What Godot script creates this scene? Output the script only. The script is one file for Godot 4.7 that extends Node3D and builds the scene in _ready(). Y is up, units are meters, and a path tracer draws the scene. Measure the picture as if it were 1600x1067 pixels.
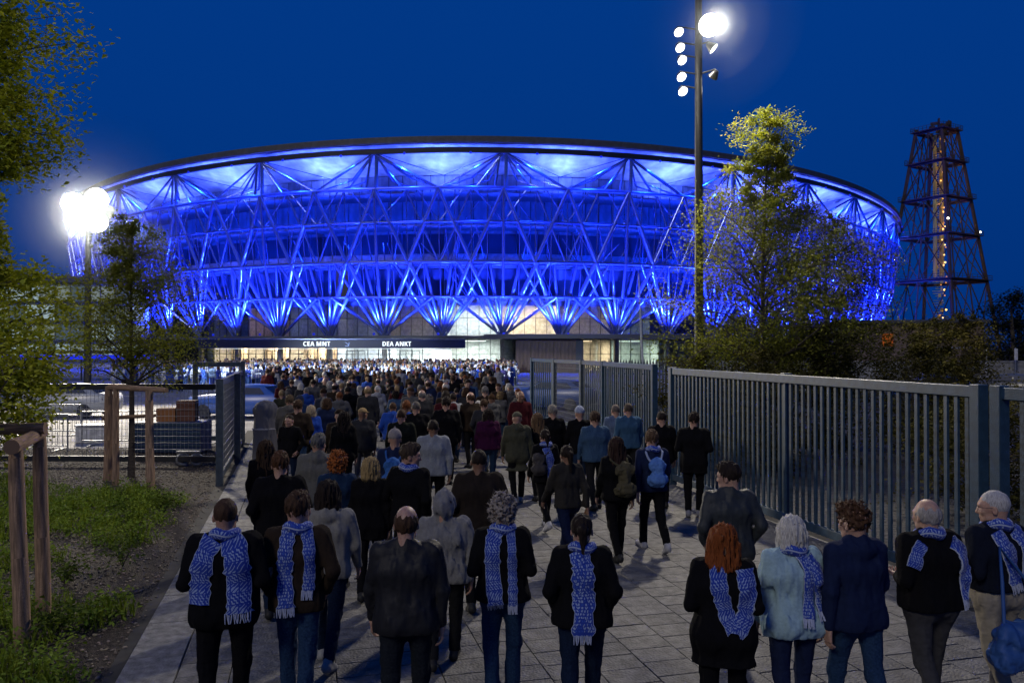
extends Node3D
# Dusk at a blue-lit stadium: a crowd walks down a paved path towards it.

class MB:
	var v := PackedVector3Array()
	var n := PackedVector3Array()
	var uv := PackedVector2Array()
	var col := PackedColorArray()
	var idx := PackedInt32Array()
	var color := Color.WHITE
	func vert(p: Vector3, nn: Vector3, u := Vector2.ZERO) -> int:
		v.append(p); n.append(nn); uv.append(u); col.append(color)
		return v.size() - 1
	func tri(a: int, b: int, c: int) -> void:
		if (v[b] - v[a]).cross(v[c] - v[a]).dot(n[a] + n[b] + n[c]) > 0.0:
			idx.append(a); idx.append(c); idx.append(b)
		else:
			idx.append(a); idx.append(b); idx.append(c)
	func quad(a: int, b: int, c: int, d: int) -> void:
		tri(a, b, c); tri(a, c, d)
	func face(a: Vector3, b: Vector3, c: Vector3, d: Vector3, nn: Vector3, us := 1.0, vs := 1.0) -> void:
		quad(vert(a, nn, Vector2(0, vs)), vert(b, nn, Vector2(us, vs)), vert(c, nn, Vector2(us, 0)), vert(d, nn, Vector2(0, 0)))
	# a box with chamfered edges; s = full size
	func box(t: Transform3D, s: Vector3, ch := 0.0) -> void:
		var h := s * 0.5
		if ch <= 0.0:
			for ax in 3:
				for sg in [-1.0, 1.0]:
					var nn := Vector3.ZERO
					nn[ax] = sg
					var a := (ax + 1) % 3
					var b := (ax + 2) % 3
					var q := []
					for k in [[-1, -1], [1, -1], [1, 1], [-1, 1]]:
						var p := Vector3.ZERO
						p[ax] = sg * h[ax]; p[a] = k[0] * h[a]; p[b] = k[1] * h[b]
						q.append(vert(t * p, (t.basis * nn).normalized(), Vector2(k[0] * 0.5 + 0.5, k[1] * 0.5 + 0.5)))
					quad(q[0], q[1], q[2], q[3])
			return
		var id := {}
		for sx in [-1, 1]:
			for sy in [-1, 1]:
				for sz in [-1, 1]:
					var sg := Vector3(sx, sy, sz)
					for ax in 3:
						var p := Vector3.ZERO
						var nn := Vector3.ZERO
						for k in 3:
							p[k] = sg[k] * (h[k] if k == ax else h[k] - ch)
						nn[ax] = sg[ax]
						id[Vector4i(sx, sy, sz, ax)] = vert(t * p, (t.basis * nn).normalized())
		for ax in 3:
			var a := (ax + 1) % 3
			var b := (ax + 2) % 3
			for sg in [-1, 1]:
				var q := []
				for k in [[-1, -1], [1, -1], [1, 1], [-1, 1]]:
					var key := Vector4i(0, 0, 0, ax)
					key[ax] = sg; key[a] = k[0]; key[b] = k[1]
					q.append(id[key])
				quad(q[0], q[1], q[2], q[3])
			# the edges that run along this axis
			for sa in [-1, 1]:
				for sb in [-1, 1]:
					var q2 := []
					for e in [[-1, a], [1, a], [1, b], [-1, b]]:
						var key2 := Vector4i(0, 0, 0, e[1])
						key2[ax] = e[0]; key2[a] = sa; key2[b] = sb
						q2.append(id[key2])
					quad(q2[0], q2[1], q2[2], q2[3])
		for sx in [-1, 1]:
			for sy in [-1, 1]:
				for sz in [-1, 1]:
					tri(id[Vector4i(sx, sy, sz, 0)], id[Vector4i(sx, sy, sz, 1)], id[Vector4i(sx, sy, sz, 2)])
	func tube(pts: Array, radii: Array, seg := 8, caps := true) -> void:
		var side := Vector3.UP
		var rows := []
		var vv := 0.0
		for i in pts.size():
			var d: Vector3 = (pts[mini(i + 1, pts.size() - 1)] - pts[maxi(i - 1, 0)]).normalized()
			if i == 0:
				side = d.cross(Vector3.UP if absf(d.y) < 0.9 else Vector3.RIGHT).normalized()
			else:
				side = (side - d * side.dot(d)).normalized()
				vv += pts[i].distance_to(pts[i - 1])
			var up := d.cross(side)
			var row := []
			for k in seg + 1:
				var a := TAU * k / seg
				var nn := side * cos(a) + up * sin(a)
				row.append(vert(pts[i] + nn * radii[i], nn, Vector2(float(k) / seg, vv)))
			rows.append(row)
		for i in rows.size() - 1:
			for k in seg:
				quad(rows[i][k], rows[i][k + 1], rows[i + 1][k + 1], rows[i + 1][k])
		if caps:
			for e in [0, pts.size() - 1]:
				var d: Vector3 = (pts[0] - pts[1]).normalized() if e == 0 else (pts[e] - pts[e - 1]).normalized()
				var c := vert(pts[e], d)
				var last := -1
				for k in seg + 1:
					var r := vert(v[rows[e][k]], d)
					if last >= 0:
						tri(c, last, r)
					last = r
	# rings of points (same count) with smooth normals from neighbours; closed around
	func lathe(profile: Array, seg := 16, t := Transform3D()) -> void:
		var rows := []
		for i in profile.size():
			var p: Vector2 = profile[i]
			var dd: Vector2 = profile[mini(i + 1, profile.size() - 1)] - profile[maxi(i - 1, 0)]
			var nr := Vector2(dd.y, -dd.x).normalized()
			var row := []
			for k in seg + 1:
				var a := TAU * k / seg
				row.append(vert(t * Vector3(p.x * cos(a), p.y, p.x * sin(a)), (t.basis * Vector3(nr.x * cos(a), nr.y, nr.x * sin(a))).normalized(), Vector2(float(k) / seg, float(i) / (profile.size() - 1))))
			rows.append(row)
		for i in rows.size() - 1:
			for k in seg:
				quad(rows[i][k], rows[i][k + 1], rows[i + 1][k + 1], rows[i + 1][k])
	func join(o: MB, t := Transform3D(), tint = null) -> void:
		var at := v.size()
		for p in o.v:
			v.append(t * p)
		for q in o.n:
			n.append((t.basis * q).normalized())
		uv.append_array(o.uv)
		if tint == null:
			col.append_array(o.col)
		else:
			for k in o.v.size():
				col.append(tint)
		for i in o.idx:
			idx.append(at + i)
	func mesh(m: Material = null, into: ArrayMesh = null) -> ArrayMesh:
		var am := into if into else ArrayMesh.new()
		if idx.is_empty():
			return am
		var a := []
		a.resize(Mesh.ARRAY_MAX)
		a[Mesh.ARRAY_VERTEX] = v; a[Mesh.ARRAY_NORMAL] = n; a[Mesh.ARRAY_TEX_UV] = uv; a[Mesh.ARRAY_COLOR] = col; a[Mesh.ARRAY_INDEX] = idx
		am.add_surface_from_arrays(Mesh.PRIMITIVE_TRIANGLES, a)
		if m:
			am.surface_set_material(am.get_surface_count() - 1, m)
		return am

# a distance field on a grid, meshed by surface nets
class Field:
	var o: Vector3
	var c: float
	var nx: int
	var ny: int
	var nz: int
	var f := PackedFloat32Array()
	func _init(lo: Vector3, hi: Vector3, cell: float) -> void:
		o = lo; c = cell
		nx = int(ceil((hi.x - lo.x) / cell)) + 1
		ny = int(ceil((hi.y - lo.y) / cell)) + 1
		nz = int(ceil((hi.z - lo.z) / cell)) + 1
		f.resize(nx * ny * nz)
		f.fill(0.5)
	func capsule(a: Vector3, b: Vector3, ra: float, rb: float, k := 0.04) -> void:
		var m := maxf(ra, rb) + k + c * 2.5
		var i0 := maxi(0, int((minf(a.x, b.x) - m - o.x) / c)); var i1 := mini(nx - 1, int((maxf(a.x, b.x) + m - o.x) / c) + 1)
		var j0 := maxi(0, int((minf(a.y, b.y) - m - o.y) / c)); var j1 := mini(ny - 1, int((maxf(a.y, b.y) + m - o.y) / c) + 1)
		var k0 := maxi(0, int((minf(a.z, b.z) - m - o.z) / c)); var k1 := mini(nz - 1, int((maxf(a.z, b.z) + m - o.z) / c) + 1)
		var ab := b - a
		var inv := 1.0 / maxf(ab.length_squared(), 1e-9)
		var dr := rb - ra
		for kk in range(k0, k1 + 1):
			var pz := o.z + kk * c - a.z
			for jj in range(j0, j1 + 1):
				var py := o.y + jj * c - a.y
				var base := (kk * ny + jj) * nx
				var yz := py * ab.y + pz * ab.z
				for ii in range(i0, i1 + 1):
					var px := o.x + ii * c - a.x
					var t := clampf((px * ab.x + yz) * inv, 0.0, 1.0)
					var qx := px - ab.x * t
					var qy := py - ab.y * t
					var qz := pz - ab.z * t
					var d := sqrt(qx * qx + qy * qy + qz * qz) - ra - dr * t
					var g := f[base + ii]
					var h := k - absf(d - g)
					if h > 0.0:
						f[base + ii] = minf(d, g) - h * h * 0.25 / k
					elif d < g:
						f[base + ii] = d
	func ball(p: Vector3, r: Vector3, k := 0.02, cut := false) -> void:
		var m := maxf(r.x, maxf(r.y, r.z)) + k + c * 2.5
		var rm := minf(r.x, minf(r.y, r.z))
		for kk in range(maxi(0, int((p.z - m - o.z) / c)), mini(nz - 1, int((p.z + m - o.z) / c) + 1) + 1):
			for jj in range(maxi(0, int((p.y - m - o.y) / c)), mini(ny - 1, int((p.y + m - o.y) / c) + 1) + 1):
				var base := (kk * ny + jj) * nx
				for ii in range(maxi(0, int((p.x - m - o.x) / c)), mini(nx - 1, int((p.x + m - o.x) / c) + 1) + 1):
					var q := (o + Vector3(ii, jj, kk) * c - p) / r
					var d := (q.length() - 1.0) * rm
					var g := f[base + ii]
					if cut:
						d = -d
						var h2 := maxf(k - absf(d - g), 0.0)
						f[base + ii] = maxf(d, g) + h2 * h2 * 0.25 / k
					else:
						var h := maxf(k - absf(d - g), 0.0)
						f[base + ii] = minf(d, g) - h * h * 0.25 / k
	# keep what lies on the side that nn points away from
	func cut(p: Vector3, nn: Vector3) -> void:
		for kk in nz:
			for jj in ny:
				var base := (kk * ny + jj) * nx
				var s := (o.y + jj * c - p.y) * nn.y + (o.z + kk * c - p.z) * nn.z + (o.x - p.x) * nn.x
				for ii in nx:
					var d := s + ii * c * nn.x
					if d > f[base + ii]:
						f[base + ii] = d
	func rough(noise: FastNoiseLite, amp: float, stretch := Vector3.ONE) -> void:
		for kk in nz:
			for jj in ny:
				var base := (kk * ny + jj) * nx
				for ii in nx:
					if absf(f[base + ii]) < c * 2.0 + amp:
						f[base + ii] += amp * noise.get_noise_3d((o.x + ii * c) * stretch.x, (o.y + jj * c) * stretch.y, (o.z + kk * c) * stretch.z)
	func at(p: Vector3) -> float:
		var q := (p - o) / c
		var i := clampi(int(q.x), 0, nx - 2); var j := clampi(int(q.y), 0, ny - 2); var k := clampi(int(q.z), 0, nz - 2)
		var u := clampf(q.x - i, 0.0, 1.0); var w := clampf(q.y - j, 0.0, 1.0); var t := clampf(q.z - k, 0.0, 1.0)
		var b := (k * ny + j) * nx + i
		var s := nx * ny
		var lo := lerpf(lerpf(f[b], f[b + 1], u), lerpf(f[b + nx], f[b + nx + 1], u), w)
		var hi := lerpf(lerpf(f[b + s], f[b + s + 1], u), lerpf(f[b + s + nx], f[b + s + nx + 1], u), w)
		return lerpf(lo, hi, t)
	# how far back (+z) or to the front the surface lies at x, y; NAN if it is not met
	func surface_z(x: float, y: float, front := false) -> float:
		var dz := -c * 0.7 if not front else c * 0.7
		var z := o.z + (nz - 1) * c if not front else o.z
		var last := at(Vector3(x, y, z))
		for k in int(nz / 0.7):
			z += dz
			var d := at(Vector3(x, y, z))
			if d <= 0.0:
				return z - dz * (d / (d - last)) if d != last else z
			last = d
		return NAN
	func into(mb: MB) -> void:
		var id := PackedInt32Array()
		id.resize(nx * ny * nz)
		id.fill(-1)
		var s := nx * ny
		for kk in nz - 1:
			for jj in ny - 1:
				var b := (kk * ny + jj) * nx
				for ii in nx - 1:
					var a0 := f[b]
					var a7 := f[b + 1 + nx + s]
					if absf(a0) > c * 2.6:
						b += 1
						continue
					var a1 := f[b + 1]; var a2 := f[b + nx]; var a3 := f[b + nx + 1]; var a4 := f[b + s]; var a5 := f[b + s + 1]; var a6 := f[b + s + nx]
					var neg := int(a0 < 0.0) + int(a1 < 0.0) + int(a2 < 0.0) + int(a3 < 0.0) + int(a4 < 0.0) + int(a5 < 0.0) + int(a6 < 0.0) + int(a7 < 0.0)
					if neg > 0 and neg < 8:
						var p := Vector3.ZERO
						var m := 0
						if (a0 < 0.0) != (a1 < 0.0): p += Vector3(a0 / (a0 - a1), 0, 0); m += 1
						if (a2 < 0.0) != (a3 < 0.0): p += Vector3(a2 / (a2 - a3), 1, 0); m += 1
						if (a4 < 0.0) != (a5 < 0.0): p += Vector3(a4 / (a4 - a5), 0, 1); m += 1
						if (a6 < 0.0) != (a7 < 0.0): p += Vector3(a6 / (a6 - a7), 1, 1); m += 1
						if (a0 < 0.0) != (a2 < 0.0): p += Vector3(0, a0 / (a0 - a2), 0); m += 1
						if (a1 < 0.0) != (a3 < 0.0): p += Vector3(1, a1 / (a1 - a3), 0); m += 1
						if (a4 < 0.0) != (a6 < 0.0): p += Vector3(0, a4 / (a4 - a6), 1); m += 1
						if (a5 < 0.0) != (a7 < 0.0): p += Vector3(1, a5 / (a5 - a7), 1); m += 1
						if (a0 < 0.0) != (a4 < 0.0): p += Vector3(0, 0, a0 / (a0 - a4)); m += 1
						if (a1 < 0.0) != (a5 < 0.0): p += Vector3(1, 0, a1 / (a1 - a5)); m += 1
						if (a2 < 0.0) != (a6 < 0.0): p += Vector3(0, 1, a2 / (a2 - a6)); m += 1
						if (a3 < 0.0) != (a7 < 0.0): p += Vector3(1, 1, a3 / (a3 - a7)); m += 1
						var g := Vector3(a1 + a3 + a5 + a7 - a0 - a2 - a4 - a6, a2 + a3 + a6 + a7 - a0 - a1 - a4 - a5, a4 + a5 + a6 + a7 - a0 - a1 - a2 - a3)
						id[b] = mb.vert(o + (Vector3(ii, jj, kk) + p / m) * c, g.normalized())
					b += 1
		for kk in range(1, nz - 1):
			for jj in range(1, ny - 1):
				var b := (kk * ny + jj) * nx + 1
				for ii in range(1, nx - 1):
					if absf(f[b]) < c * 2.6:
						var neg := f[b] < 0.0
						if neg != (f[b + 1] < 0.0):
							quad_of(mb, id, b, b - nx, b - nx - s, b - s)
						if neg != (f[b + nx] < 0.0):
							quad_of(mb, id, b, b - 1, b - 1 - s, b - s)
						if neg != (f[b + s] < 0.0):
							quad_of(mb, id, b, b - 1, b - 1 - nx, b - nx)
					b += 1
	func quad_of(mb: MB, id: PackedInt32Array, a: int, b: int, cc: int, d: int) -> void:
		if id[a] >= 0 and id[b] >= 0 and id[cc] >= 0 and id[d] >= 0:
			mb.quad(id[a], id[b], id[cc], id[d])

var M := {}
var taken := {}
var rng := RandomNumberGenerator.new()

func numbered(called: String) -> String:
	var k: int = taken.get(called, 0)
	taken[called] = k + 1
	return called if k == 0 else "%s_%03d" % [called, k]

func thing(called: String, label: String, category: String, at := Vector3.ZERO, turn := 0.0, group := "") -> Node3D:
	var t := Node3D.new()
	t.name = numbered(called)
	add_child(t)
	t.position = at
	t.rotation.y = turn
	tag(t, label, category, group)
	return t

func tag(t: Node, label: String, category: String, group := "") -> Node:
	t.set_meta("label", label)
	t.set_meta("category", category)
	if group != "":
		t.set_meta("group", group)
	return t

func part(called: String, mesh, mat: Material, parent: Node = self, xf := Transform3D()) -> MeshInstance3D:
	var p := MeshInstance3D.new()
	p.name = numbered(called) if parent == self else called
	p.mesh = mesh.mesh() if mesh is MB else mesh
	if mat:
		p.material_override = mat
	p.transform = xf
	parent.add_child(p, true)
	return p

func struct(called: String, mesh, mat: Material) -> MeshInstance3D:
	var p := part(called, mesh, mat)
	p.set_meta("kind", "structure")
	return p

func lin(r: float, g: float, b: float) -> Color:
	return Color(r, g, b).linear_to_srgb()

func noise_tex(freq: float, seed_: int, a: Color, b: Color, size := 256, octaves := 4, as_normal := 0.0, type := FastNoiseLite.TYPE_SIMPLEX_SMOOTH) -> NoiseTexture2D:
	var nz := FastNoiseLite.new()
	nz.noise_type = type
	nz.seed = seed_
	nz.frequency = freq
	nz.fractal_octaves = octaves
	var t := NoiseTexture2D.new()
	t.width = size; t.height = size; t.seamless = true
	t.noise = nz
	if as_normal > 0.0:
		t.as_normal_map = true
		t.bump_strength = as_normal
	else:
		var g := Gradient.new()
		g.set_color(0, a); g.set_color(1, b)
		t.color_ramp = g
	return t

func mat(c: Color, rough := 0.8, metal := 0.0) -> StandardMaterial3D:
	var m := StandardMaterial3D.new()
	m.albedo_color = c
	m.roughness = rough
	m.metallic = metal
	return m

# a material whose tone and relief vary: tex multiplies the colour, triplanar
func tex_mat(c: Color, rough: float, tex: Texture2D, scale: float, normal: Texture2D = null, nscale := 1.0, world := false) -> StandardMaterial3D:
	var m := mat(c, rough)
	m.albedo_texture = tex
	m.uv1_triplanar = true
	m.uv1_world_triplanar = world
	m.uv1_scale = Vector3.ONE * scale
	if normal:
		m.normal_enabled = true
		m.normal_texture = normal
		m.normal_scale = nscale
	return m

func glow(c: Color, energy: float) -> StandardMaterial3D:
	var m := mat(Color(0.02, 0.02, 0.02), 0.5)
	m.emission_enabled = true
	m.emission = c
	m.emission_energy_multiplier = energy
	return m

# a unit rod along y, from -0.5 to 0.5, radius 1
func rod_between(a: Vector3, b: Vector3, r: float) -> Transform3D:
	var d := b - a
	var y := d.normalized()
	var x := y.cross(Vector3.UP if absf(y.y) < 0.95 else Vector3.RIGHT).normalized()
	var z := x.cross(y)
	return Transform3D(Basis(x * r, d, z * r), (a + b) * 0.5)

func omni(at: Vector3, c: Color, e: float, size: float, parent: Node = self) -> OmniLight3D:
	var l := OmniLight3D.new()
	l.name = "lamp_light"
	l.light_color = c
	l.light_energy = e
	l.light_size = size
	l.omni_range = 200.0
	l.omni_attenuation = 2.0
	l.shadow_enabled = true
	parent.add_child(l, true)
	l.position = at
	return l

func _ready() -> void:
	rng.seed = 20240917
	# camera
	var cam := Camera3D.new()
	cam.name = "camera"
	cam.position = Vector3(0, 3.0, 0)
	cam.rotation.x = deg_to_rad(0.44)
	cam.fov = 46.23
	cam.near = 0.05
	cam.far = 2000.0
	add_child(cam)
	cam.make_current()
	# dusk sky, after sunset
	var env := Environment.new()
	env.background_mode = Environment.BG_SKY
	var sky := Sky.new()
	var sm := ProceduralSkyMaterial.new()
	sm.sky_top_color = lin(0.0005, 0.041, 0.245)
	sm.sky_horizon_color = lin(0.0005, 0.028, 0.175)
	sm.sky_curve = 0.16
	sm.ground_bottom_color = lin(0.002, 0.004, 0.012)
	sm.ground_horizon_color = lin(0.002, 0.01, 0.05)
	sm.sun_angle_max = 0.0
	sky.sky_material = sm
	env.sky = sky
	env.tonemap_mode = Environment.TONE_MAPPER_LINEAR
	env.tonemap_exposure = 1.0
	env.volumetric_fog_enabled = true
	env.volumetric_fog_density = 0.0
	env.sdfgi_enabled = true
	env.ssao_enabled = true
	env.ssil_enabled = true
	var we := WorldEnvironment.new()
	we.name = "environment"
	we.environment = env
	add_child(we)
	# the last light of the western sky, from behind the camera
	var dusk := DirectionalLight3D.new()
	dusk.name = "afterglow"
	dusk.light_color = Color(1.0, 0.96, 0.88)
	dusk.light_energy = 0.27
	dusk.light_angular_distance = 12.0
	dusk.shadow_enabled = true
	dusk.sky_mode = DirectionalLight3D.SKY_MODE_LIGHT_ONLY
	dusk.rotation = Vector3(deg_to_rad(-36), deg_to_rad(-32), 0)
	add_child(dusk)
	make_materials()
	build_ground()
	build_stadium()
	build_left_building()
	build_tower()
	build_far_trees()
	build_car_park()
	build_right_fences()
	build_left_fences()
	build_lights()
	build_plaza_things()
	build_trees()
	build_bed()
	build_people()

const SA := 114.0
const SB := 186.0
const SPOT := Vector3(-6, 0, -286)
var vt := PackedFloat32Array()   # angle of every half bay; index 2*(i+18)

func E(t: float, inset: float, h: float) -> Vector3:
	return Vector3((SA - inset) * sin(t), h, (SB - inset) * cos(t))

func bay(i: float) -> float:
	var q := (i + 18.0) * 4.0
	var k := clampi(int(floor(q)), 0, vt.size() - 2)
	return lerpf(vt[k], vt[k + 1], q - k)

func sweep_strip(mb: MB, i0: float, h0: float, i1: float, h1: float, t0: float, t1: float, seg: int, down := false) -> void:
	var last := []
	for k in seg + 1:
		var t := lerpf(t0, t1, float(k) / seg)
		var a := E(t, i0, h0)
		var b := E(t, i1, h1)
		var along := (E(t + 0.001, i0, h0) - a).normalized()
		var nn := along.cross(b - a).normalized()
		if (down and nn.y > 0) or (not down and nn.dot(Vector3(sin(t), 0.05, cos(t))) < 0):
			nn = -nn
		var u := t * 150.0
		var row := [mb.vert(a, nn, Vector2(u, 0)), mb.vert(b, nn, Vector2(u, 1))]
		if last:
			mb.quad(last[0], row[0], row[1], last[1])
		last = row

func sweep_box(mb: MB, i0: float, i1: float, h0: float, h1: float, t0: float, t1: float, seg: int) -> void:
	sweep_strip(mb, i0, h0, i0, h1, t0, t1, seg)
	sweep_strip(mb, i0, h0, i1, h0, t0, t1, seg, true)
	var up := MB.new()
	sweep_strip(up, i0, h1, i1, h1, t0, t1, seg, true)
	for k in up.n.size():
		up.n[k] = -up.n[k]
	for k in range(0, up.idx.size(), 3):
		var x := up.idx[k + 1]
		up.idx[k + 1] = up.idx[k + 2]
		up.idx[k + 2] = x
	mb.join(up)

func sweep_tube(inset: float, h: float, r: float, t0: float, t1: float, seg: int) -> MB:
	var pts := []
	var rr := []
	for k in seg + 1:
		pts.append(E(lerpf(t0, t1, float(k) / seg), inset, h))
		rr.append(r)
	var mb := MB.new()
	mb.tube(pts, rr, 8)
	return mb

func build_stadium() -> void:
	# equal steps along the wall; bay 0 stands just left of the camera's axis
	var step := 8.35 / 4.0
	var pos := []
	var t := 0.0438
	for k in 73:
		pos.append(t)
		t += step / Vector2(SA * cos(t), SB * sin(t)).length()
	t = 0.0438
	var neg := []
	for k in 72:
		t -= step / Vector2(SA * cos(t), SB * sin(t)).length()
		neg.append(t)
	neg.reverse()
	for x in neg: vt.append(x)
	for x in pos: vt.append(x)
	var S := thing("stadium", "large oval stadium glowing blue behind slanting steel tubes", "stadium", SPOT)
	var T0 := -1.25
	var T1 := 1.25
	# roof
	var mb := MB.new()
	sweep_strip(mb, 0.0, 28.75, 0.0, 29.55, T0, T1, 150)
	part("roof_fascia", mb, M.roof_edge, S)
	mb = MB.new()
	sweep_strip(mb, 0.0, 29.55, 40.0, 31.5, T0, T1, 120)
	part("roof", mb, M.roof_edge, S)
	mb = MB.new()
	sweep_strip(mb, 0.0, 28.75, 0.5, 28.72, T0, T1, 150, true)
	part("fascia_underside", mb, M.roof_edge, S)
	# the lit membrane below the roof, one field per double bay
	for m in range(-8, 8):
		for half in 2:
			var a := bay(m * 2.0 + half)
			var b := bay(m * 2.0 + half + 1.0)
			var f := MB.new()
			var rows := []
			for u in 9:
				var row := []
				for w in 7:
					var tt := lerpf(a, b, u / 8.0)
					var s := w / 6.0
					var sag := sin(PI * (half + u / 8.0) / 2.0) * sin(PI * s) * 0.9
					row.append(f.vert(E(tt, 0.55 + s * 7.6, 28.68 - s * 2.3 + sag * 0.0 - 0.25 * sin(PI * s)), Vector3(-sin(tt) * 0.2, -1, -cos(tt) * 0.2).normalized(), Vector2(u / 8.0, s)))
				rows.append(row)
			for u in 8:
				for w in 6:
					f.quad(rows[u][w], rows[u + 1][w], rows[u + 1][w + 1], rows[u][w + 1])
			part("roof_membrane", f, M.membrane, S)
	# ring beams
	mb = MB.new()
	sweep_box(mb, 0.25, 0.75, 27.55, 28.2, T0, T1, 150)
	part("eaves_beam", mb, M.black_steel, S)
	for q in [[0.8, 23.2, 0.24], [1.3, 19.0, 0.15], [2.1, 14.0, 0.22], [3.6, 9.6, 0.16], [1.9, 23.5, 0.12], [3.0, 13.7, 0.1]]:
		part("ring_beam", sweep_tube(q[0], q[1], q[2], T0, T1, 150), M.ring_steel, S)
	# walkway decks between tubes and wall
	for q in [[3.6, 19.0], [3.6, 13.9], [5.4, 9.5], [2.4, 23.0]]:
		mb = MB.new()
		sweep_box(mb, q[0], 8.1, q[1] - 0.18, q[1], T0, T1, 130)
		part("walkway_deck", mb, M.deck, S)
	# the wall behind: solid bands
	mb = MB.new()
	sweep_strip(mb, 8.0, 13.9, 8.0, 15.7, T0, T1, 150)
	sweep_strip(mb, 8.05, 8.7, 8.05, 9.6, T0, T1, 150)
	sweep_strip(mb, 8.05, 18.4, 8.05, 19.4, T0, T1, 150)
	part("spandrel_band", mb, M.panel, S)
	mb = MB.new()
	sweep_strip(mb, 9.0, 9.6, 9.0, 27.0, T0, T1, 150)
	part("inner_wall", mb, M.dark_wall, S)
	# wall panels above, each its own
	var pw := MB.new()
	pw.box(Transform3D(), Vector3(1, 1, 0.08), 0.012)
	var pwm := pw.mesh()
	var gl := MB.new()
	gl.box(Transform3D(), Vector3(1, 1, 0.03), 0.0)
	var glm := gl.mesh()
	var rest_panels := MB.new()
	var rest_panes := MB.new()
	var r2 := RandomNumberGenerator.new()
	r2.seed = 5
	for k in range(-52, 52):
		var tm := bay((k + 0.5) / 4.0)
		var w := E(bay(k / 4.0), 8, 0).distance_to(E(bay((k + 1) / 4.0), 8, 0))
		var turn := Basis(Vector3.UP, atan2(sin(tm) * SB, cos(tm) * SA))
		var near: bool = absi(k) < 44
		# blue wall panels, two high
		for q in [[19.42, 22.9], [22.96, 26.3]]:
			var x := Transform3D(turn * Basis.from_scale(Vector3(w - 0.11, q[1] - q[0], 1)), E(tm, 8.0 + r2.randf_range(-0.02, 0.02), (q[0] + q[1]) * 0.5))
			if near: part("wall_panel", pwm, M.panel if r2.randf() < 0.7 else M.panel2, S, x)
			else: rest_panels.join(pw, x)
		# dark windows
		for q in [[15.75, 18.35, 8.1], [9.66, 13.65, 8.1]]:
			for hf in 1:
				var x := Transform3D(turn * Basis.from_scale(Vector3(w - 0.09, q[1] - q[0], 1)), E(tm, q[2], (q[0] + q[1]) * 0.5))
				var g: Material = M.dark_glass
				var pick := r2.randf()
				if pick < 0.03: g = M.lit_dim
				elif pick < 0.16: g = M.dark_glass2
				if near: part("window_pane", glm, g, S, x)
				else: rest_panes.join(gl, x)
	part("wall_panels", rest_panels, M.panel, S).set_meta("kind", "stuff")
	part("window_panes", rest_panes, M.dark_glass, S).set_meta("kind", "stuff")
	# mullions
	mb = MB.new()
	for k in range(-52, 53):
		var tm := bay(k / 4.0)
		for q in [[9.6, 13.9], [15.7, 19.0]]:
			mb.box(Transform3D(Basis(Vector3.UP, atan2(sin(tm) * SB, cos(tm) * SA)), E(tm, 7.98, (q[0] + q[1]) * 0.5)), Vector3(0.09, q[1] - q[0], 0.22))
		mb.tube([E(tm, 3.6, 9.7), E(tm, 2.2, 14.0), E(tm, 1.4, 19.0), E(tm, 1.1, 23.1)], [0.065, 0.065, 0.065, 0.065], 5, false)
	part("mullions", mb, M.steel, S).set_meta("kind", "stuff")
	build_struts(S)
	build_podium(S)

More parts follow.
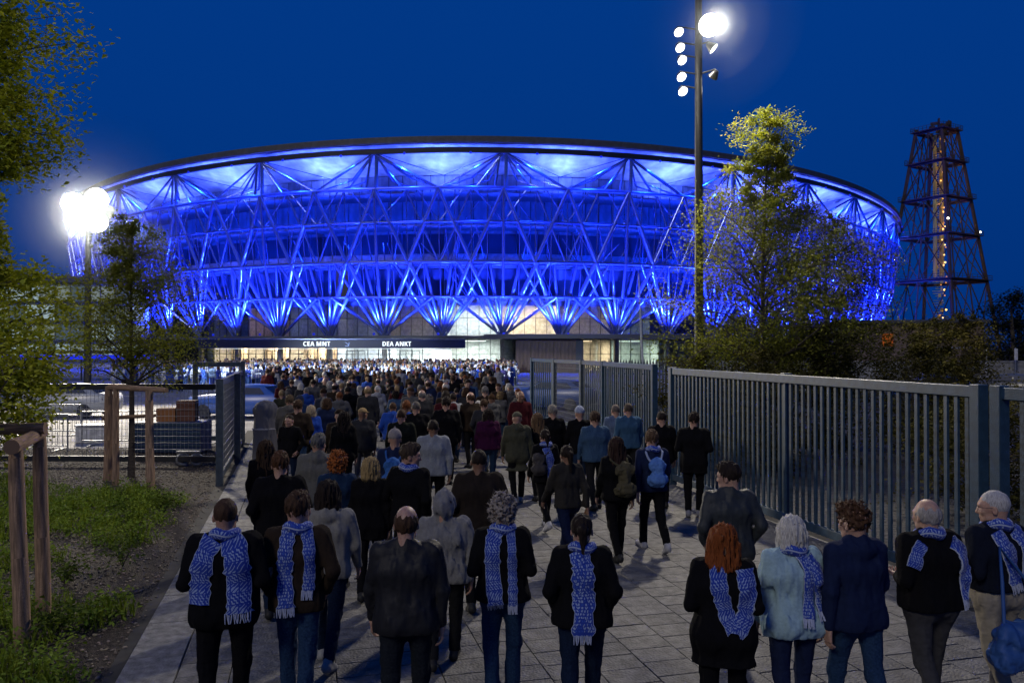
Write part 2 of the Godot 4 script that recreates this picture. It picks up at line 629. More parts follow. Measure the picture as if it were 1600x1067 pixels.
func build_struts(S: Node3D) -> void:
	var cyl := CylinderMesh.new()
	cyl.top_radius = 1.0; cyl.bottom_radius = 1.0; cyl.height = 1.0
	cyl.radial_segments = 12; cyl.rings = 0
	var list := []
	var r2 := RandomNumberGenerator.new()
	r2.seed = 11
	for i in range(-15, 15):
		var im := absf(i)
		var base := E(bay(i), 6.0, 4.55)
		# the V fans
		for q in [[-0.86 if posmod(i, 2) == 0 else -0.5, 9.6, 3.4, 0.2], [0.86 if posmod(i, 2) == 0 else 0.5, 9.6, 3.4, 0.2], [-0.5, 14.0, 2.05, 0.3], [0.5, 14.0, 2.05, 0.3], [-0.22, 14.0, 2.6, 0.2], [0.22, 14.0, 2.6, 0.2]]:
			var j: float = i + q[0] + r2.randf_range(-0.05, 0.05)
			list.append([base + E(bay(i), 0, 0).normalized() * 0.1 + Vector3(r2.randf_range(-0.25, 0.25), 0, 0), E(bay(j), q[2], q[1]), q[3], im])
		for sg in [-1, 1]:
			list.append([E(bay(i + sg * 0.5), 2.05, 14.0), E(bay(i + sg * 1.0), 0.75, 23.2), 0.25, im])
			list.append([E(bay(i + sg * 0.06), 5.6, 4.6), E(bay(i + sg * 0.72), 2.0, 14.0), 0.17, im + 2])
		# slimmer rods of the second layer
		for q in [[-0.36, 19.0, 3.6, 0.09], [0.4, 19.0, 3.4, 0.09], [-0.1, 9.6, 4.6, 0.12], [0.12, 9.6, 4.6, 0.12]]:
			var j: float = i + q[0] + r2.randf_range(-0.12, 0.12)
			list.append([base + Vector3(r2.randf_range(-0.3, 0.3), 0.1, 0), E(bay(j), q[2], q[1]), q[3], im + 6])
		# diagonals of the middle storeys
		for sg in [-1, 1]:
			if posmod(i, 2) == 1: list.append([E(bay(i + sg * 0.02), 2.0, 14.1), E(bay(i + sg * 0.5), 0.9, 23.1), 0.12, im + 3])
			list.append([E(bay(i + sg * 0.5), 2.6, 14.1), E(bay(i + sg * r2.randf_range(0.1, 0.3)), 2.0, 19.0), 0.1, im + 6])
			list.append([E(bay(i), 1.6, 19.0), E(bay(i + sg * r2.randf_range(0.3, 0.5)), 1.8, 23.2), 0.09, im + 7])
		if posmod(i, 2) == 0:
			list.append([E(bay(i), 1.95, 14.0), E(bay(i), 0.75, 23.2), 0.2, im])
			list.append([E(bay(i), 3.5, 9.6), E(bay(i), 2.0, 14.0), 0.2, im])
			list.append([E(bay(i + 0.04), 0.7, 27.7), E(bay(i + 0.03), 0.8, 23.2), 0.24, im - 1])
			list.append([E(bay(i - 0.05), 0.7, 27.7), E(bay(i - 0.14), 1.1, 23.2), 0.16, im])
			for sg in [-1, 1]:
				list.append([E(bay(i), 0.7, 27.7), E(bay(i + sg * 0.42), 0.85, 23.3), 0.13, im + 1])
				list.append([E(bay(i), 0.6, 27.7), E(bay(i + sg * 0.97), 0.8, 23.3), 0.19 if sg > 0 else 0.13, im])
				list.append([E(bay(i + sg * 0.03), 0.9, 27.6), E(bay(i + sg * 0.5), 4.2, 25.2), 0.15, im + 1])
				list.append([E(bay(i + sg * 0.03), 0.9, 27.6), E(bay(i + sg * 0.22), 3.0, 24.6), 0.12, im + 2])
				list.append([E(bay(i + sg * 0.03), 1.0, 27.8), E(bay(i + sg * 1.0), 6.5, 26.0), 0.06, im + 5])
				list.append([E(bay(i + sg * 0.5), 4.2, 25.2), E(bay(i + sg * 0.95), 2.2, 23.6), 0.1, im + 3])
				list.append([E(bay(i + sg * 0.22), 3.0, 24.6), E(bay(i + sg * 0.6), 1.4, 23.4), 0.1, im + 4])
	# bright rods that catch the light between the inner and outer layers
	for k in 170:
		var i := r2.randf_range(-13.5, 13.5)
		var h0: float = [9.7, 14.1, 19.1, 14.1][k % 4]
		var h1: float = h0 + r2.randf_range(2.5, 4.6)
		var ins := r2.randf_range(3.4, 6.8)
		list.append([E(bay(i), ins, h0), E(bay(i + r2.randf_range(-0.35, 0.35)), ins - r2.randf_range(0.2, 1.6), h1), r2.randf_range(0.05, 0.11), absf(i) + 9])
	list.sort_custom(func(a, b): return a[3] < b[3])
	var rest := MB.new()
	for k in list.size():
		var q = list[k]
		if k < 298:
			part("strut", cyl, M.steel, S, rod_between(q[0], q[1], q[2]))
		else:
			rest.tube([q[0], q[1]], [q[2], q[2]], 7, false)
	part("struts", rest, M.steel, S).set_meta("kind", "stuff")
	# floodlights at the foot of each V, on the decks and below the membrane
	var lamp := MB.new()
	lamp.lathe([Vector2(0.001, 0.16), Vector2(0.1, 0.14), Vector2(0.16, 0.06), Vector2(0.17, -0.1), Vector2(0.12, -0.16), Vector2(0.001, -0.16)], 10)
	var lm := lamp.mesh()
	for i in range(-13, 14):
		var list2 := [[E(bay(i), 0.7, 4.75), Color(0.14, 0.235, 1.0), LF.x, E(bay(i), 3.6, 16), 62.0], [E(bay(i + 0.5), 3.6, 14.3), Color(0.03, 0.215, 1.0), LF.z, E(bay(i + 0.5), 5.6, 20), 80.0], [E(bay(i), 2.6, 19.4), Color(0.03, 0.215, 1.0), LF.w, E(bay(i), 5.0, 24), 80.0], [E(bay(i + 0.5), 4.6, 9.8), Color(0.03, 0.215, 1.0), 38.0, E(bay(i + 0.5), 6.5, 15), 80.0], [E(bay(i + 0.5), -0.25, 27.4), Color(0.07, 0.23, 1.0), 520.0, E(bay(i + 0.5), 4.5, 9), 58.0]]
		if posmod(i, 2) == 1:
			list2.append([E(bay(i), 4.2, 23.0), Color(0.3, 0.4, 1.0), LF.y, E(bay(i), 4.4, 30), 84.0])
		for q in list2:
			part("floodlight", lm, M.blue_lamp if q[0].y > 10.0 and q[0].y < 27.0 else M.base_lamp, S, Transform3D(Basis(), q[0]))
			var s := SpotLight3D.new()
			s.name = "floodlight_lamp"
			s.light_color = q[1]
			s.light_energy = q[2]
			s.light_size = 0.12
			s.spot_range = 200.0
			s.spot_attenuation = 2.0
			s.spot_angle = q[4]
			s.spot_angle_attenuation = 0.7
			s.shadow_enabled = true
			S.add_child(s, true)
			s.position = q[0]
			s.basis = Basis.looking_at(q[3] - q[0], Vector3.BACK)

var LF := Vector4(1050, 520, 75, 50)

func build_podium(S: Node3D) -> void:
	# plinth edge on which the Vs stand, with a pier below each
	var mb := MB.new()
	sweep_box(mb, 0.1, 9.0, 4.2, 4.5, -1.2, 1.2, 130)
	part("plinth_slab", mb, M.dark_steel, S)
	var pier := MB.new()
	pier.box(Transform3D(), Vector3(0.6, 4.1, 0.6), 0.04)
	var pm := pier.mesh()
	var foot := MB.new()
	foot.lathe([Vector2(0.001, 0.5), Vector2(0.3, 0.45), Vector2(0.55, 0.0), Vector2(0.001, 0.0)], 12)
	var fm := foot.mesh()
	for i in range(-12, 13):
		part("pier", pm, M.concrete, S, Transform3D(Basis(Vector3.UP, bay(i)), E(bay(i), 6.0, 2.05)))
		part("strut_foot", fm, M.steel, S, Transform3D(Basis(), E(bay(i), 6.0, 4.5)))
	# the storey above the plinth and the ground floor: rooms behind real glass
	var room := MB.new()
	sweep_strip(room, 15.0, 0.02, 15.0, 9.4, -1.2, 1.2, 110)
	part("back_wall", room, M.room_wall, S)
	room = MB.new()
	sweep_strip(room, 8.4, 4.05, 15.0, 4.05, -1.2, 1.2, 110, true)
	sweep_strip(room, 8.4, 9.35, 15.0, 9.35, -1.2, 1.2, 110, true)
	part("ceiling", room, M.room_wall, S)
	room = MB.new()
	sweep_strip(room, 8.9, 4.5, 15.0, 4.5, -1.2, 1.2, 110, true)
	part("upper_floor", room, M.room_wall, S)
	var pan := MB.new()
	pan.box(Transform3D(), Vector3(1, 1, 0.02))
	var pm2 := pan.mesh()
	var mull := MB.new()
	var rest := MB.new()
	var r2 := RandomNumberGenerator.new()
	r2.seed = 3
	for k in range(-50, 50):
		var i0 := k / 5.0
		var tm := bay(i0 + 0.1)
		var turn := Basis(Vector3.UP, atan2(sin(tm) * SB, cos(tm) * SA))
		var w := E(bay(i0), 8.5, 0).distance_to(E(bay(i0 + 0.2), 8.5, 0))
		for q in [[0.05, 2.05], [2.1, 4.05], [4.55, 7.0], [7.05, 9.3]]:
			if k >= 1 and k < 10 and q[0] < 4.0:
				continue
			var clear: bool = q[0] < 4.0 and k > -33 or (k >= -30 and k < 14)
			var x := Transform3D(turn * Basis.from_scale(Vector3(w - 0.08, q[1] - q[0] - 0.05, 1)), E(tm, 8.5, (q[0] + q[1]) * 0.5))
			var seen: bool = k > -36 and k < 22
			var g: Material = M.clear_glass if clear else M.dark_glass
			if seen: part("glass_pane", pm2, g, S, x)
			else: rest.join(pan, x)
		var te := bay(i0)
		mull.box(Transform3D(Basis(Vector3.UP, te), E(te, 8.45, 4.7)), Vector3(0.07, 9.3, 0.14))
	part("glass_panes", rest, M.dark_glass, S).set_meta("kind", "stuff")
	part("mullions", mull, M.dark_steel, S).set_meta("kind", "stuff")
	mull = MB.new()
	for h in [0.06, 2.08, 7.02]:
		sweep_box(mull, 8.42, 8.56, h - 0.035, h + 0.035, -1.2, 1.2, 130)
	part("transom", mull, M.dark_steel, S)
	# partitions and lights, bay by bay
	var cell := MB.new()
	cell.box(Transform3D(), Vector3(0.12, 4.0, 6.0))
	var cell2 := MB.new()
	cell2.box(Transform3D(), Vector3(0.12, 4.8, 6.0))
	var tube := MB.new()
	tube.box(Transform3D(), Vector3(3.2, 0.06, 0.5))
	var tm3 := tube.mesh()
	var ground := {-6: [Color(1.0, 0.9, 0.74), 9.0], -5: [Color(1.0, 0.9, 0.74), 14.0], -4: [Color(1.0, 0.9, 0.74), 15.0], -3: [Color(0.92, 0.97, 1.0), 26.0], -2: [Color(0.93, 0.98, 0.97), 34.0], -1: [Color(0.93, 0.98, 0.95), 34.0], 1: [Color(1, 0.9, 0.72), 14.0], 2: [Color(0.9, 1.0, 0.9), 13.0]}
	var upper := {-5: [Color(1, 0.8, 0.55), 1.6], -4: [Color(0.8, 0.85, 1), 1.2], -3: [Color(0.9, 0.9, 1), 1.6], -2: [Color(1, 0.9, 0.75), 2.0], -1: [Color(0.95, 1, 1), 26.0], 0: [Color(1, 0.9, 0.74), 30.0], 1: [Color(1, 0.9, 0.8), 3.0], 2: [Color(0.8, 0.9, 1), 2.0]}
	for i in range(-7, 4):
		var te := bay(i)
		part("partition", cell, M.room_wall, S, Transform3D(Basis(Vector3.UP, te), E(te, 11.7, 2.03)))
		part("partition", cell2, M.room_wall, S, Transform3D(Basis(Vector3.UP, te), E(te, 11.7, 6.92)))
		for q in [[ground, 3.9], [upper, 9.2]]:
			if q[0].has(i):
				var d: Array = q[0][i]
				var tc := bay(i + 0.5)
				var x := Transform3D(Basis(Vector3.UP, tc), E(tc, 11.0, q[1]))
				part("ceiling_light", tm3, glow(d[0], clampf(d[1] * 0.2, 0.3, 4.0)), S, x)
				var al := AreaLight3D.new()
				al.name = "ceiling_light_lamp"
				al.area_size = Vector2(3.1, 0.45)
				al.light_color = d[0]
				al.light_energy = d[1] * 6.0
				al.area_range = 40.0
				al.area_attenuation = 2.0
				al.shadow_enabled = true
				S.add_child(al, true)
				al.transform = Transform3D(Basis(Vector3.UP, tc) * Basis(Vector3.RIGHT, -PI / 2), E(tc, 11.0, q[1] - 0.045))
	# warm curtain slats behind the left part of the ground floor
	var slat := MB.new()
	slat.box(Transform3D(), Vector3(0.5, 3.9, 0.1), 0.01)
	var slm := slat.mesh()
	for k in 34:
		var tt := bay(-6.0 + k * 0.089)
		part("wall_slat", slm, [M.beige, M.beige2, M.beige3][r2.randi() % 3], S, Transform3D(Basis(Vector3.UP, tt), E(tt, 12.0 + r2.randf() * 0.5, 2.0)))
	# doors in the glass front
	var leaf := MB.new()
	for q in [[-0.46, 0, 0.07, 2.5], [0.46, 0, 0.07, 2.5], [0, 1.22, 0.98, 0.08], [0, -1.2, 0.98, 0.14], [0, 0.1, 0.98, 0.05]]:
		leaf.box(Transform3D(Basis(), Vector3(q[0], q[1], 0)), Vector3(q[2], q[3], 0.09))
	var lfm := leaf.mesh()
	for i in [-4.45, -4.33, -2.75, -2.63, -2.51, -1.75, -1.63, -1.51]:
		var tt := bay(i)
		part("door", lfm, M.dark_steel, S, Transform3D(Basis(Vector3.UP, tt), E(tt, 8.25, 1.3)))
	# brown panelled block right of the entrance, and the kiosk beside it
	var br := MB.new()
	br.box(Transform3D(), Vector3(1, 1, 0.12), 0.012)
	var brm := br.mesh()
	for k in 9:
		var a := Vector3(0.9 + k * 0.92, 2.0, -97.4 - k * 0.02) - SPOT
		part("wall_panel", brm, M.brown if k != 8 else M.dark_steel, S, Transform3D(Basis.from_scale(Vector3(0.9, 4.0, 1)), a))
	var side := MB.new()
	side.box(Transform3D(), Vector3(8.1, 3.96, 6.5), 0.02)
	part("wall_block", side, M.dark_steel, S, Transform3D(Basis(), Vector3(4.6, 1.98, -100.9) - SPOT))
	mb = MB.new()
	mb.box(Transform3D(), Vector3(24.5, 0.55, 7.0), 0.03)
	part("canopy", mb, M.dark_steel, S, Transform3D(Basis(Vector3.UP, -0.05), Vector3(9.0, 4.34, -98.6) - SPOT))
	# entrance canopy with the glowing words
	var C := part("canopy", canopy_box(), M.navy, S, Transform3D(Basis(Vector3.UP, 0.135), Vector3(-21.9, 3.45, -99.0) - SPOT))
	var trim := MB.new()
	trim.box(Transform3D(), Vector3(31.9, 0.09, 0.1))
	part("canopy_trim", trim, M.steel, C, Transform3D(Basis(), Vector3(0, 0.56, 3.02)))
	for q in [["CEA MNT", -1.35], ["DEA ANKT", 8.15]]:
		var tmesh := TextMesh.new()
		tmesh.text = q[0]
		var fnt := SystemFont.new()
		fnt.font_names = PackedStringArray(["Droid Sans"])
		fnt.font_weight = 700
		tmesh.font = fnt
		tmesh.font_size = 32
		tmesh.pixel_size = 0.023
		tmesh.depth = 0.05
		part("sign_lettering", tmesh, M.sign, C, Transform3D(Basis(), Vector3(q[1] - 0.6, 0.0, 3.05)))
	var arrow := MB.new()
	arrow.box(Transform3D(Basis(), Vector3(0.25, -0.25, 0)), Vector3(0.5, 0.06, 0.02))
	arrow.box(Transform3D(Basis(), Vector3(0.47, -0.02, 0)), Vector3(0.06, 0.5, 0.02))
	arrow.box(Transform3D(Basis(Vector3.BACK, -0.7), Vector3(0.2, 0.05, 0)), Vector3(0.6, 0.06, 0.02))
	part("sign_arrow", arrow, M.steel, C, Transform3D(Basis(), Vector3(1.4, 0.0, 3.03)))
	# strip lamp below the canopy
	var strip := MB.new()
	strip.box(Transform3D(), Vector3(28.0, 0.05, 0.25))
	part("strip_lamp", strip, M.strip_lamp, C, Transform3D(Basis(), Vector3(0, -0.58, 1.0)))
	var al2 := AreaLight3D.new()
	al2.name = "strip_lamp_light"
	al2.area_size = Vector2(27.8, 0.22)
	al2.light_color = Color(0.93, 0.97, 1.0)
	al2.light_energy = 700.0
	al2.area_range = 80.0
	al2.area_attenuation = 2.0
	al2.shadow_enabled = true
	C.add_child(al2, true)
	al2.transform = Transform3D(Basis(Vector3.RIGHT, -PI / 2), Vector3(0, -0.62, 1.0))
	# small fittings right of the brown block
	var tank := MB.new()
	tank.box(Transform3D(), Vector3(2.4, 1.6, 0.2), 0.02)
	part("white_board", tank, M.white_paint, S, Transform3D(Basis(Vector3.UP, 0.02), Vector3(-8.9, 2.1, -101.2) - SPOT))

func canopy_box() -> MB:
	var mb := MB.new()
	mb.box(Transform3D(), Vector3(31.8, 1.02, 6.0), 0.03)
	return mb

func make_materials() -> void:
	var w := Color.WHITE
	var mott := noise_tex(0.02, 1, Color(0.72, 0.72, 0.72), w)
	var fine := noise_tex(0.12, 2, Color(0.6, 0.6, 0.6), w)
	var fine_n := noise_tex(0.15, 3, w, w, 256, 4, 4.0)
	var soft_n := noise_tex(0.03, 4, w, w, 256, 4, 6.0)
	var low := noise_tex(0.02, 5, Color(0.86, 0.86, 0.86), w)
	M.low = low
	M.mott = mott; M.fine = fine; M.fine_n = fine_n; M.soft_n = soft_n
	M.roof_edge = tex_mat(lin(0.09, 0.093, 0.1), 0.6, mott, 0.2)
	M.membrane = tex_mat(lin(0.75, 0.75, 0.78), 0.8, noise_tex(0.012, 7, Color(0.62, 0.62, 0.66), w), 0.12)
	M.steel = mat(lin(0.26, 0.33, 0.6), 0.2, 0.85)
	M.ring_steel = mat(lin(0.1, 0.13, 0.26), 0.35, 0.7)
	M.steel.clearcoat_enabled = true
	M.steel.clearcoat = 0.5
	M.dark_steel = mat(lin(0.05, 0.055, 0.065), 0.5)
	M.black_steel = mat(lin(0.012, 0.013, 0.016), 0.55)
	M.deck = tex_mat(lin(0.16, 0.17, 0.19), 0.7, mott, 0.5)
	M.panel = tex_mat(lin(0.34, 0.36, 0.4), 0.42, mott, 0.3, soft_n, 0.5)
	M.panel2 = tex_mat(lin(0.26, 0.28, 0.32), 0.35, mott, 0.3, soft_n, 0.6)
	M.dark_wall = mat(lin(0.03, 0.035, 0.05), 0.8)
	M.dark_glass = mat(lin(0.05, 0.058, 0.085), 0.22)
	M.dark_glass2 = mat(lin(0.13, 0.14, 0.18), 0.3)
	M.lit_dim = glow(Color(0.9, 0.88, 0.85), 0.035)
	M.lit_dim.roughness = 0.15
	M.blue_lamp = glow(Color(0.3, 0.42, 1.0), 0.9)
	M.amber_lamp = glow(Color(1.0, 0.66, 0.2), 0.9)
	M.base_lamp = glow(Color(0.1, 0.2, 1.0), 0.6)
	M.concrete = tex_mat(lin(0.3, 0.3, 0.29), 0.85, mott, 0.6)
	M.room_wall = tex_mat(lin(0.55, 0.56, 0.54), 0.8, mott, 0.3)
	M.clear_glass = mat(Color(0.8, 0.9, 0.95, 0.08), 0.03)
	M.clear_glass.transparency = BaseMaterial3D.TRANSPARENCY_ALPHA
	M.beige = mat(lin(0.5, 0.43, 0.33), 0.8)
	M.beige2 = mat(lin(0.36, 0.3, 0.23), 0.8)
	M.beige3 = mat(lin(0.62, 0.55, 0.44), 0.8)
	M.brown = tex_mat(lin(0.16, 0.11, 0.09), 0.7, mott, 0.4)
	M.navy = mat(lin(0.008, 0.012, 0.045), 0.4)
	M.sign = glow(Color(0.93, 0.97, 1.0), 1.6)
	M.strip_lamp = glow(Color(0.93, 0.97, 1.0), 1.2)
	M.white_paint = tex_mat(lin(0.75, 0.76, 0.76), 0.5, mott, 0.8)
	# ground
	M.asphalt = tex_mat(lin(0.06, 0.06, 0.065), 0.9, mott, 0.15, fine_n, 0.6, true)
	M.plaza = tex_mat(lin(0.32, 0.32, 0.33), 0.8, mott, 0.12, fine_n, 0.4, true)
	M.joint = tex_mat(lin(0.035, 0.034, 0.033), 0.95, mott, 1.0, null, 1.0, true)
	M.pavers = []
	for k in 4:
		var g: float = [0.18, 0.2, 0.165, 0.19][k]
		M.pavers.append(tex_mat(lin(g, g * 0.985, g * 0.97), 0.72, noise_tex(0.03, 30 + k, Color(0.62, 0.62, 0.62), w, 256, 5), 0.7, fine_n, 0.5, true))
	M.kerb = tex_mat(lin(0.26, 0.26, 0.26), 0.8, noise_tex(0.03, 40, Color(0.6, 0.6, 0.6), w), 0.8, fine_n, 0.5, true)
	M.soil = tex_mat(lin(0.095, 0.075, 0.06), 0.95, noise_tex(0.05, 41, Color(0.35, 0.33, 0.3), w, 512, 5), 0.5, noise_tex(0.2, 42, w, w, 512, 3, 10.0), 1.0, true)
	M.stone = mat(lin(0.3, 0.27, 0.23), 0.9)
	M.stone.vertex_color_use_as_albedo = true
	# fences, posts, wood
	M.fence_blue = tex_mat(lin(0.024, 0.062, 0.11), 0.45, noise_tex(0.02, 50, Color(0.75, 0.75, 0.75), w), 1.2, fine_n, 0.15)
	var kin := tex_mat(lin(0.036, 0.07, 0.108), 0.55, noise_tex(0.03, 51, Color(0.6, 0.58, 0.55), w), 1.6, fine_n, 0.3)
	M.fence_blue.set_meta("kin", kin)
	M.fence_grey = tex_mat(lin(0.075, 0.1, 0.125), 0.45, mott, 1.2)
	M.galv = tex_mat(lin(0.42, 0.44, 0.46), 0.35, mott, 2.0)
	M.galv.metallic = 0.6
	M.pole = tex_mat(lin(0.02, 0.022, 0.025), 0.45, mott, 1.0)
	M.lamp_shell = mat(lin(0.12, 0.12, 0.12), 0.3, 0.7)
	M.white_lamp = glow(Color(1.0, 1.0, 1.0), 7.0)
	M.wood = tex_mat(lin(0.46, 0.32, 0.22), 0.85, wood_tex(), 1.0, fine_n, 0.6)
	M.wood.uv1_triplanar = false
	M.wood.uv1_scale = Vector3(2, 1, 1)
	M.bark = tex_mat(lin(0.12, 0.1, 0.08), 0.95, fine, 2.0, soft_n, 1.5)
	M.rust = tex_mat(lin(0.05, 0.028, 0.016), 0.8, mott, 0.3)
	M.gold = mat(lin(0.5, 0.37, 0.06), 0.4, 0.3)

func wood_tex() -> ImageTexture:
	var im := Image.create(64, 512, false, Image.FORMAT_RGB8)
	var nz := FastNoiseLite.new()
	nz.seed = 9
	nz.frequency = 0.02
	for y in 512:
		for x in 64:
			var a := TAU * x / 64.0
			var g := nz.get_noise_3d(60.0 * cos(a), 60.0 * sin(a), y * 0.22)
			var c := nz.get_noise_3d(200.0 * cos(a), 200.0 * sin(a), y * 0.5 + 900.0)
			var s := clampf(0.78 + 0.3 * g + 0.2 * c, 0.3, 1.0)
			im.set_pixel(x, y, Color(s, s * 0.97, s * 0.93))
	return ImageTexture.create_from_image(im)

const PU := Vector3(-0.2516, 0, -0.9678)   # the way the path runs
const PV := Vector3(0.9678, 0, -0.2516)    # across it, to the right
const P0 := Vector3(-3.57, 0, -7.2)        # on its left edge

func sheet(called: String, pts: Array, y: float, m: Material) -> MeshInstance3D:
	var mb := MB.new()
	var flat := PackedVector2Array()
	for p in pts:
		flat.append(p)
	var tris := Geometry2D.triangulate_polygon(flat)
	for p in flat:
		mb.vert(Vector3(p.x, y, p.y), Vector3.UP, p)
	for k in range(0, tris.size(), 3):
		mb.tri(tris[k], tris[k + 1], tris[k + 2])
	return struct(called, mb, m)

func build_ground() -> void:
	sheet("ground", [Vector2(-700, 60), Vector2(700, 60), Vector2(700, -900), Vector2(-700, -900)], -0.03, M.asphalt)
	sheet("plaza", [Vector2(-80, -21), Vector2(-9.2, -21), Vector2(-9.5, -27), Vector2(-9.3, -28.6), Vector2(1.0, -31.6), Vector2(1.2, -40), Vector2(30, -60), Vector2(60, -104), Vector2(-80, -130)], -0.015, M.plaza)
	var path := sheet("path", [Vector2(-1.3, 1.6), Vector2(8.4, 0.2), Vector2(0.9, -32), Vector2(-9.6, -29)], -0.004, M.joint)
	# paving slabs, laid in courses along the path
	var across := 0.47
	var along := 0.33
	var spots := []
	var r2 := RandomNumberGenerator.new()
	r2.seed = 77
	for i in 21:
		var off := r2.randf() * along
		for j in range(-18, 74):
			var s := j * along + off
			var c := P0 + PV * (0.522 + (i + 0.5) * across) + PU * s
			if -c.z > 3.0 and -c.z < 30.5 and c.x < 7.0 - (-c.z) * 0.17:
				spots.append([c, -c.z])
	spots.sort_custom(func(a, b): return a[1] < b[1])
	var slab := []
	for k in 3:
		var mb := MB.new()
		mb.box(Transform3D(), Vector3(across - 0.008, 0.05, along - 0.012), 0.006)
		slab.append(mb)
	var meshes := [slab[0].mesh(), slab[1].mesh(), slab[2].mesh()]
	var rest := [MB.new(), MB.new(), MB.new(), MB.new()]
	var basis0 := Basis(PV, Vector3.UP, -PU)
	var shown := 0
	for q in spots:
		var c: Vector3 = q[0]
		var x := Transform3D(basis0 * Basis(Vector3(1, 0, r2.randf_range(-0.3, 0.3)).normalized(), r2.randf_range(-0.006, 0.006)), Vector3(c.x, -0.007 + r2.randf_range(-0.002, 0.002), c.z))
		var m := r2.randi() % 4
		if q[1] > 5.9 and shown < 300:
			shown += 1
			part("paver", meshes[0], M.pavers[m], path, x)
		else:
			rest[m].join(slab[0], x)
	for m in 4:
		part("paving", rest[m], M.pavers[m], path).set_meta("kind", "stuff")
	# edging stones along the bed
	var kb := MB.new()
	kb.box(Transform3D(), Vector3(0.5, 0.06, 0.985), 0.008)
	var km := kb.mesh()
	for j in range(-6, 26):
		var s := j * 1.0
		var c := P0 + PV * 0.265 + PU * s
		part("edging_stone", km, M.kerb, path, Transform3D(basis0, Vector3(c.x, -0.008, c.z)))
	var bed := sheet("planting_bed", [Vector2(-3.0, -3.0), Vector2(-3.57 - 0.0, -7.2), Vector2(-8.0, -24.2), Vector2(-20, -23.5), Vector2(-30, -3)], -0.006, M.soil)

func build_left_building() -> void:
	var B := thing("office_building", "pale office block with brightly lit window rows far left of the stadium", "building", Vector3(-72, 0, -118), 0.25)
	var mb := MB.new()
	mb.box(Transform3D(Basis(), Vector3(0, 6.6, -8)), Vector3(34, 13.2, 16), 0.05)
	part("wall", mb, M.white_paint, B)
	mb = MB.new()
	mb.box(Transform3D(Basis(), Vector3(0, 13.4, -7.6)), Vector3(35, 0.5, 17.5), 0.05)
	part("roof", mb, M.dark_steel, B)
	var pn := MB.new()
	pn.box(Transform3D(), Vector3(1.86, 2.2, 0.08))
	var pm := pn.mesh()
	var r2 := RandomNumberGenerator.new()
	r2.seed = 8
	var lit := [glow(Color(0.86, 0.97, 1.0), 0.4), glow(Color(0.9, 0.98, 0.95), 0.2), glow(Color(0.75, 0.9, 1.0), 0.1)]
	for r in 4:
		for c in 16:
			part("window", pm, lit[r2.randi() % 3], B, Transform3D(Basis(), Vector3(-15.4 + c * 2.05, 2.4 + r * 2.9, 0.06)))
	mb = MB.new()
	for r in 5:
		mb.box(Transform3D(Basis(), Vector3(0, 1.0 + r * 2.9, 0.16)), Vector3(33.8, 0.35, 0.3))
	for c in 17:
		mb.box(Transform3D(Basis(), Vector3(-16.4 + c * 2.05, 6.7, 0.12)), Vector3(0.12, 11.6, 0.2))
	part("window_frame", mb, M.fence_grey, B)
	# low canopy with a blue light strip
	var C := thing("low_canopy", "low canopy with a glowing blue light strip behind the left trees", "canopy", Vector3(-39, 0, -72), 0.2)
	mb = MB.new()
	mb.box(Transform3D(Basis(), Vector3(0, 2.6, -1.5)), Vector3(13, 0.25, 3.2), 0.03)
	part("roof", mb, M.navy, C)
	mb = MB.new()
	mb.box(Transform3D(Basis(), Vector3(0, 2.15, 0)), Vector3(13, 0.4, 0.12), 0.02)
	part("light_strip", mb, glow(Color(0.03, 0.16, 1.0), 0.9), C)
	var al := AreaLight3D.new()
	al.name = "light_strip_lamp"
	al.area_size = Vector2(12.8, 0.35)
	al.light_color = Color(0.03, 0.16, 1.0)
	al.light_energy = 18.0
	al.area_range = 60.0
	al.area_attenuation = 2.0
	al.shadow_enabled = true
	C.add_child(al)
	al.transform = Transform3D(Basis(Vector3.UP, PI), Vector3(0, 2.15, 0.08))
	var post := MB.new()
	post.tube([Vector3.ZERO, Vector3(0, 2.5, 0)], [0.07, 0.07], 8)
	var pmm := post.mesh()
	for k in 5:
		part("post", pmm, M.dark_steel, C, Transform3D(Basis(), Vector3(-6 + k * 3.0, 0, -0.6)))

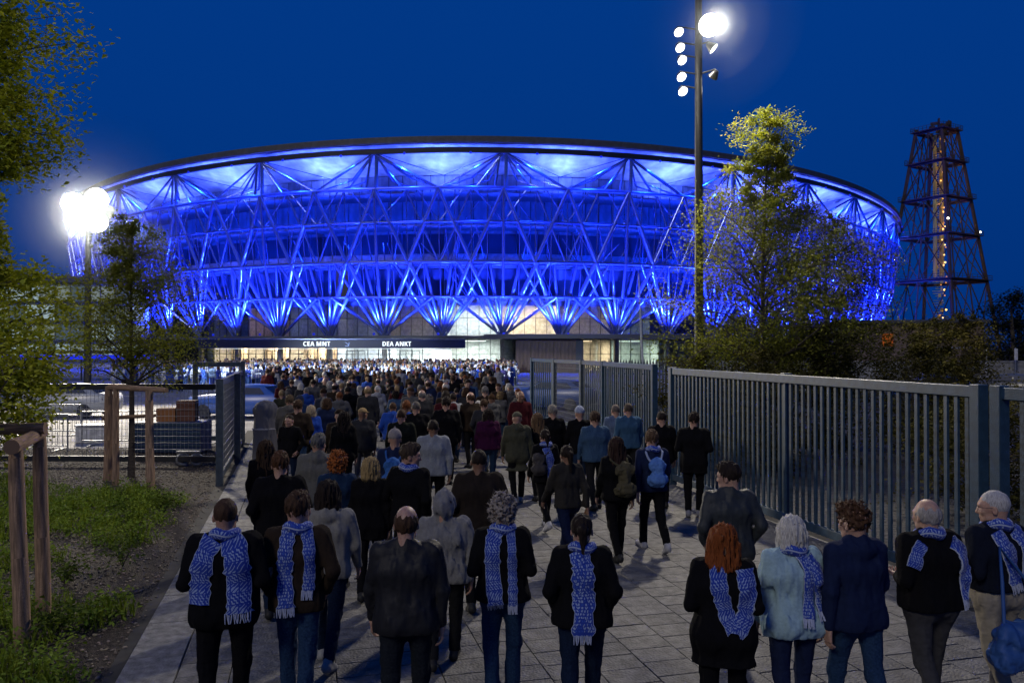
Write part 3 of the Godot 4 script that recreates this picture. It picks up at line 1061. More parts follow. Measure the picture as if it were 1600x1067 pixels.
func build_tower() -> void:
	var T := thing("lattice_tower", "tall rusty lattice tower with a golden lit shaft inside", "tower", Vector3(90.5, 0, -170), 0.55)
	var lv := [0.0, 16.8, 26.2, 34.0, 41.8, 48.6]
	var hw := func(h: float) -> float: return lerpf(8.8, 2.9, h / 48.6)
	var cyl := CylinderMesh.new()
	cyl.top_radius = 1.0; cyl.bottom_radius = 1.0; cyl.height = 1.0; cyl.radial_segments = 8; cyl.rings = 0
	var cs := [Vector2(-1, -1), Vector2(1, -1), Vector2(1, 1), Vector2(-1, 1)]
	for c in cs:
		var a := Vector3(c.x * hw.call(0.0), 0, c.y * hw.call(0.0))
		var b := Vector3(c.x * hw.call(49.6), 49.6, c.y * hw.call(49.6))
		part("leg", cyl, M.rust, T, rod_between(a, b, 0.36))
	for k in 4:
		var a: Vector2 = cs[k]
		var b: Vector2 = cs[(k + 1) % 4]
		var m := (a + b) * 0.5
		for l in 6:
			var h: float = lv[l]
			var w: float = hw.call(h)
			if l > 0:
				part("beam", cyl, M.rust, T, rod_between(Vector3(a.x * w, h, a.y * w), Vector3(b.x * w, h, b.y * w), 0.24))
			if l < 5:
				var h2: float = lv[l + 1]
				var w2: float = hw.call(h2)
				part("mid_post", cyl, M.rust, T, rod_between(Vector3(m.x * w, h, m.y * w), Vector3(m.x * w2, h2, m.y * w2), 0.16))
				part("brace", cyl, M.rust, T, rod_between(Vector3(a.x * w, h, a.y * w), Vector3(m.x * w2, h2, m.y * w2), 0.11))
				part("brace", cyl, M.rust, T, rod_between(Vector3(b.x * w, h, b.y * w), Vector3(m.x * w2, h2, m.y * w2), 0.11))
				part("brace", cyl, M.rust, T, rod_between(Vector3(m.x * w, h, m.y * w), Vector3(a.x * w2, h2, a.y * w2), 0.11))
				part("brace", cyl, M.rust, T, rod_between(Vector3(m.x * w, h, m.y * w), Vector3(b.x * w2, h2, b.y * w2), 0.11))
	# platforms with railings
	for l in range(1, 6):
		var h: float = lv[l]
		var w: float = hw.call(h) + 0.7
		var mb := MB.new()
		for sg in [-1, 1]:
			mb.box(Transform3D(Basis(), Vector3(0, h + 0.3, sg * (w - 0.6))), Vector3(w * 2, 0.16, 1.3))
			mb.box(Transform3D(Basis(), Vector3(sg * (w - 0.6), h + 0.32, 0)), Vector3(1.3, 0.16, w * 2 - 2.6))
			for rr in [0.75, 1.25]:
				mb.box(Transform3D(Basis(), Vector3(0, h + rr, sg * w)), Vector3(w * 2, 0.07, 0.07))
				mb.box(Transform3D(Basis(), Vector3(sg * w, h + rr, 0)), Vector3(0.07, 0.07, w * 2))
			for k in 9:
				var u := lerpf(-w, w, k / 8.0)
				mb.box(Transform3D(Basis(), Vector3(u, h + 0.8, sg * w)), Vector3(0.07, 1.0, 0.07))
				mb.box(Transform3D(Basis(), Vector3(sg * w, h + 0.8, u)), Vector3(0.07, 1.0, 0.07))
		part("platform", mb, M.rust, T)
	# the crown of pulleys
	var mb2 := MB.new()
	var r2 := RandomNumberGenerator.new()
	r2.seed = 21
	for k in 16:
		var p := Vector3(r2.randf_range(-3.2, 3.2), 49.4, r2.randf_range(-3.2, 3.2))
		mb2.box(Transform3D(Basis(Vector3.UP, r2.randf() * 3.0), p + Vector3(0, 0.6, 0)), Vector3(r2.randf_range(0.2, 1.6), r2.randf_range(0.4, 1.7), 0.25))
	part("crown_block", mb2, M.rust, T)
	# shaft: pipes, ladder rungs, small lamps
	for q in [Vector3(-0.9, 0, 0.3), Vector3(0.8, 0, 0.5), Vector3(0.1, 0, -0.6), Vector3(0.5, 0, 1.0)]:
		part("pipe", cyl, M.gold, T, rod_between(q + Vector3(0, 18, 0), q + Vector3(0, 48, 0), 0.4 if q.x > 0.6 else 0.26))
	var cage := MB.new()
	for k in 90:
		var h := 2.0 + k * 0.5
		cage.box(Transform3D(Basis(Vector3.UP, k * 0.7), Vector3(0.1, h, 0.2)), Vector3(2.0 + r2.randf() * 0.4, 0.09, 0.09))
		if k % 3 == 0:
			cage.box(Transform3D(Basis(Vector3.UP, r2.randf() * 3.0), Vector3(r2.randf_range(-0.8, 0.8), h, r2.randf_range(0.4, 1.1))), Vector3(0.5, 0.7, 0.3))
	part("shaft_cage", cage, M.gold, T)
	var bulb := SphereMesh.new()
	bulb.radius = 0.2; bulb.height = 0.4; bulb.radial_segments = 10; bulb.rings = 6
	var warm := glow(Color(1.0, 0.78, 0.42), 3.0)
	for q in [Vector3(-0.2, 46.5, 1.7), Vector3(-0.4, 40.0, 1.7), Vector3(0.2, 33.0, 1.8), Vector3(-0.5, 28.0, 1.7), Vector3(0.3, 21.0, 1.6), Vector3(0.0, 15.2, 1.6), Vector3(0.6, 11.0, 1.6), Vector3(0.1, 7.5, 1.6)]:
		part("lamp", bulb, warm, T, Transform3D(Basis(), q))
		omni(q, Color(1.0, 0.72, 0.25), 110.0, 0.2, T)
	var tiny := SphereMesh.new()
	tiny.radius = 0.15; tiny.height = 0.3; tiny.radial_segments = 8; tiny.rings = 4
	for k in 46:
		part("shaft_lamp", tiny, warm if k % 3 == 0 else M.amber_lamp, T, Transform3D(Basis(), Vector3(r2.randf_range(-1.0, 1.0), r2.randf_range(4.0, 47.5), r2.randf_range(0.9, 1.6))))
	var wl := glow(Color(1, 0.97, 0.85), 4.0)
	for q in [Vector3(-6.2, 29.2, 6.0), Vector3(6.5, 27.4, 5.6)]:
		part("lamp", bulb, wl, T, Transform3D(Basis.from_scale(Vector3.ONE * 1.2), q))
		omni(q, Color(1.0, 0.85, 0.6), 16.0, 0.2, T)

func mesh_panel(parent: Node, a: Vector3, b: Vector3, h0: float, h1: float, dx: float, dy: float, r: float) -> void:
	var mb := MB.new()
	var d := b - a
	var n := int(d.length() / dx)
	for k in range(1, n):
		var p := a + d * (float(k) / n)
		mb.tube([p + Vector3(0, h0, 0), p + Vector3(0, h1, 0)], [r, r], 4, false)
	var off := d.normalized().cross(Vector3.UP) * r * 1.8
	var rows := int((h1 - h0) / dy)
	for k in range(0, rows + 1):
		var y := lerpf(h0, h1, float(k) / rows)
		mb.tube([a + Vector3(0, y, 0) + off, b + Vector3(0, y, 0) + off], [r * 1.2, r * 1.2], 4, false)
	part("wire_mesh", mb, M.galv, parent).set_meta("kind", "stuff")

func fence_panel(called: String, label: String, a: Vector3, b: Vector3, h: float, step: float, m: Material, kind := "bars", posts := true) -> Node3D:
	var F := thing(called, label, "fence" if called.contains("fence") else "gate", a)
	var d := b - a
	var len_ := d.length()
	var dir := d / len_
	var turn := Basis(dir, Vector3.UP, dir.cross(Vector3.UP))
	var rail := MB.new()
	rail.box(Transform3D(), Vector3(len_, 0.14, 0.1), 0.012)
	var rm := rail.mesh()
	part("top_rail", rm, m, F, Transform3D(turn, d * 0.5 + Vector3(0, h - 0.07, 0)))
	part("bottom_rail", rm, m, F, Transform3D(turn, d * 0.5 + Vector3(0, 0.19, 0)))
	if posts:
		var post := MB.new()
		post.box(Transform3D(), Vector3(0.15, h + 0.04, 0.15), 0.012)
		var pm := post.mesh()
		var np := maxi(1, int(round(len_ / 4.0)))
		for k in np + 1:
			part("post", pm, m, F, Transform3D(turn, d * (float(k) / np) + Vector3(0, h * 0.5, 0) + dir.cross(Vector3.UP) * (0.0 if k == 0 or k == np else 0.13)))
	if kind == "bars":
		var bar := MB.new()
		bar.box(Transform3D(), Vector3(0.062, h - 0.36, 0.035), 0.005)
		var bm := bar.mesh()
		var n := int(len_ / step)
		for k in range(1, n):
			part("bar", bm, m if rng.randf() < 0.6 else (m.get_meta("kin") if m.has_meta("kin") else m), F, Transform3D(turn * Basis(Vector3.UP, rng.randf_range(-0.05, 0.05)), d * (float(k) / n) + Vector3(0, 0.26 + (h - 0.4) * 0.5, 0)))
	else:
		mesh_panel(F, dir * 0.08, d - dir * 0.08, 0.26, h - 0.14, 0.1, 0.16, 0.0045)
	return F

func build_right_fences() -> void:
	fence_panel("bar_fence", "long blue-grey bar fence panel beside the path, nearest the camera's right", Vector3(5.49, 0, -9.4), Vector3(3.51, 0, -17.5), 2.55, 0.165, M.fence_blue)
	fence_panel("bar_gate", "blue-grey bar gate cut by the right picture edge, behind the grey-haired man", Vector3(6.7, 0, -5.0), Vector3(5.56, 0, -9.12), 2.55, 0.3, M.fence_blue)
	fence_panel("bar_gate", "dark blue-grey bar gate behind the two men in denim jackets", Vector3(3.7, 0, -20.8), Vector3(2.95, 0, -25.8), 2.55, 0.21, M.fence_blue)
	fence_panel("bar_fence", "short grey bar fence panel between the gate and the mesh panel", Vector3(2.92, 0, -26.0), Vector3(2.48, 0, -28.0), 2.55, 0.2, M.fence_grey, "bars", false)
	fence_panel("mesh_fence", "grey wire mesh fence panel on the right side of the path", Vector3(2.45, 0, -28.1), Vector3(1.65, 0, -31.0), 2.55, 0.12, M.fence_grey, "mesh")
	fence_panel("bar_fence", "far end panel of the right bar fence, beside the brown wall", Vector3(1.62, 0, -31.1), Vector3(0.85, 0, -33.6), 2.55, 0.22, M.fence_blue)
	# palisade with pointed pales behind
	var F := thing("palisade_fence", "dark palisade fence with pointed pales behind the right bar gates", "fence", Vector3(3.4, 0, -28))
	var pale := MB.new()
	var pts := [Vector2(-0.035, 0), Vector2(0.035, 0), Vector2(0.035, 2.45), Vector2(0.0, 2.62), Vector2(-0.035, 2.45)]
	for sg in [-1, 1]:
		var c := pale.vert(Vector3(0, 1.2, sg * 0.01), Vector3(0, 0, sg))
		var ids := []
		for p in pts:
			ids.append(pale.vert(Vector3(p.x, p.y, sg * 0.01), Vector3(0, 0, sg)))
		for k in 5:
			pale.tri(c, ids[k], ids[(k + 1) % 5])
	for k in 5:
		var a: Vector2 = pts[k]
		var b: Vector2 = pts[(k + 1) % 5]
		var nn := Vector3(b.y - a.y, a.x - b.x, 0).normalized()
		pale.face(Vector3(a.x, a.y, -0.01), Vector3(b.x, b.y, -0.01), Vector3(b.x, b.y, 0.01), Vector3(a.x, a.y, 0.01), nn)
	var pm := pale.mesh()
	var d := Vector3(4.2, 0, 3.2)
	var n := 46
	for k in n:
		part("pale", pm, M.fence_grey, F, Transform3D(Basis(Vector3.UP, -0.65), d * (float(k) / n) + Vector3(0, rng.randf_range(-0.02, 0.02), 0)))
	var rl := MB.new()
	for y in [0.5, 2.1]:
		rl.box(Transform3D(Basis(Vector3.UP, -0.651), d * 0.5 + Vector3(0.02, y, -0.03)), Vector3(d.length(), 0.06, 0.03))
	part("rail", rl, M.fence_grey, F)
	# thin white pole
	var P := thing("flag_pole", "slim pale pole standing behind the right gates", "pole", Vector3(7.6, 0, -46))
	var mb := MB.new()
	mb.tube([Vector3.ZERO, Vector3(-0.15, 3.5, 0), Vector3(-0.3, 7.2, 0)], [0.07, 0.06, 0.04], 10)
	part("pole", mb, M.white_paint, P)
	mb = MB.new()
	mb.lathe([Vector2(0.001, 0.1), Vector2(0.05, 0.06), Vector2(0.06, 0.0), Vector2(0.001, -0.02)], 10)
	part("finial", mb, M.galv, P, Transform3D(Basis(), Vector3(-0.3, 7.2, 0)))

func build_left_fences() -> void:
	fence_panel("mesh_fence", "grey wire mesh fence along the left edge of the path", Vector3(-6.36, 0, -17.4), Vector3(-8.2, 0, -24.2), 2.3, 0.1, M.fence_grey, "mesh")
	fence_panel("mesh_gate", "tall open mesh gate leaf at the far end of the left fence", Vector3(-9.75, 0, -24.6), Vector3(-8.5, 0, -25.2), 2.55, 0.1, M.fence_grey, "mesh")
	var G := fence_panel("sliding_gate", "wide wire mesh sliding gate behind the staked tree", Vector3(-14.6, 0, -20.4), Vector3(-7.5, 0, -20.2), 2.08, 0.1, M.pole, "mesh", false)
	var wh := MB.new()
	wh.lathe([Vector2(0.05, -0.05), Vector2(0.15, -0.05), Vector2(0.17, -0.03), Vector2(0.17, 0.03), Vector2(0.15, 0.05), Vector2(0.05, 0.05), Vector2(0.05, -0.05)], 18, Transform3D(Basis(Vector3.RIGHT, PI / 2), Vector3.ZERO))
	for x in [6.6, 6.25]:
		part("wheel", wh, M.galv, G, Transform3D(Basis(Vector3.UP, 0.5), Vector3(x, 0.165, 0.12)))
	var br := MB.new()
	br.box(Transform3D(), Vector3(0.6, 0.05, 0.16), 0.008)
	part("wheel_bracket", br, M.galv, G, Transform3D(Basis(), Vector3(6.4, 0.36, 0.12)))

func build_lights() -> void:
	# right mast
	var P := thing("floodlight_mast", "tall dark floodlight mast with seven lamps behind the right fence", "light mast", Vector3(5.62, 0, -24))
	var mb := MB.new()
	mb.tube([Vector3.ZERO, Vector3(0, 5, 0), Vector3(0, 10, 0), Vector3(0, 15, 0)], [0.15, 0.135, 0.115, 0.1], 16)
	part("pole", mb, M.pole, P)
	mb = MB.new()
	mb.lathe([Vector2(0.3, 0.0), Vector2(0.3, 0.03), Vector2(0.17, 0.06), Vector2(0.17, 0.4), Vector2(0.14, 0.42)], 16)
	part("base_flange", mb, M.pole, P)
	for q in [[-0.62, 12.45, 0.3, 3], [-0.58, 11.98, 0.35, 3], [-0.52, 11.6, 0.4, 3], [-0.54, 11.1, 0.3, 3], [-0.5, 10.67, 0.3, 3], [0.4, 11.1, -2.6, 2]]:
		flood_head(P, Vector3(q[0], q[1], 0.12), q[2], -0.75, 0.15, q[3])
	flood_head(P, Vector3(0.2, 12.5, 0.5), 0.12, -0.42, 0.34, RF)
	flood_head(P, Vector3(0.45, 12.0, 0.0), 1.25, -0.75, 0.17, 24, 60.0)
	for k in 5:
		var g := pow(1.55, k)
		halo("haze", ["brightest inner", "bright inner", "middle", "thin outer", "faintest outer"][k] + " haze round the big lamp of the right mast", Vector3(5.85, 12.5, -23.3), Vector3(0.9, 0.9, 0.9) * g, 0.035 / pow(g, 2.6))
		halo("haze", ["brightest inner", "bright inner", "middle", "thin outer", "faintest outer"][k] + " haze round the left lamp cluster", Vector3(-22.25, 10.3, -41.5), Vector3(2.6, 2.4, 1.8) * pow(1.45, k), 0.024 / pow(g, 1.9))
	# left mast
	var L := thing("floodlight_mast", "dark floodlight mast with a dazzling cluster of lamps behind the left trees", "light mast", Vector3(-22.3, 0, -42))
	mb = MB.new()
	mb.tube([Vector3.ZERO, Vector3(0, 5, 0), Vector3(0, 11.2, 0)], [0.2, 0.17, 0.13], 14)
	part("pole", mb, M.pole, L)
	mb = MB.new()
	mb.box(Transform3D(Basis(), Vector3(0, 10.6, 0)), Vector3(2.0, 0.12, 0.12), 0.02)
	mb.box(Transform3D(Basis(), Vector3(0, 9.6, 0)), Vector3(2.0, 0.12, 0.12), 0.02)
	part("cross_arm", mb, M.pole, L)
	for q in [[-0.62, 10.5, 0.62], [0.6, 10.75, 0.6], [0.62, 9.55, 0.55], [-0.35, 9.3, 0.25]]:
		flood_head(L, Vector3(q[0], q[1], 0.3), 0.4, -0.25, q[2], LFL)
	for q in [[-0.3, 1.12], [0.3, 0.82], [0.9, 0.5], [-0.9, 0.1]]:
		flood_head(L, Vector3(q[0], 10.1, -0.35), PI - q[1], -0.33, 0.45, 1500.0, 17.0)

func halo(called: String, label: String, at: Vector3, size: Vector3, density: float) -> void:
	var h := FogVolume.new()
	h.name = numbered(called)
	h.shape = RenderingServer.FOG_VOLUME_SHAPE_ELLIPSOID
	h.size = size
	var fm := FogMaterial.new()
	fm.density = density
	fm.albedo = Color(0.9, 0.95, 1.0)
	h.material = fm
	h.set_meta("kind", "stuff")
	tag(h, label, "haze")
	add_child(h)
	h.position = at

var HZ := 0.03
var RF := 185.0
var LFL := 190.0

# a bell-shaped floodlight: shell, glowing lens, bracket and its light; turn about y, tilt down
func flood_head(parent: Node3D, at: Vector3, turn: float, tilt: float, r: float, e: float, cone := 80.0) -> void:
	var x := Transform3D(Basis(Vector3.UP, turn) * Basis(Vector3.RIGHT, tilt + PI / 2), at)   # y points along the beam
	x.basis = Basis(Vector3.UP, turn) * Basis(Vector3.RIGHT, PI / 2 - tilt)
	var mb := MB.new()
	mb.lathe([Vector2(0.001, -r * 1.5), Vector2(r * 0.4, -r * 1.45), Vector2(r * 0.62, -r * 1.0), Vector2(r * 0.95, -r * 0.25), Vector2(r * 1.02, 0), Vector2(r * 1.02, 0.02), Vector2(r * 0.96, 0.02)], 20)
	part("lamp_shell", mb, M.lamp_shell, parent, x)
	mb = MB.new()
	mb.lathe([Vector2(0.001, r * 0.12), Vector2(r * 0.6, r * 0.09), Vector2(r * 0.97, 0.0), Vector2(r * 0.9, -0.03), Vector2(0.001, -0.03)], 20)
	part("lamp_lens", mb, M.white_lamp, parent, x)
	mb = MB.new()
	var back := at - x.basis.y * r
	mb.tube([Vector3(0, at.y + 0.12, 0), Vector3(back.x, back.y + 0.1, back.z), back], [0.025, 0.025, 0.025], 7)
	part("bracket", mb, M.lamp_shell, parent)
	var s := SpotLight3D.new()
	s.name = "lamp_light"
	s.light_color = Color(1.0, 0.95, 0.86)
	s.light_energy = e
	if cone < 20.0: s.light_color = Color(0.86, 0.93, 1.0)
	s.light_size = r * 0.9
	s.spot_range = 200.0
	s.spot_attenuation = 2.0
	s.spot_angle = cone
	s.spot_angle_attenuation = 0.6
	s.shadow_enabled = true
	parent.add_child(s, true)
	s.transform = Transform3D(x.basis * Basis(Vector3.RIGHT, PI / 2), at + x.basis.y * (r * 0.12 + 0.35))

func car_mesh(len_: float, w: float, h: float) -> Array:
	# stations along the length: height of bonnet line, roof, half width
	var body := MB.new()
	var st := [[-0.5, 0.3, 0.55, 0.78], [-0.485, 0.24, 0.62, 0.9], [-0.3, 0.2, 0.68, 1.0], [-0.16, 0.2, 0.7, 1.0], [0.2, 0.2, 0.72, 1.0], [0.4, 0.22, 0.74, 0.98], [0.485, 0.28, 0.7, 0.9], [0.5, 0.34, 0.6, 0.78]]
	var rows := []
	for s in st:
		var z: float = s[0] * len_
		var hw: float = s[3] * w * 0.5
		var y0: float = s[1]
		var y1: float = s[2] * h
		var row := []
		for q in [[-0.75, y0], [-0.96, y0 + 0.08], [-1.0, (y0 + y1) * 0.5], [-0.95, y1 - 0.1], [-0.85, y1], [0.0, y1 + 0.03], [0.85, y1], [0.95, y1 - 0.1], [1.0, (y0 + y1) * 0.5], [0.96, y0 + 0.08], [0.75, y0]]:
			row.append(body.vert(Vector3(q[0] * hw, q[1], z), (Vector3(q[0], (q[1] - (y0 + y1) * 0.5) * 1.6, s[0] * 0.6)).normalized()))
		rows.append(row)
	for i in rows.size() - 1:
		for k in 11:
			body.quad(rows[i][k], rows[i + 1][k], rows[i + 1][(k + 1) % 11], rows[i][(k + 1) % 11])
	for e in [0, rows.size() - 1]:
		for k in range(1, 10):
			body.tri(rows[e][0], rows[e][k], rows[e][k + 1])
	var cab := MB.new()
	rows = []
	for s in [[-0.2, 0.7, 0.86], [-0.06, 0.97, 0.74], [0.08, 1.0, 0.74], [0.28, 0.97, 0.73], [0.42, 0.74, 0.84]]:
		var row := []
		for q in [[-1.0, 0.0], [-0.9, 0.8], [-0.75, 1.0], [0.0, 1.03], [0.75, 1.0], [0.9, 0.8], [1.0, 0.0]]:
			var y: float = lerpf(0.68 * h, s[1] * h, q[1])
			row.append(cab.vert(Vector3(q[0] * lerpf(0.9, s[2], q[1]) * w * 0.5, y, s[0] * len_), Vector3(q[0], q[1] * 1.2 - 0.3, s[0] * 1.5).normalized()))
		rows.append(row)
	for i in rows.size() - 1:
		for k in 6:
			cab.quad(rows[i][k], rows[i + 1][k], rows[i + 1][k + 1], rows[i][k + 1])
	var win := MB.new()
	for sg in [-1.0, 1.0]:
		win.face(Vector3(sg * 0.888 * w * 0.5, 0.73 * h, -0.13 * len_), Vector3(sg * 0.888 * w * 0.5, 0.73 * h, 0.1 * len_), Vector3(sg * 0.77 * w * 0.5, 0.92 * h, 0.1 * len_), Vector3(sg * 0.77 * w * 0.5, 0.92 * h, -0.05 * len_), Vector3(sg, 0.25, 0).normalized())
		win.face(Vector3(sg * 0.888 * w * 0.5, 0.73 * h, 0.12 * len_), Vector3(sg * 0.888 * w * 0.5, 0.74 * h, 0.33 * len_), Vector3(sg * 0.77 * w * 0.5, 0.91 * h, 0.27 * len_), Vector3(sg * 0.77 * w * 0.5, 0.92 * h, 0.12 * len_), Vector3(sg, 0.25, 0).normalized())
	win.face(Vector3(-0.75 * w * 0.5, 0.74 * h, 0.425 * len_), Vector3(0.75 * w * 0.5, 0.74 * h, 0.425 * len_), Vector3(0.64 * w * 0.5, 0.95 * h, 0.305 * len_), Vector3(-0.64 * w * 0.5, 0.95 * h, 0.305 * len_), Vector3(0, 0.5, 0.8).normalized())
	win.face(Vector3(-0.75 * w * 0.5, 0.72 * h, -0.205 * len_), Vector3(0.75 * w * 0.5, 0.72 * h, -0.205 * len_), Vector3(0.64 * w * 0.5, 0.955 * h, -0.075 * len_), Vector3(-0.64 * w * 0.5, 0.955 * h, -0.075 * len_), Vector3(0, 0.5, -0.8).normalized())
	var wheel := MB.new()
	wheel.lathe([Vector2(0.001, -0.11), Vector2(0.2, -0.11), Vector2(0.29, -0.1), Vector2(0.32, -0.06), Vector2(0.32, 0.06), Vector2(0.29, 0.1), Vector2(0.2, 0.11), Vector2(0.001, 0.11)], 20, Transform3D(Basis(Vector3.BACK, PI / 2), Vector3.ZERO))
	var lamp := MB.new()
	lamp.box(Transform3D(), Vector3(0.3, 0.14, 0.06), 0.02)
	return [body.mesh(), cab.mesh(), win.mesh(), wheel.mesh(), lamp.mesh(), len_, w, h]

func make_car(label: String, at: Vector3, turn: float, paint: Color) -> Node3D:
	var c := thing("parked_car", label, "car", at, turn, "parked cars")
	var q := car_mesh(4.4, 1.8, 1.45)
	var pm := mat(paint, 0.3)
	pm.clearcoat_enabled = true
	part("body", q[0], pm, c)
	part("cabin", q[1], pm, c)
	part("window", q[2], M.dark_glass, c)
	for p in [Vector3(-0.8, 0.32, -1.35), Vector3(0.8, 0.32, -1.35), Vector3(-0.8, 0.32, 1.4), Vector3(0.8, 0.32, 1.4)]:
		part("wheel", q[3], M.dark_wall, c, Transform3D(Basis(), p))
	for sx in [-0.6, 0.6]:
		part("headlight", q[4], M.galv, c, Transform3D(Basis(), Vector3(sx, 0.68, -2.14)))
		part("tail_light", q[4], mat(Color(0.35, 0.02, 0.02), 0.2), c, Transform3D(Basis(), Vector3(sx, 0.8, 2.14)))
	return c

func build_car_park() -> void:
	make_car("bright blue car parked beyond the right fence", Vector3(24.0, 0, -46), 1.2, lin(0.02, 0.09, 0.4))
	make_car("dark grey car parked near the right picture edge", Vector3(29.3, 0, -47.5), 0.9, lin(0.08, 0.085, 0.1))
	make_car("silver car parked before the low grey wall", Vector3(34.5, 0, -49.0), 1.5, lin(0.2, 0.21, 0.23))
	make_car("blue car left of the crowd by the mesh gate", Vector3(-11.6, -0.015, -34.5), 1.35, lin(0.03, 0.12, 0.5))
	make_car("dark blue car beside the brown wall, right of the crowd", Vector3(1.9, -0.015, -39.5), 1.1, lin(0.03, 0.08, 0.28))
	make_car("pale car behind the sliding gate on the left", Vector3(-19.5, -0.015, -35), 1.45, lin(0.35, 0.38, 0.42))
	var W := thing("low_wall", "low grey block wall behind the parked cars", "wall", Vector3(34, 0, -54))
	var mb := MB.new()
	mb.box(Transform3D(Basis(), Vector3(0, 1.0, 0)), Vector3(44, 2.0, 0.3), 0.02)
	part("wall", mb, M.concrete, W)
	mb = MB.new()
	mb.box(Transform3D(Basis(), Vector3(0, 2.05, 0)), Vector3(44.1, 0.1, 0.4), 0.02)
	part("coping", mb, M.concrete, W)
	var S := thing("small_sign", "small white sign standing above the low wall", "sign", Vector3(33.4, 0, -53.0))
	mb = MB.new()
	mb.tube([Vector3.ZERO, Vector3(0, 3.0, 0)], [0.04, 0.04], 8)
	part("post", mb, M.galv, S)
	mb = MB.new()
	mb.box(Transform3D(Basis(), Vector3(0, 2.55, 0.06)), Vector3(0.22, 0.75, 0.03), 0.005)
	part("board", mb, M.white_paint, S)
	var G := thing("height_barrier", "thin white height barrier frame over the car park entry", "barrier", Vector3(28.8, 0, -48.5))
	mb = MB.new()
	mb.tube([Vector3(0, 0, 0), Vector3(0, 2.95, 0)], [0.05, 0.05], 8)
	part("post", mb, M.white_paint, G)
	part("post", mb, M.white_paint, G, Transform3D(Basis(), Vector3(-4, 0, 0)))
	mb = MB.new()
	mb.tube([Vector3(-4.05, 2.98, 0), Vector3(0.05, 2.98, 0)], [0.05, 0.05], 8)
	part("crossbar", mb, M.white_paint, G)
	# a dark shed with an orange-lit window
	var H := thing("shed", "dark flat-roofed shed with a dim orange window beyond the bushes", "shed", Vector3(36.0, 0, -72), -0.2)
	mb = MB.new()
	mb.box(Transform3D(Basis(), Vector3(0, 2.6, -3)), Vector3(12, 5.2, 6), 0.04)
	part("wall", mb, M.brown, H)
	mb = MB.new()
	mb.box(Transform3D(Basis(), Vector3(0, 5.35, -3)), Vector3(12.8, 0.3, 6.8), 0.04)
	part("roof", mb, M.dark_steel, H)
	mb = MB.new()
	mb.box(Transform3D(Basis(), Vector3(-2.0, 3.7, 0.05)), Vector3(0.9, 1.1, 0.06))
	part("lit_window", mb, glow(Color(1.0, 0.5, 0.12), 0.28), H)

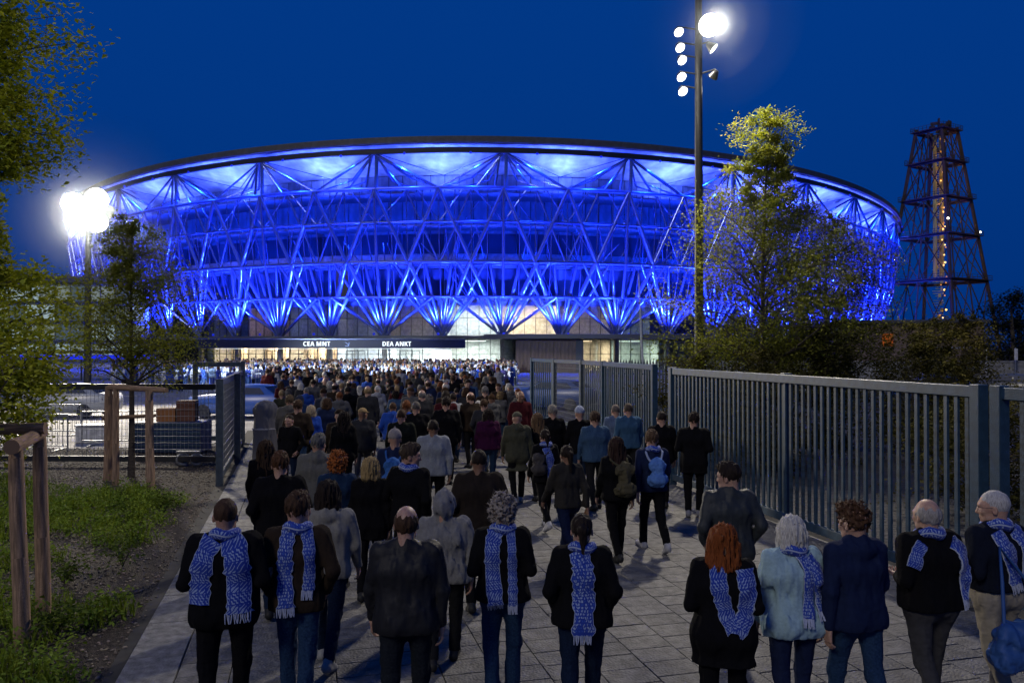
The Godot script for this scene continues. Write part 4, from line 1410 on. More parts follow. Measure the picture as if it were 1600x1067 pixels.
func build_plaza_things() -> void:
	# low slatted bin behind the sliding gate, crates on it
	var K := thing("slatted_container", "low dark blue slatted container behind the sliding gate", "container", Vector3(-9.75, -0.01, -23.0))
	var mb := MB.new()
	mb.box(Transform3D(Basis(), Vector3(0, 0.47, 0)), Vector3(1.9, 0.86, 0.9), 0.02)
	part("box", mb, mat(lin(0.02, 0.05, 0.16), 0.5), K)
	var sl := MB.new()
	sl.box(Transform3D(), Vector3(1.96, 0.075, 0.03), 0.006)
	var sm := sl.mesh()
	for k in 7:
		part("slat", sm, M.fence_blue, K, Transform3D(Basis(), Vector3(0, 0.12 + k * 0.12, 0.468)))
	var cr := MB.new()
	cr.box(Transform3D(), Vector3(0.5, 0.38, 0.4), 0.01)
	var pk := MB.new()
	pk.box(Transform3D(), Vector3(0.52, 0.09, 0.02), 0.004)
	for q in [["orange-brown wooden crate on the slatted container", Vector3(-9.85, 0.9, -22.9), lin(0.32, 0.13, 0.04)], ["dark red-brown crate, taller, right on the slatted container", Vector3(-9.33, 0.9, -23.0), lin(0.12, 0.045, 0.025)]]:
		var c := thing("wooden_crate", q[0], "crate", q[1], 0.1)
		var tall: float = 1.0 if q[1].x < -9.6 else 1.55
		part("box", cr, mat(q[2] * 0.7, 0.8), c, Transform3D(Basis.from_scale(Vector3(1, tall, 1)), Vector3(0, 0.19 * tall, 0)))
		for k in 4:
			part("plank", pk, mat(q[2], 0.75), c, Transform3D(Basis.from_scale(Vector3(1, tall, 1)), Vector3(0, (0.045 + k * 0.095) * tall, 0.21)))
	# stacked barriers, a white box
	for q in [["long grey steel barrier lying behind the gate, far left", Vector3(-14.2, -0.01, -23.4), 0.0], ["grey steel barrier behind the gate near the white box", Vector3(-12.0, -0.01, -24.6), 0.06], ["grey steel barrier standing across the plaza behind the gate", Vector3(-16.0, -0.01, -27.5), -0.05]]:
		var b := thing("steel_barrier", q[0], "barrier", q[1], q[2], "steel barriers")
		var fr := MB.new()
		for y in [0.15, 1.05]:
			fr.tube([Vector3(-1.2, y, 0), Vector3(1.2, y, 0)], [0.022, 0.022], 7)
		for x in [-1.2, 1.2]:
			fr.tube([Vector3(x, 0.0, 0), Vector3(x, 1.05, 0)], [0.022, 0.022], 7)
		part("frame", fr, M.galv, b)
		var rr := MB.new()
		rr.tube([Vector3(0, 0.15, 0), Vector3(0, 1.05, 0)], [0.009, 0.009], 5, false)
		var rm := rr.mesh()
		for k in 15:
			part("bar", rm, M.galv, b, Transform3D(Basis(), Vector3(-1.05 + k * 0.15, 0, 0)))
		var ft := MB.new()
		ft.box(Transform3D(), Vector3(0.06, 0.03, 0.6), 0.004)
		for x in [-0.9, 0.9]:
			part("foot", ft, M.galv, b, Transform3D(Basis(), Vector3(x, 0.015, 0)))
	var wb := thing("white_box", "white lidded box on the plaza behind the gate", "box", Vector3(-13.4, -0.01, -25.6), 0.2)
	mb = MB.new()
	mb.box(Transform3D(Basis(), Vector3(0, 0.25, 0)), Vector3(0.9, 0.5, 0.6), 0.03)
	part("box", mb, M.white_paint, wb)
	mb = MB.new()
	mb.box(Transform3D(Basis(), Vector3(0, 0.535, 0)), Vector3(0.96, 0.06, 0.66), 0.02)
	part("lid", mb, M.white_paint, wb)
	# a post wrapped in grey cloth, tied in the middle
	var W := thing("wrapped_post", "tall round post wrapped in grey-beige cloth with a tie band, left of the crowd", "wrapped post", Vector3(-6.45, 0.0, -20.9))
	var f := Field.new(Vector3(-0.5, -0.05, -0.5), Vector3(0.5, 1.8, 0.5), 0.03)
	f.capsule(Vector3(0, -0.1, 0), Vector3(0, 0.78, 0), 0.34, 0.3, 0.05)
	f.capsule(Vector3(0, 0.9, 0), Vector3(0, 1.35, 0.0), 0.3, 0.26, 0.07)
	f.capsule(Vector3(-0.08, 1.36, 0), Vector3(0.1, 1.36, 0), 0.24, 0.24, 0.05)
	var fold := FastNoiseLite.new()
	fold.seed = 4
	fold.frequency = 1.0
	f.rough(fold, 0.05, Vector3(6, 0.7, 6))
	f.rough(fold, 0.02, Vector3(14, 3, 14))
	mb = MB.new()
	f.into(mb)
	part("cloth", mb, tex_mat(lin(0.3, 0.28, 0.26), 0.9, M.fine, 3.0, M.soft_n, 0.5), W)
	mb = MB.new()
	mb.lathe([Vector2(0.3, 0.86), Vector2(0.325, 0.87), Vector2(0.325, 0.9), Vector2(0.3, 0.92)], 24)
	part("tie_band", mb, mat(lin(0.4, 0.38, 0.35), 0.8), W)

var leaf_mesh: ArrayMesh
var blade_mesh: ArrayMesh
var stone_mesh: ArrayMesh

func plant_meshes() -> void:
	var mb := MB.new()
	# a leaf folded along its rib, tip drooping; length 1 along z
	var a := mb.vert(Vector3(0, 0, 0), Vector3.UP)
	var b := mb.vert(Vector3(0, -0.08, 1), Vector3(0, 1, 0.1).normalized())
	var c := mb.vert(Vector3(0.3, 0.1, 0.42), Vector3(-0.35, 1, 0).normalized())
	var d := mb.vert(Vector3(-0.3, 0.1, 0.42), Vector3(0.35, 1, 0).normalized())
	var e := mb.vert(Vector3(0, 0, 0.5), Vector3.UP)
	mb.tri(a, c, e); mb.tri(e, c, b); mb.tri(a, e, d); mb.tri(e, b, d)
	leaf_mesh = mb.mesh()
	mb = MB.new()
	for s in [0.0, 2.1, 4.2]:
		var dir := Vector3(cos(s), 0, sin(s))
		var sd := Vector3(-sin(s), 0, cos(s)) * 0.035
		var nn := (dir + Vector3.UP * 0.6).normalized()
		var p0 := mb.vert(sd, nn)
		var p1 := mb.vert(-sd, nn)
		var p2 := mb.vert(dir * 0.15 + Vector3(0, 0.6, 0) + sd * 0.8, nn)
		var p3 := mb.vert(dir * 0.15 + Vector3(0, 0.6, 0) - sd * 0.8, nn)
		var p4 := mb.vert(dir * 0.42 + Vector3(0, 1.0, 0), nn)
		mb.quad(p0, p1, p3, p2); mb.tri(p2, p3, p4)
	blade_mesh = mb.mesh()
	var sp := SphereMesh.new()
	sp.radius = 0.5; sp.height = 0.7; sp.radial_segments = 6; sp.rings = 3
	stone_mesh = ArrayMesh.new()
	stone_mesh.add_surface_from_arrays(Mesh.PRIMITIVE_TRIANGLES, sp.get_mesh_arrays())
	M.leaf = mat(Color.WHITE, 0.85)
	M.leaf.metallic_specular = 0.2
	M.leaf.vertex_color_use_as_albedo = true
	M.leaf.backlight_enabled = true
	M.leaf.backlight = Color(0.7, 0.7, 0.45)

func scatter(called: String, parent: Node, mesh: Mesh, m: Material, xf: Array, cols: Array) -> MultiMeshInstance3D:
	var mm := MultiMesh.new()
	mm.transform_format = MultiMesh.TRANSFORM_3D
	mm.use_colors = true
	mm.mesh = mesh
	mm.instance_count = xf.size()
	for k in xf.size():
		mm.set_instance_transform(k, xf[k])
		mm.set_instance_color(k, cols[k])
	var o := MultiMeshInstance3D.new()
	o.name = numbered(called) if parent == self else called
	o.multimesh = mm
	o.material_override = m
	o.set_meta("kind", "stuff")
	parent.add_child(o, true)
	return o

func leaf_cloud(r: RandomNumberGenerator, xf: Array, cols: Array, p: Vector3, rad: float, n: int, size: float, base: Color, alt: Color) -> void:
	var tone := r.randf()
	for k in n:
		var q := Vector3(r.randfn(), r.randfn() * 0.8, r.randfn()) * rad * 0.55
		var b := Basis.from_euler(Vector3(r.randf_range(-1.0, 0.6), r.randf() * TAU, r.randf_range(-0.7, 0.7)))
		xf.append(Transform3D(b * Basis.from_scale(Vector3.ONE * size * r.randf_range(0.6, 1.25)), p + q))
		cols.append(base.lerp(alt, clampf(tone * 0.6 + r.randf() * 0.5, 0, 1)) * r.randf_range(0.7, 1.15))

# o: height, trunk radius, crown profile [ [height share, reach], ... ], limbs, leaf count and size, colours, seed
func make_tree(called: String, label: String, at: Vector3, o: Dictionary) -> Node3D:
	var r := RandomNumberGenerator.new()
	r.seed = o.seed
	var T := thing(called, label, o.get("category", "tree"), at, 0.0, o.get("group", ""))
	var H: float = o.h
	var wood := MB.new()
	var tr := []
	var tw := []
	var lean: Vector3 = o.get("lean", Vector3.ZERO)
	for k in 9:
		var u := k / 8.0
		tr.append(Vector3(sin(u * 5.0 + o.seed) * 0.05 * H * 0.12 * u, H * 0.96 * u, cos(u * 4.0 + o.seed) * 0.05 * H * 0.1 * u) + lean * u * u)
		tw.append(lerpf(o.r, o.r * 0.1, pow(u, 0.8)))
	wood.tube(tr, tw, 9)
	part("trunk", wood, M.bark, T)
	var limbs := MB.new()
	var xf := []
	var cols := []
	var prof: Array = o.crown
	var n: int = o.limbs
	var each := int(float(o.leaves) / (n * 4.0))
	for i in n:
		var u: float = lerpf(prof[0][0], 0.97, (i + r.randf() * 0.8) / n)
		var reach := 0.2
		for k in prof.size() - 1:
			if u >= prof[k][0] and u <= prof[k + 1][0]:
				reach = lerpf(prof[k][1], prof[k + 1][1], (u - prof[k][0]) / (prof[k + 1][0] - prof[k][0]))
		reach *= r.randf_range(0.4, 1.15)
		var az := i * 2.399 + r.randf_range(-0.4, 0.4)
		var kk := clampf(u / 0.96 * 8.0 - reach * 0.5 / H * 8.0, 0.6, 7.6)
		var s: Vector3 = tr[int(kk)].lerp(tr[int(kk) + 1], kk - int(kk))
		var dir := Vector3(cos(az), 0, sin(az))
		var tip := Vector3(s.x, H * u, s.z) + dir * reach + Vector3(0, r.randf_range(-0.1, 0.25) * reach + o.get("droop", 0.0) * reach, 0)
		var mid := s.lerp(tip, 0.5) + Vector3(0, reach * 0.12, 0) + Vector3(r.randfn(), 0, r.randfn()) * reach * 0.07
		var rad: float = clampf(tw[int(kk)] * 0.5, 0.008, 0.09)
		limbs.tube([s, mid, tip], [rad, rad * 0.6, 0.004], 5, false)
		for q in 4:
			var along: float = [0.36, 0.6, 0.82, 1.0][q]
			var p := s.lerp(mid, along * 2.0) if along < 0.5 else mid.lerp(tip, along * 2.0 - 1.0)
			var off := Vector3(r.randfn(), r.randfn() * 0.7 + 0.2, r.randfn()) * reach * 0.24
			if q == 3: off *= 0.2
			limbs.tube([p, p + off * 0.6 + Vector3(0, 0.02, 0), p + off], [rad * 0.35, rad * 0.25, 0.003], 4, false)
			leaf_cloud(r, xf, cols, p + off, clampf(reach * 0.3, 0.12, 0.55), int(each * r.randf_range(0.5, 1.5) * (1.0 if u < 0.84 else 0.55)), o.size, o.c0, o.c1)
	part("limbs", limbs, M.bark, T)
	scatter("crown", T, leaf_mesh, M.leaf, xf, cols)
	return T

func stake(p: Node, a: Vector3, b: Vector3, r: float, called := "stake") -> void:
	var mb := MB.new()
	var pts := []
	var rr := []
	for k in 9:
		var u := k / 8.0
		pts.append(a.lerp(b, u) + Vector3(sin(u * 7.0 + a.x), 0, cos(u * 5.0 + a.z)) * 0.006)
		rr.append(r * (1.06 - 0.1 * u) * (0.9 if k == 8 else 1.0))
	mb.tube(pts, rr, 14)
	part(called, mb, M.wood, p)

func build_trees() -> void:
	plant_meshes()
	var og0 := lin(0.06, 0.072, 0.012)
	var og1 := lin(0.15, 0.125, 0.02)
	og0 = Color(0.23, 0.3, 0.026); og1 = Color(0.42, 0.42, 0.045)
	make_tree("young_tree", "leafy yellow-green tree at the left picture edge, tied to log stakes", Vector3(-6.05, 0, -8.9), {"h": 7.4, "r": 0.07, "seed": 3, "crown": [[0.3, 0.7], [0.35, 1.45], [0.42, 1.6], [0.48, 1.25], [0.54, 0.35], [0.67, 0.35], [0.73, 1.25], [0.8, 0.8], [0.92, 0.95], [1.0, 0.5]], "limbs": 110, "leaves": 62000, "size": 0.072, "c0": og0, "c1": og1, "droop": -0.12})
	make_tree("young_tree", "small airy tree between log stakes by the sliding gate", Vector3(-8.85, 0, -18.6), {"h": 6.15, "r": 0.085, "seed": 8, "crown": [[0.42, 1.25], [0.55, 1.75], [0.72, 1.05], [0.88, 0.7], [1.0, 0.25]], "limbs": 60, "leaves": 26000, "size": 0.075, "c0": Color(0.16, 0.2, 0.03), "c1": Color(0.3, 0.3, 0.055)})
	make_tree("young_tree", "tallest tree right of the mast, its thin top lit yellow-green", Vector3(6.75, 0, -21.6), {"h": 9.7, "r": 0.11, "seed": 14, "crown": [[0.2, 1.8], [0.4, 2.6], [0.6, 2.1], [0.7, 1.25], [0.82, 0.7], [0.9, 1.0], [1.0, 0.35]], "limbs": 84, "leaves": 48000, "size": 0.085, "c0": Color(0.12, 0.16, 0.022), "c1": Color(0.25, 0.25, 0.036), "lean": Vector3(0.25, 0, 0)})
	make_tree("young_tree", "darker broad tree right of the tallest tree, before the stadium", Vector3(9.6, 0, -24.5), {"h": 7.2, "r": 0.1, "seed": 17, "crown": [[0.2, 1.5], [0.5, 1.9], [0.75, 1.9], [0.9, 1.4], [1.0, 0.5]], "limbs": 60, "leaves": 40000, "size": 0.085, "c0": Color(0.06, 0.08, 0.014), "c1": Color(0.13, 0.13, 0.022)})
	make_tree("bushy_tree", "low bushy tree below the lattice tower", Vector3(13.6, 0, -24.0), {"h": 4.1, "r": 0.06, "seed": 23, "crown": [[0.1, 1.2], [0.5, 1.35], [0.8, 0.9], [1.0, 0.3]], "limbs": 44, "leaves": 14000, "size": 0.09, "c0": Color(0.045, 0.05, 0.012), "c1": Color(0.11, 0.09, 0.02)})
	var labels := ["dark shrub behind the fence left of the mast", "dark shrub at the foot of the tallest tree", "wide dark shrub between the two right trees", "dark shrub right of the broad tree", "small shrub beyond the bar fence, left of the low bushy tree", "low shrub behind the fence post on the right"]
	var xs := [Vector3(4.9, 0, -21.5), Vector3(6.0, 0, -19.2), Vector3(8.1, 0, -20.6), Vector3(10.4, 0, -20.8), Vector3(12.0, 0, -22.6), Vector3(8.4, 0, -14.2)]
	var hs := [2.9, 3.0, 3.7, 3.7, 3.9, 2.2]
	for k in 6:
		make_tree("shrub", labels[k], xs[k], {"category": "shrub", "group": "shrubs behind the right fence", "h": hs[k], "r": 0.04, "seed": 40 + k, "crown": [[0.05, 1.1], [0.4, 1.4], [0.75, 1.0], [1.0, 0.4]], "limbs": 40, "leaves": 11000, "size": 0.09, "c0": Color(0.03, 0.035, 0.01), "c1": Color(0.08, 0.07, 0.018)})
	# log stakes
	var S := thing("tree_stakes", "pair of thick log stakes with cross logs at the left picture edge", "tree stakes", Vector3(-5.0, 0, -8.4))
	stake(S, Vector3(0.09, -0.1, 0.36), Vector3(0.01, 1.98, 0.36), 0.075)
	stake(S, Vector3(-0.2, -0.1, -0.5), Vector3(-0.26, 2.0, -0.5), 0.075)
	stake(S, Vector3(0.07, 2.02, 0.52), Vector3(-0.3, 2.04, -0.62), 0.07, "cross_log")
	stake(S, Vector3(-0.1, 2.12, -0.35), Vector3(-1.7, 2.1, -0.15), 0.06, "cross_log")
	stake(S, Vector3(-1.75, -0.1, 0.3), Vector3(-1.75, 2.05, 0.3), 0.075)
	var S2 := thing("tree_stakes", "three log stakes with a cross log round the small tree by the gate", "tree stakes", Vector3(-8.6, 0, -17.6))
	stake(S2, Vector3(-0.6, -0.1, -0.6), Vector3(-0.58, 2.12, -0.6), 0.09)
	stake(S2, Vector3(-0.1, -0.1, 0.05), Vector3(-0.12, 2.1, 0.0), 0.07)
	stake(S2, Vector3(1.08, -0.1, 0.95), Vector3(0.92, 2.08, 0.7), 0.085)
	stake(S2, Vector3(0.05, -0.1, -1.2), Vector3(0.05, 2.05, -1.2), 0.06)
	stake(S2, Vector3(-0.3, 2.13, -0.1), Vector3(1.3, 2.1, 0.72), 0.06, "cross_log")
	stake(S2, Vector3(-0.7, 1.4, -0.55), Vector3(0.2, 1.4, -1.25), 0.045, "cross_log")

func build_bed() -> void:
	var r := RandomNumberGenerator.new()
	r.seed = 91
	var edge := func(z: float) -> float: return P0.x + (z - P0.z) * 0.26 - 0.02   # z is negative
	var xf := []
	var cols := []
	for k in 26000:
		var z := -5.0 - 19.0 * pow(r.randf(), 1.6)
		var x: float = edge.call(z) - 0.05 - pow(r.randf(), 0.8) * 7.0
		var s := r.randf_range(0.012, 0.04)
		xf.append(Transform3D(Basis(Vector3.UP, r.randf() * TAU) * Basis.from_scale(Vector3(s * 1.4, s, s)), Vector3(x, 0.0, z)))
		var g := r.randf_range(0.25, 1.0)
		cols.append(Color(g, g * r.randf_range(0.85, 1.0), g * r.randf_range(0.7, 0.95)))
	var gr := scatter("gravel", self, stone_mesh, M.stone, xf, cols)
	tag(gr, "brown gravel covering the planting bed", "gravel")
	# low green plants in clumps
	xf = []
	cols = []
	var bxf := []
	var bcol := []
	var clumps := []
	for q in [Vector3(-8.2, 1.1, -14.6), Vector3(-7.2, 1.0, -13.2), Vector3(-9.3, 1.3, -15.6), Vector3(-7.9, 0.8, -16.2), Vector3(-6.9, 0.7, -15.2), Vector3(-10.2, 1.2, -14.0), Vector3(-8.6, 1.1, -12.4), Vector3(-7.0, 0.7, -11.2), Vector3(-6.0, 0.55, -12.4), Vector3(-5.1, 0.8, -8.2), Vector3(-4.6, 0.6, -7.2), Vector3(-5.7, 0.9, -7.4), Vector3(-4.4, 0.45, -8.9), Vector3(-5.0, 0.6, -6.4), Vector3(-11.2, 1.2, -17.2), Vector3(-6.8, 0.8, -9.7), Vector3(-7.9, 0.9, -10.4), Vector3(-9.8, 1.2, -12.0), Vector3(-7.6, 1.1, -15.0), Vector3(-6.4, 0.7, -13.6), Vector3(-8.8, 1.0, -13.6), Vector3(-5.9, 0.8, -9.0), Vector3(-6.6, 0.9, -7.9), Vector3(-7.4, 1.0, -9.0), Vector3(-8.6, 1.1, -11.0), Vector3(-4.15, 0.4, -6.9)]:
		clumps.append(q)
	for q in clumps:
		for k in int(70 * q.y * q.y + 30):
			var a := r.randf() * TAU
			var d: float = sqrt(r.randf()) * q.y
			var p := Vector3(q.x + cos(a) * d, 0, q.z + sin(a) * d * 0.8)
			if p.x > edge.call(p.z) - 0.25:
				continue
			var hh: float = (1.0 - 0.5 * d / q.y) * r.randf_range(0.12, 0.42)
			if r.randf() < 0.45:
				for j in 4:
					bxf.append(Transform3D(Basis(Vector3.UP, r.randf() * TAU) * Basis.from_scale(Vector3(hh * 0.9, hh * 0.9, hh * 0.9)), p + Vector3(r.randfn() * 0.05, 0, r.randfn() * 0.05)))
					bcol.append(Color(0.1, 0.17, 0.02).lerp(Color(0.18, 0.23, 0.03), r.randf()))
			else:
				leaf_cloud(r, xf, cols, p + Vector3(0, hh * 0.6, 0), 0.17, 26, 0.06, Color(0.085, 0.16, 0.02), Color(0.19, 0.25, 0.035))
	var lv := scatter("ground_cover", self, leaf_mesh, M.leaf, xf, cols)
	tag(lv, "low leafy green plants growing in clumps in the bed", "ground cover")
	var gs := scatter("grass", self, blade_mesh, M.leaf, bxf, bcol)
	tag(gs, "tufts of grass among the low plants in the bed", "grass")
	# single plants one can tell apart
	var singles := [[Vector3(-6.35, 0, -14.6), 0.34, "small bright green plant alone on gravel near the fence corner"], [Vector3(-5.35, 0, -11.0), 0.42, "rounded low plant beside the path edge in mid bed"], [Vector3(-5.7, 0, -10.2), 0.3, "sparse little plant on bare gravel, left of the path edge"], [Vector3(-4.75, 0, -8.4), 0.4, "leafy plant by the foot of the nearest log stake"]]
	for q in singles:
		var p := thing("bed_plant", q[2], "plant", q[0], 0.0, "single plants in the bed")
		var sx := []
		var sc := []
		for k in 14:
			leaf_cloud(r, sx, sc, Vector3(r.randfn() * q[1] * 0.4, q[1] * r.randf_range(0.3, 0.8), r.randfn() * q[1] * 0.4), q[1] * 0.35, 18, 0.07, Color(0.05, 0.09, 0.015), Color(0.11, 0.15, 0.025))
		scatter("foliage", p, leaf_mesh, M.leaf, sx, sc)
		var st := MB.new()
		for k in 6:
			var a := k * 1.05
			st.tube([Vector3.ZERO, Vector3(cos(a) * 0.12, q[1] * 0.6, sin(a) * 0.12)], [0.008, 0.003], 4, false)
		part("stem", st, M.bark, p)

func build_far_trees() -> void:
	plant_meshes()
	var r := RandomNumberGenerator.new()
	r.seed = 60
	var spec := [[Vector3(62, 0, -84), 11.0, "dark tree, tallest of the mass at the right picture edge"], [Vector3(57.5, 0, -92), 9.6, "dark round tree left in the mass at the right edge"], [Vector3(70, 0, -88), 12.0, "dark tree cut by the right picture edge"], [Vector3(76, 0, -104), 7.0, "low dark tree under the foot of the lattice tower"], [Vector3(66, 0, -104), 7.2, "low dark tree left of the lattice tower's foot"]]
	for q in spec:
		var T := thing("far_tree", q[2], "tree", q[0], 0.0, "dark trees right of the stadium")
		var st := MB.new()
		st.tube([Vector3.ZERO, Vector3(0.2, q[1] * 0.4, 0), Vector3(0, q[1] * 0.8, 0)], [0.35, 0.25, 0.08], 8)
		part("trunk", st, M.bark, T)
		var sx := []
		var sc := []
		for k in 90:
			var a := r.randf() * TAU
			var y := r.randf()
			var rad: float = q[1] * 0.52 * sqrt(maxf(0.05, 1.0 - pow(y * 2.0 - 0.9, 2.0))) * sqrt(r.randf())
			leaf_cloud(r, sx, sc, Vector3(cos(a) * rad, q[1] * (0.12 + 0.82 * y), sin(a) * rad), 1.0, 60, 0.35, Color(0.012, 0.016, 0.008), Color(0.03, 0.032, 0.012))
		scatter("crown", T, leaf_mesh, M.leaf, sx, sc)

var head_mb := {}
var hand_mb: MB
var hair_mb := {}
var skin := []
var cloth_cache := {}
var fold_noise: FastNoiseLite
var fuzz_noise: FastNoiseLite
var strand_noise: FastNoiseLite

func head_proto(kind: String) -> MB:
	var f := Field.new(Vector3(-0.12, -0.19, -0.15), Vector3(0.12, 0.16, 0.15), 0.0075)
	var male := kind != "woman"
	f.ball(Vector3(0, 0.03, 0.014), Vector3(0.077, 0.1, 0.1), 0.02)
	f.capsule(Vector3(0, 0.0, -0.035), Vector3(0, -0.07, -0.045), 0.062, 0.048 if male else 0.042, 0.04)
	f.capsule(Vector3(-0.03, -0.075, -0.03), Vector3(0.03, -0.075, -0.03), 0.034, 0.034, 0.03)
	f.ball(Vector3(0, -0.1, -0.062), Vector3(0.022, 0.016, 0.018), 0.02)
	# cheeks, brow, nose, lips
	for s in [-1.0, 1.0]:
		f.ball(Vector3(s * 0.04, -0.022, -0.068), Vector3(0.024, 0.022, 0.02), 0.02)
		f.ball(Vector3(s * 0.031, 0.012, -0.094), Vector3(0.019, 0.012, 0.012), 0.01, true)
		f.ball(Vector3(s * 0.031, 0.01, -0.074), Vector3(0.0125, 0.0115, 0.0125), 0.004)
		f.ball(Vector3(s * 0.082, -0.008, 0.012), Vector3(0.011, 0.032, 0.019), 0.008)
		f.ball(Vector3(s * 0.089, -0.004, 0.006), Vector3(0.006, 0.018, 0.009), 0.006, true)
	f.capsule(Vector3(-0.04, 0.03, -0.08), Vector3(0.04, 0.03, -0.08), 0.011 if male else 0.008, 0.011 if male else 0.008, 0.02)
	f.capsule(Vector3(0, 0.012, -0.088), Vector3(0, -0.03, -0.108), 0.009, 0.013, 0.012)
	for s in [-1.0, 1.0]:
		f.ball(Vector3(s * 0.012, -0.034, -0.096), Vector3(0.009, 0.008, 0.011), 0.008)
	f.capsule(Vector3(-0.018, -0.062, -0.088), Vector3(0.018, -0.062, -0.088), 0.008, 0.008, 0.008)
	f.capsule(Vector3(-0.015, -0.073, -0.086), Vector3(0.015, -0.073, -0.086), 0.008, 0.008, 0.006)
	# neck
	f.capsule(Vector3(0, -0.05, 0.03), Vector3(0, -0.2, 0.035), 0.056 if male else 0.047, 0.06 if male else 0.05, 0.03)
	var mb := MB.new()
	f.into(mb)
	return mb

func hand_proto() -> MB:
	var f := Field.new(Vector3(-0.1, -0.22, -0.09), Vector3(0.05, 0.05, 0.07), 0.0045)
	f.capsule(Vector3(0, 0.04, 0), Vector3(0, 0.0, 0), 0.027, 0.026, 0.02)
	var lens := [0.075, 0.084, 0.078, 0.06]
	for k in 4:
		var z := -0.031 + k * 0.0205
		var a := Vector3(0, -0.085 + absf(k - 1.2) * 0.004, z)
		f.capsule(Vector3(0, -0.01, z * 0.55), a, 0.016, 0.0115, 0.014)
		var p := a
		var ang := 0.25 + k * 0.06
		for j in 3:
			var q: Vector3 = p + Vector3(-sin(ang), -cos(ang), z * 0.12) * lens[k] * [0.45, 0.31, 0.24][j]
			f.capsule(p, q, 0.0095 - j * 0.001, 0.0088 - j * 0.001, 0.004)
			p = q
			ang += 0.42
	var t0 := Vector3(-0.004, -0.018, -0.022)
	var t1 := Vector3(-0.014, -0.055, -0.05)
	var t2 := Vector3(-0.022, -0.085, -0.056)
	f.capsule(t0, t1, 0.016, 0.0115, 0.012)
	f.capsule(t1, t2, 0.011, 0.0095, 0.005)
	f.capsule(t2, t2 + Vector3(-0.01, -0.024, -0.001), 0.0095, 0.008, 0.004)
	var mb := MB.new()
	f.into(mb)
	return mb

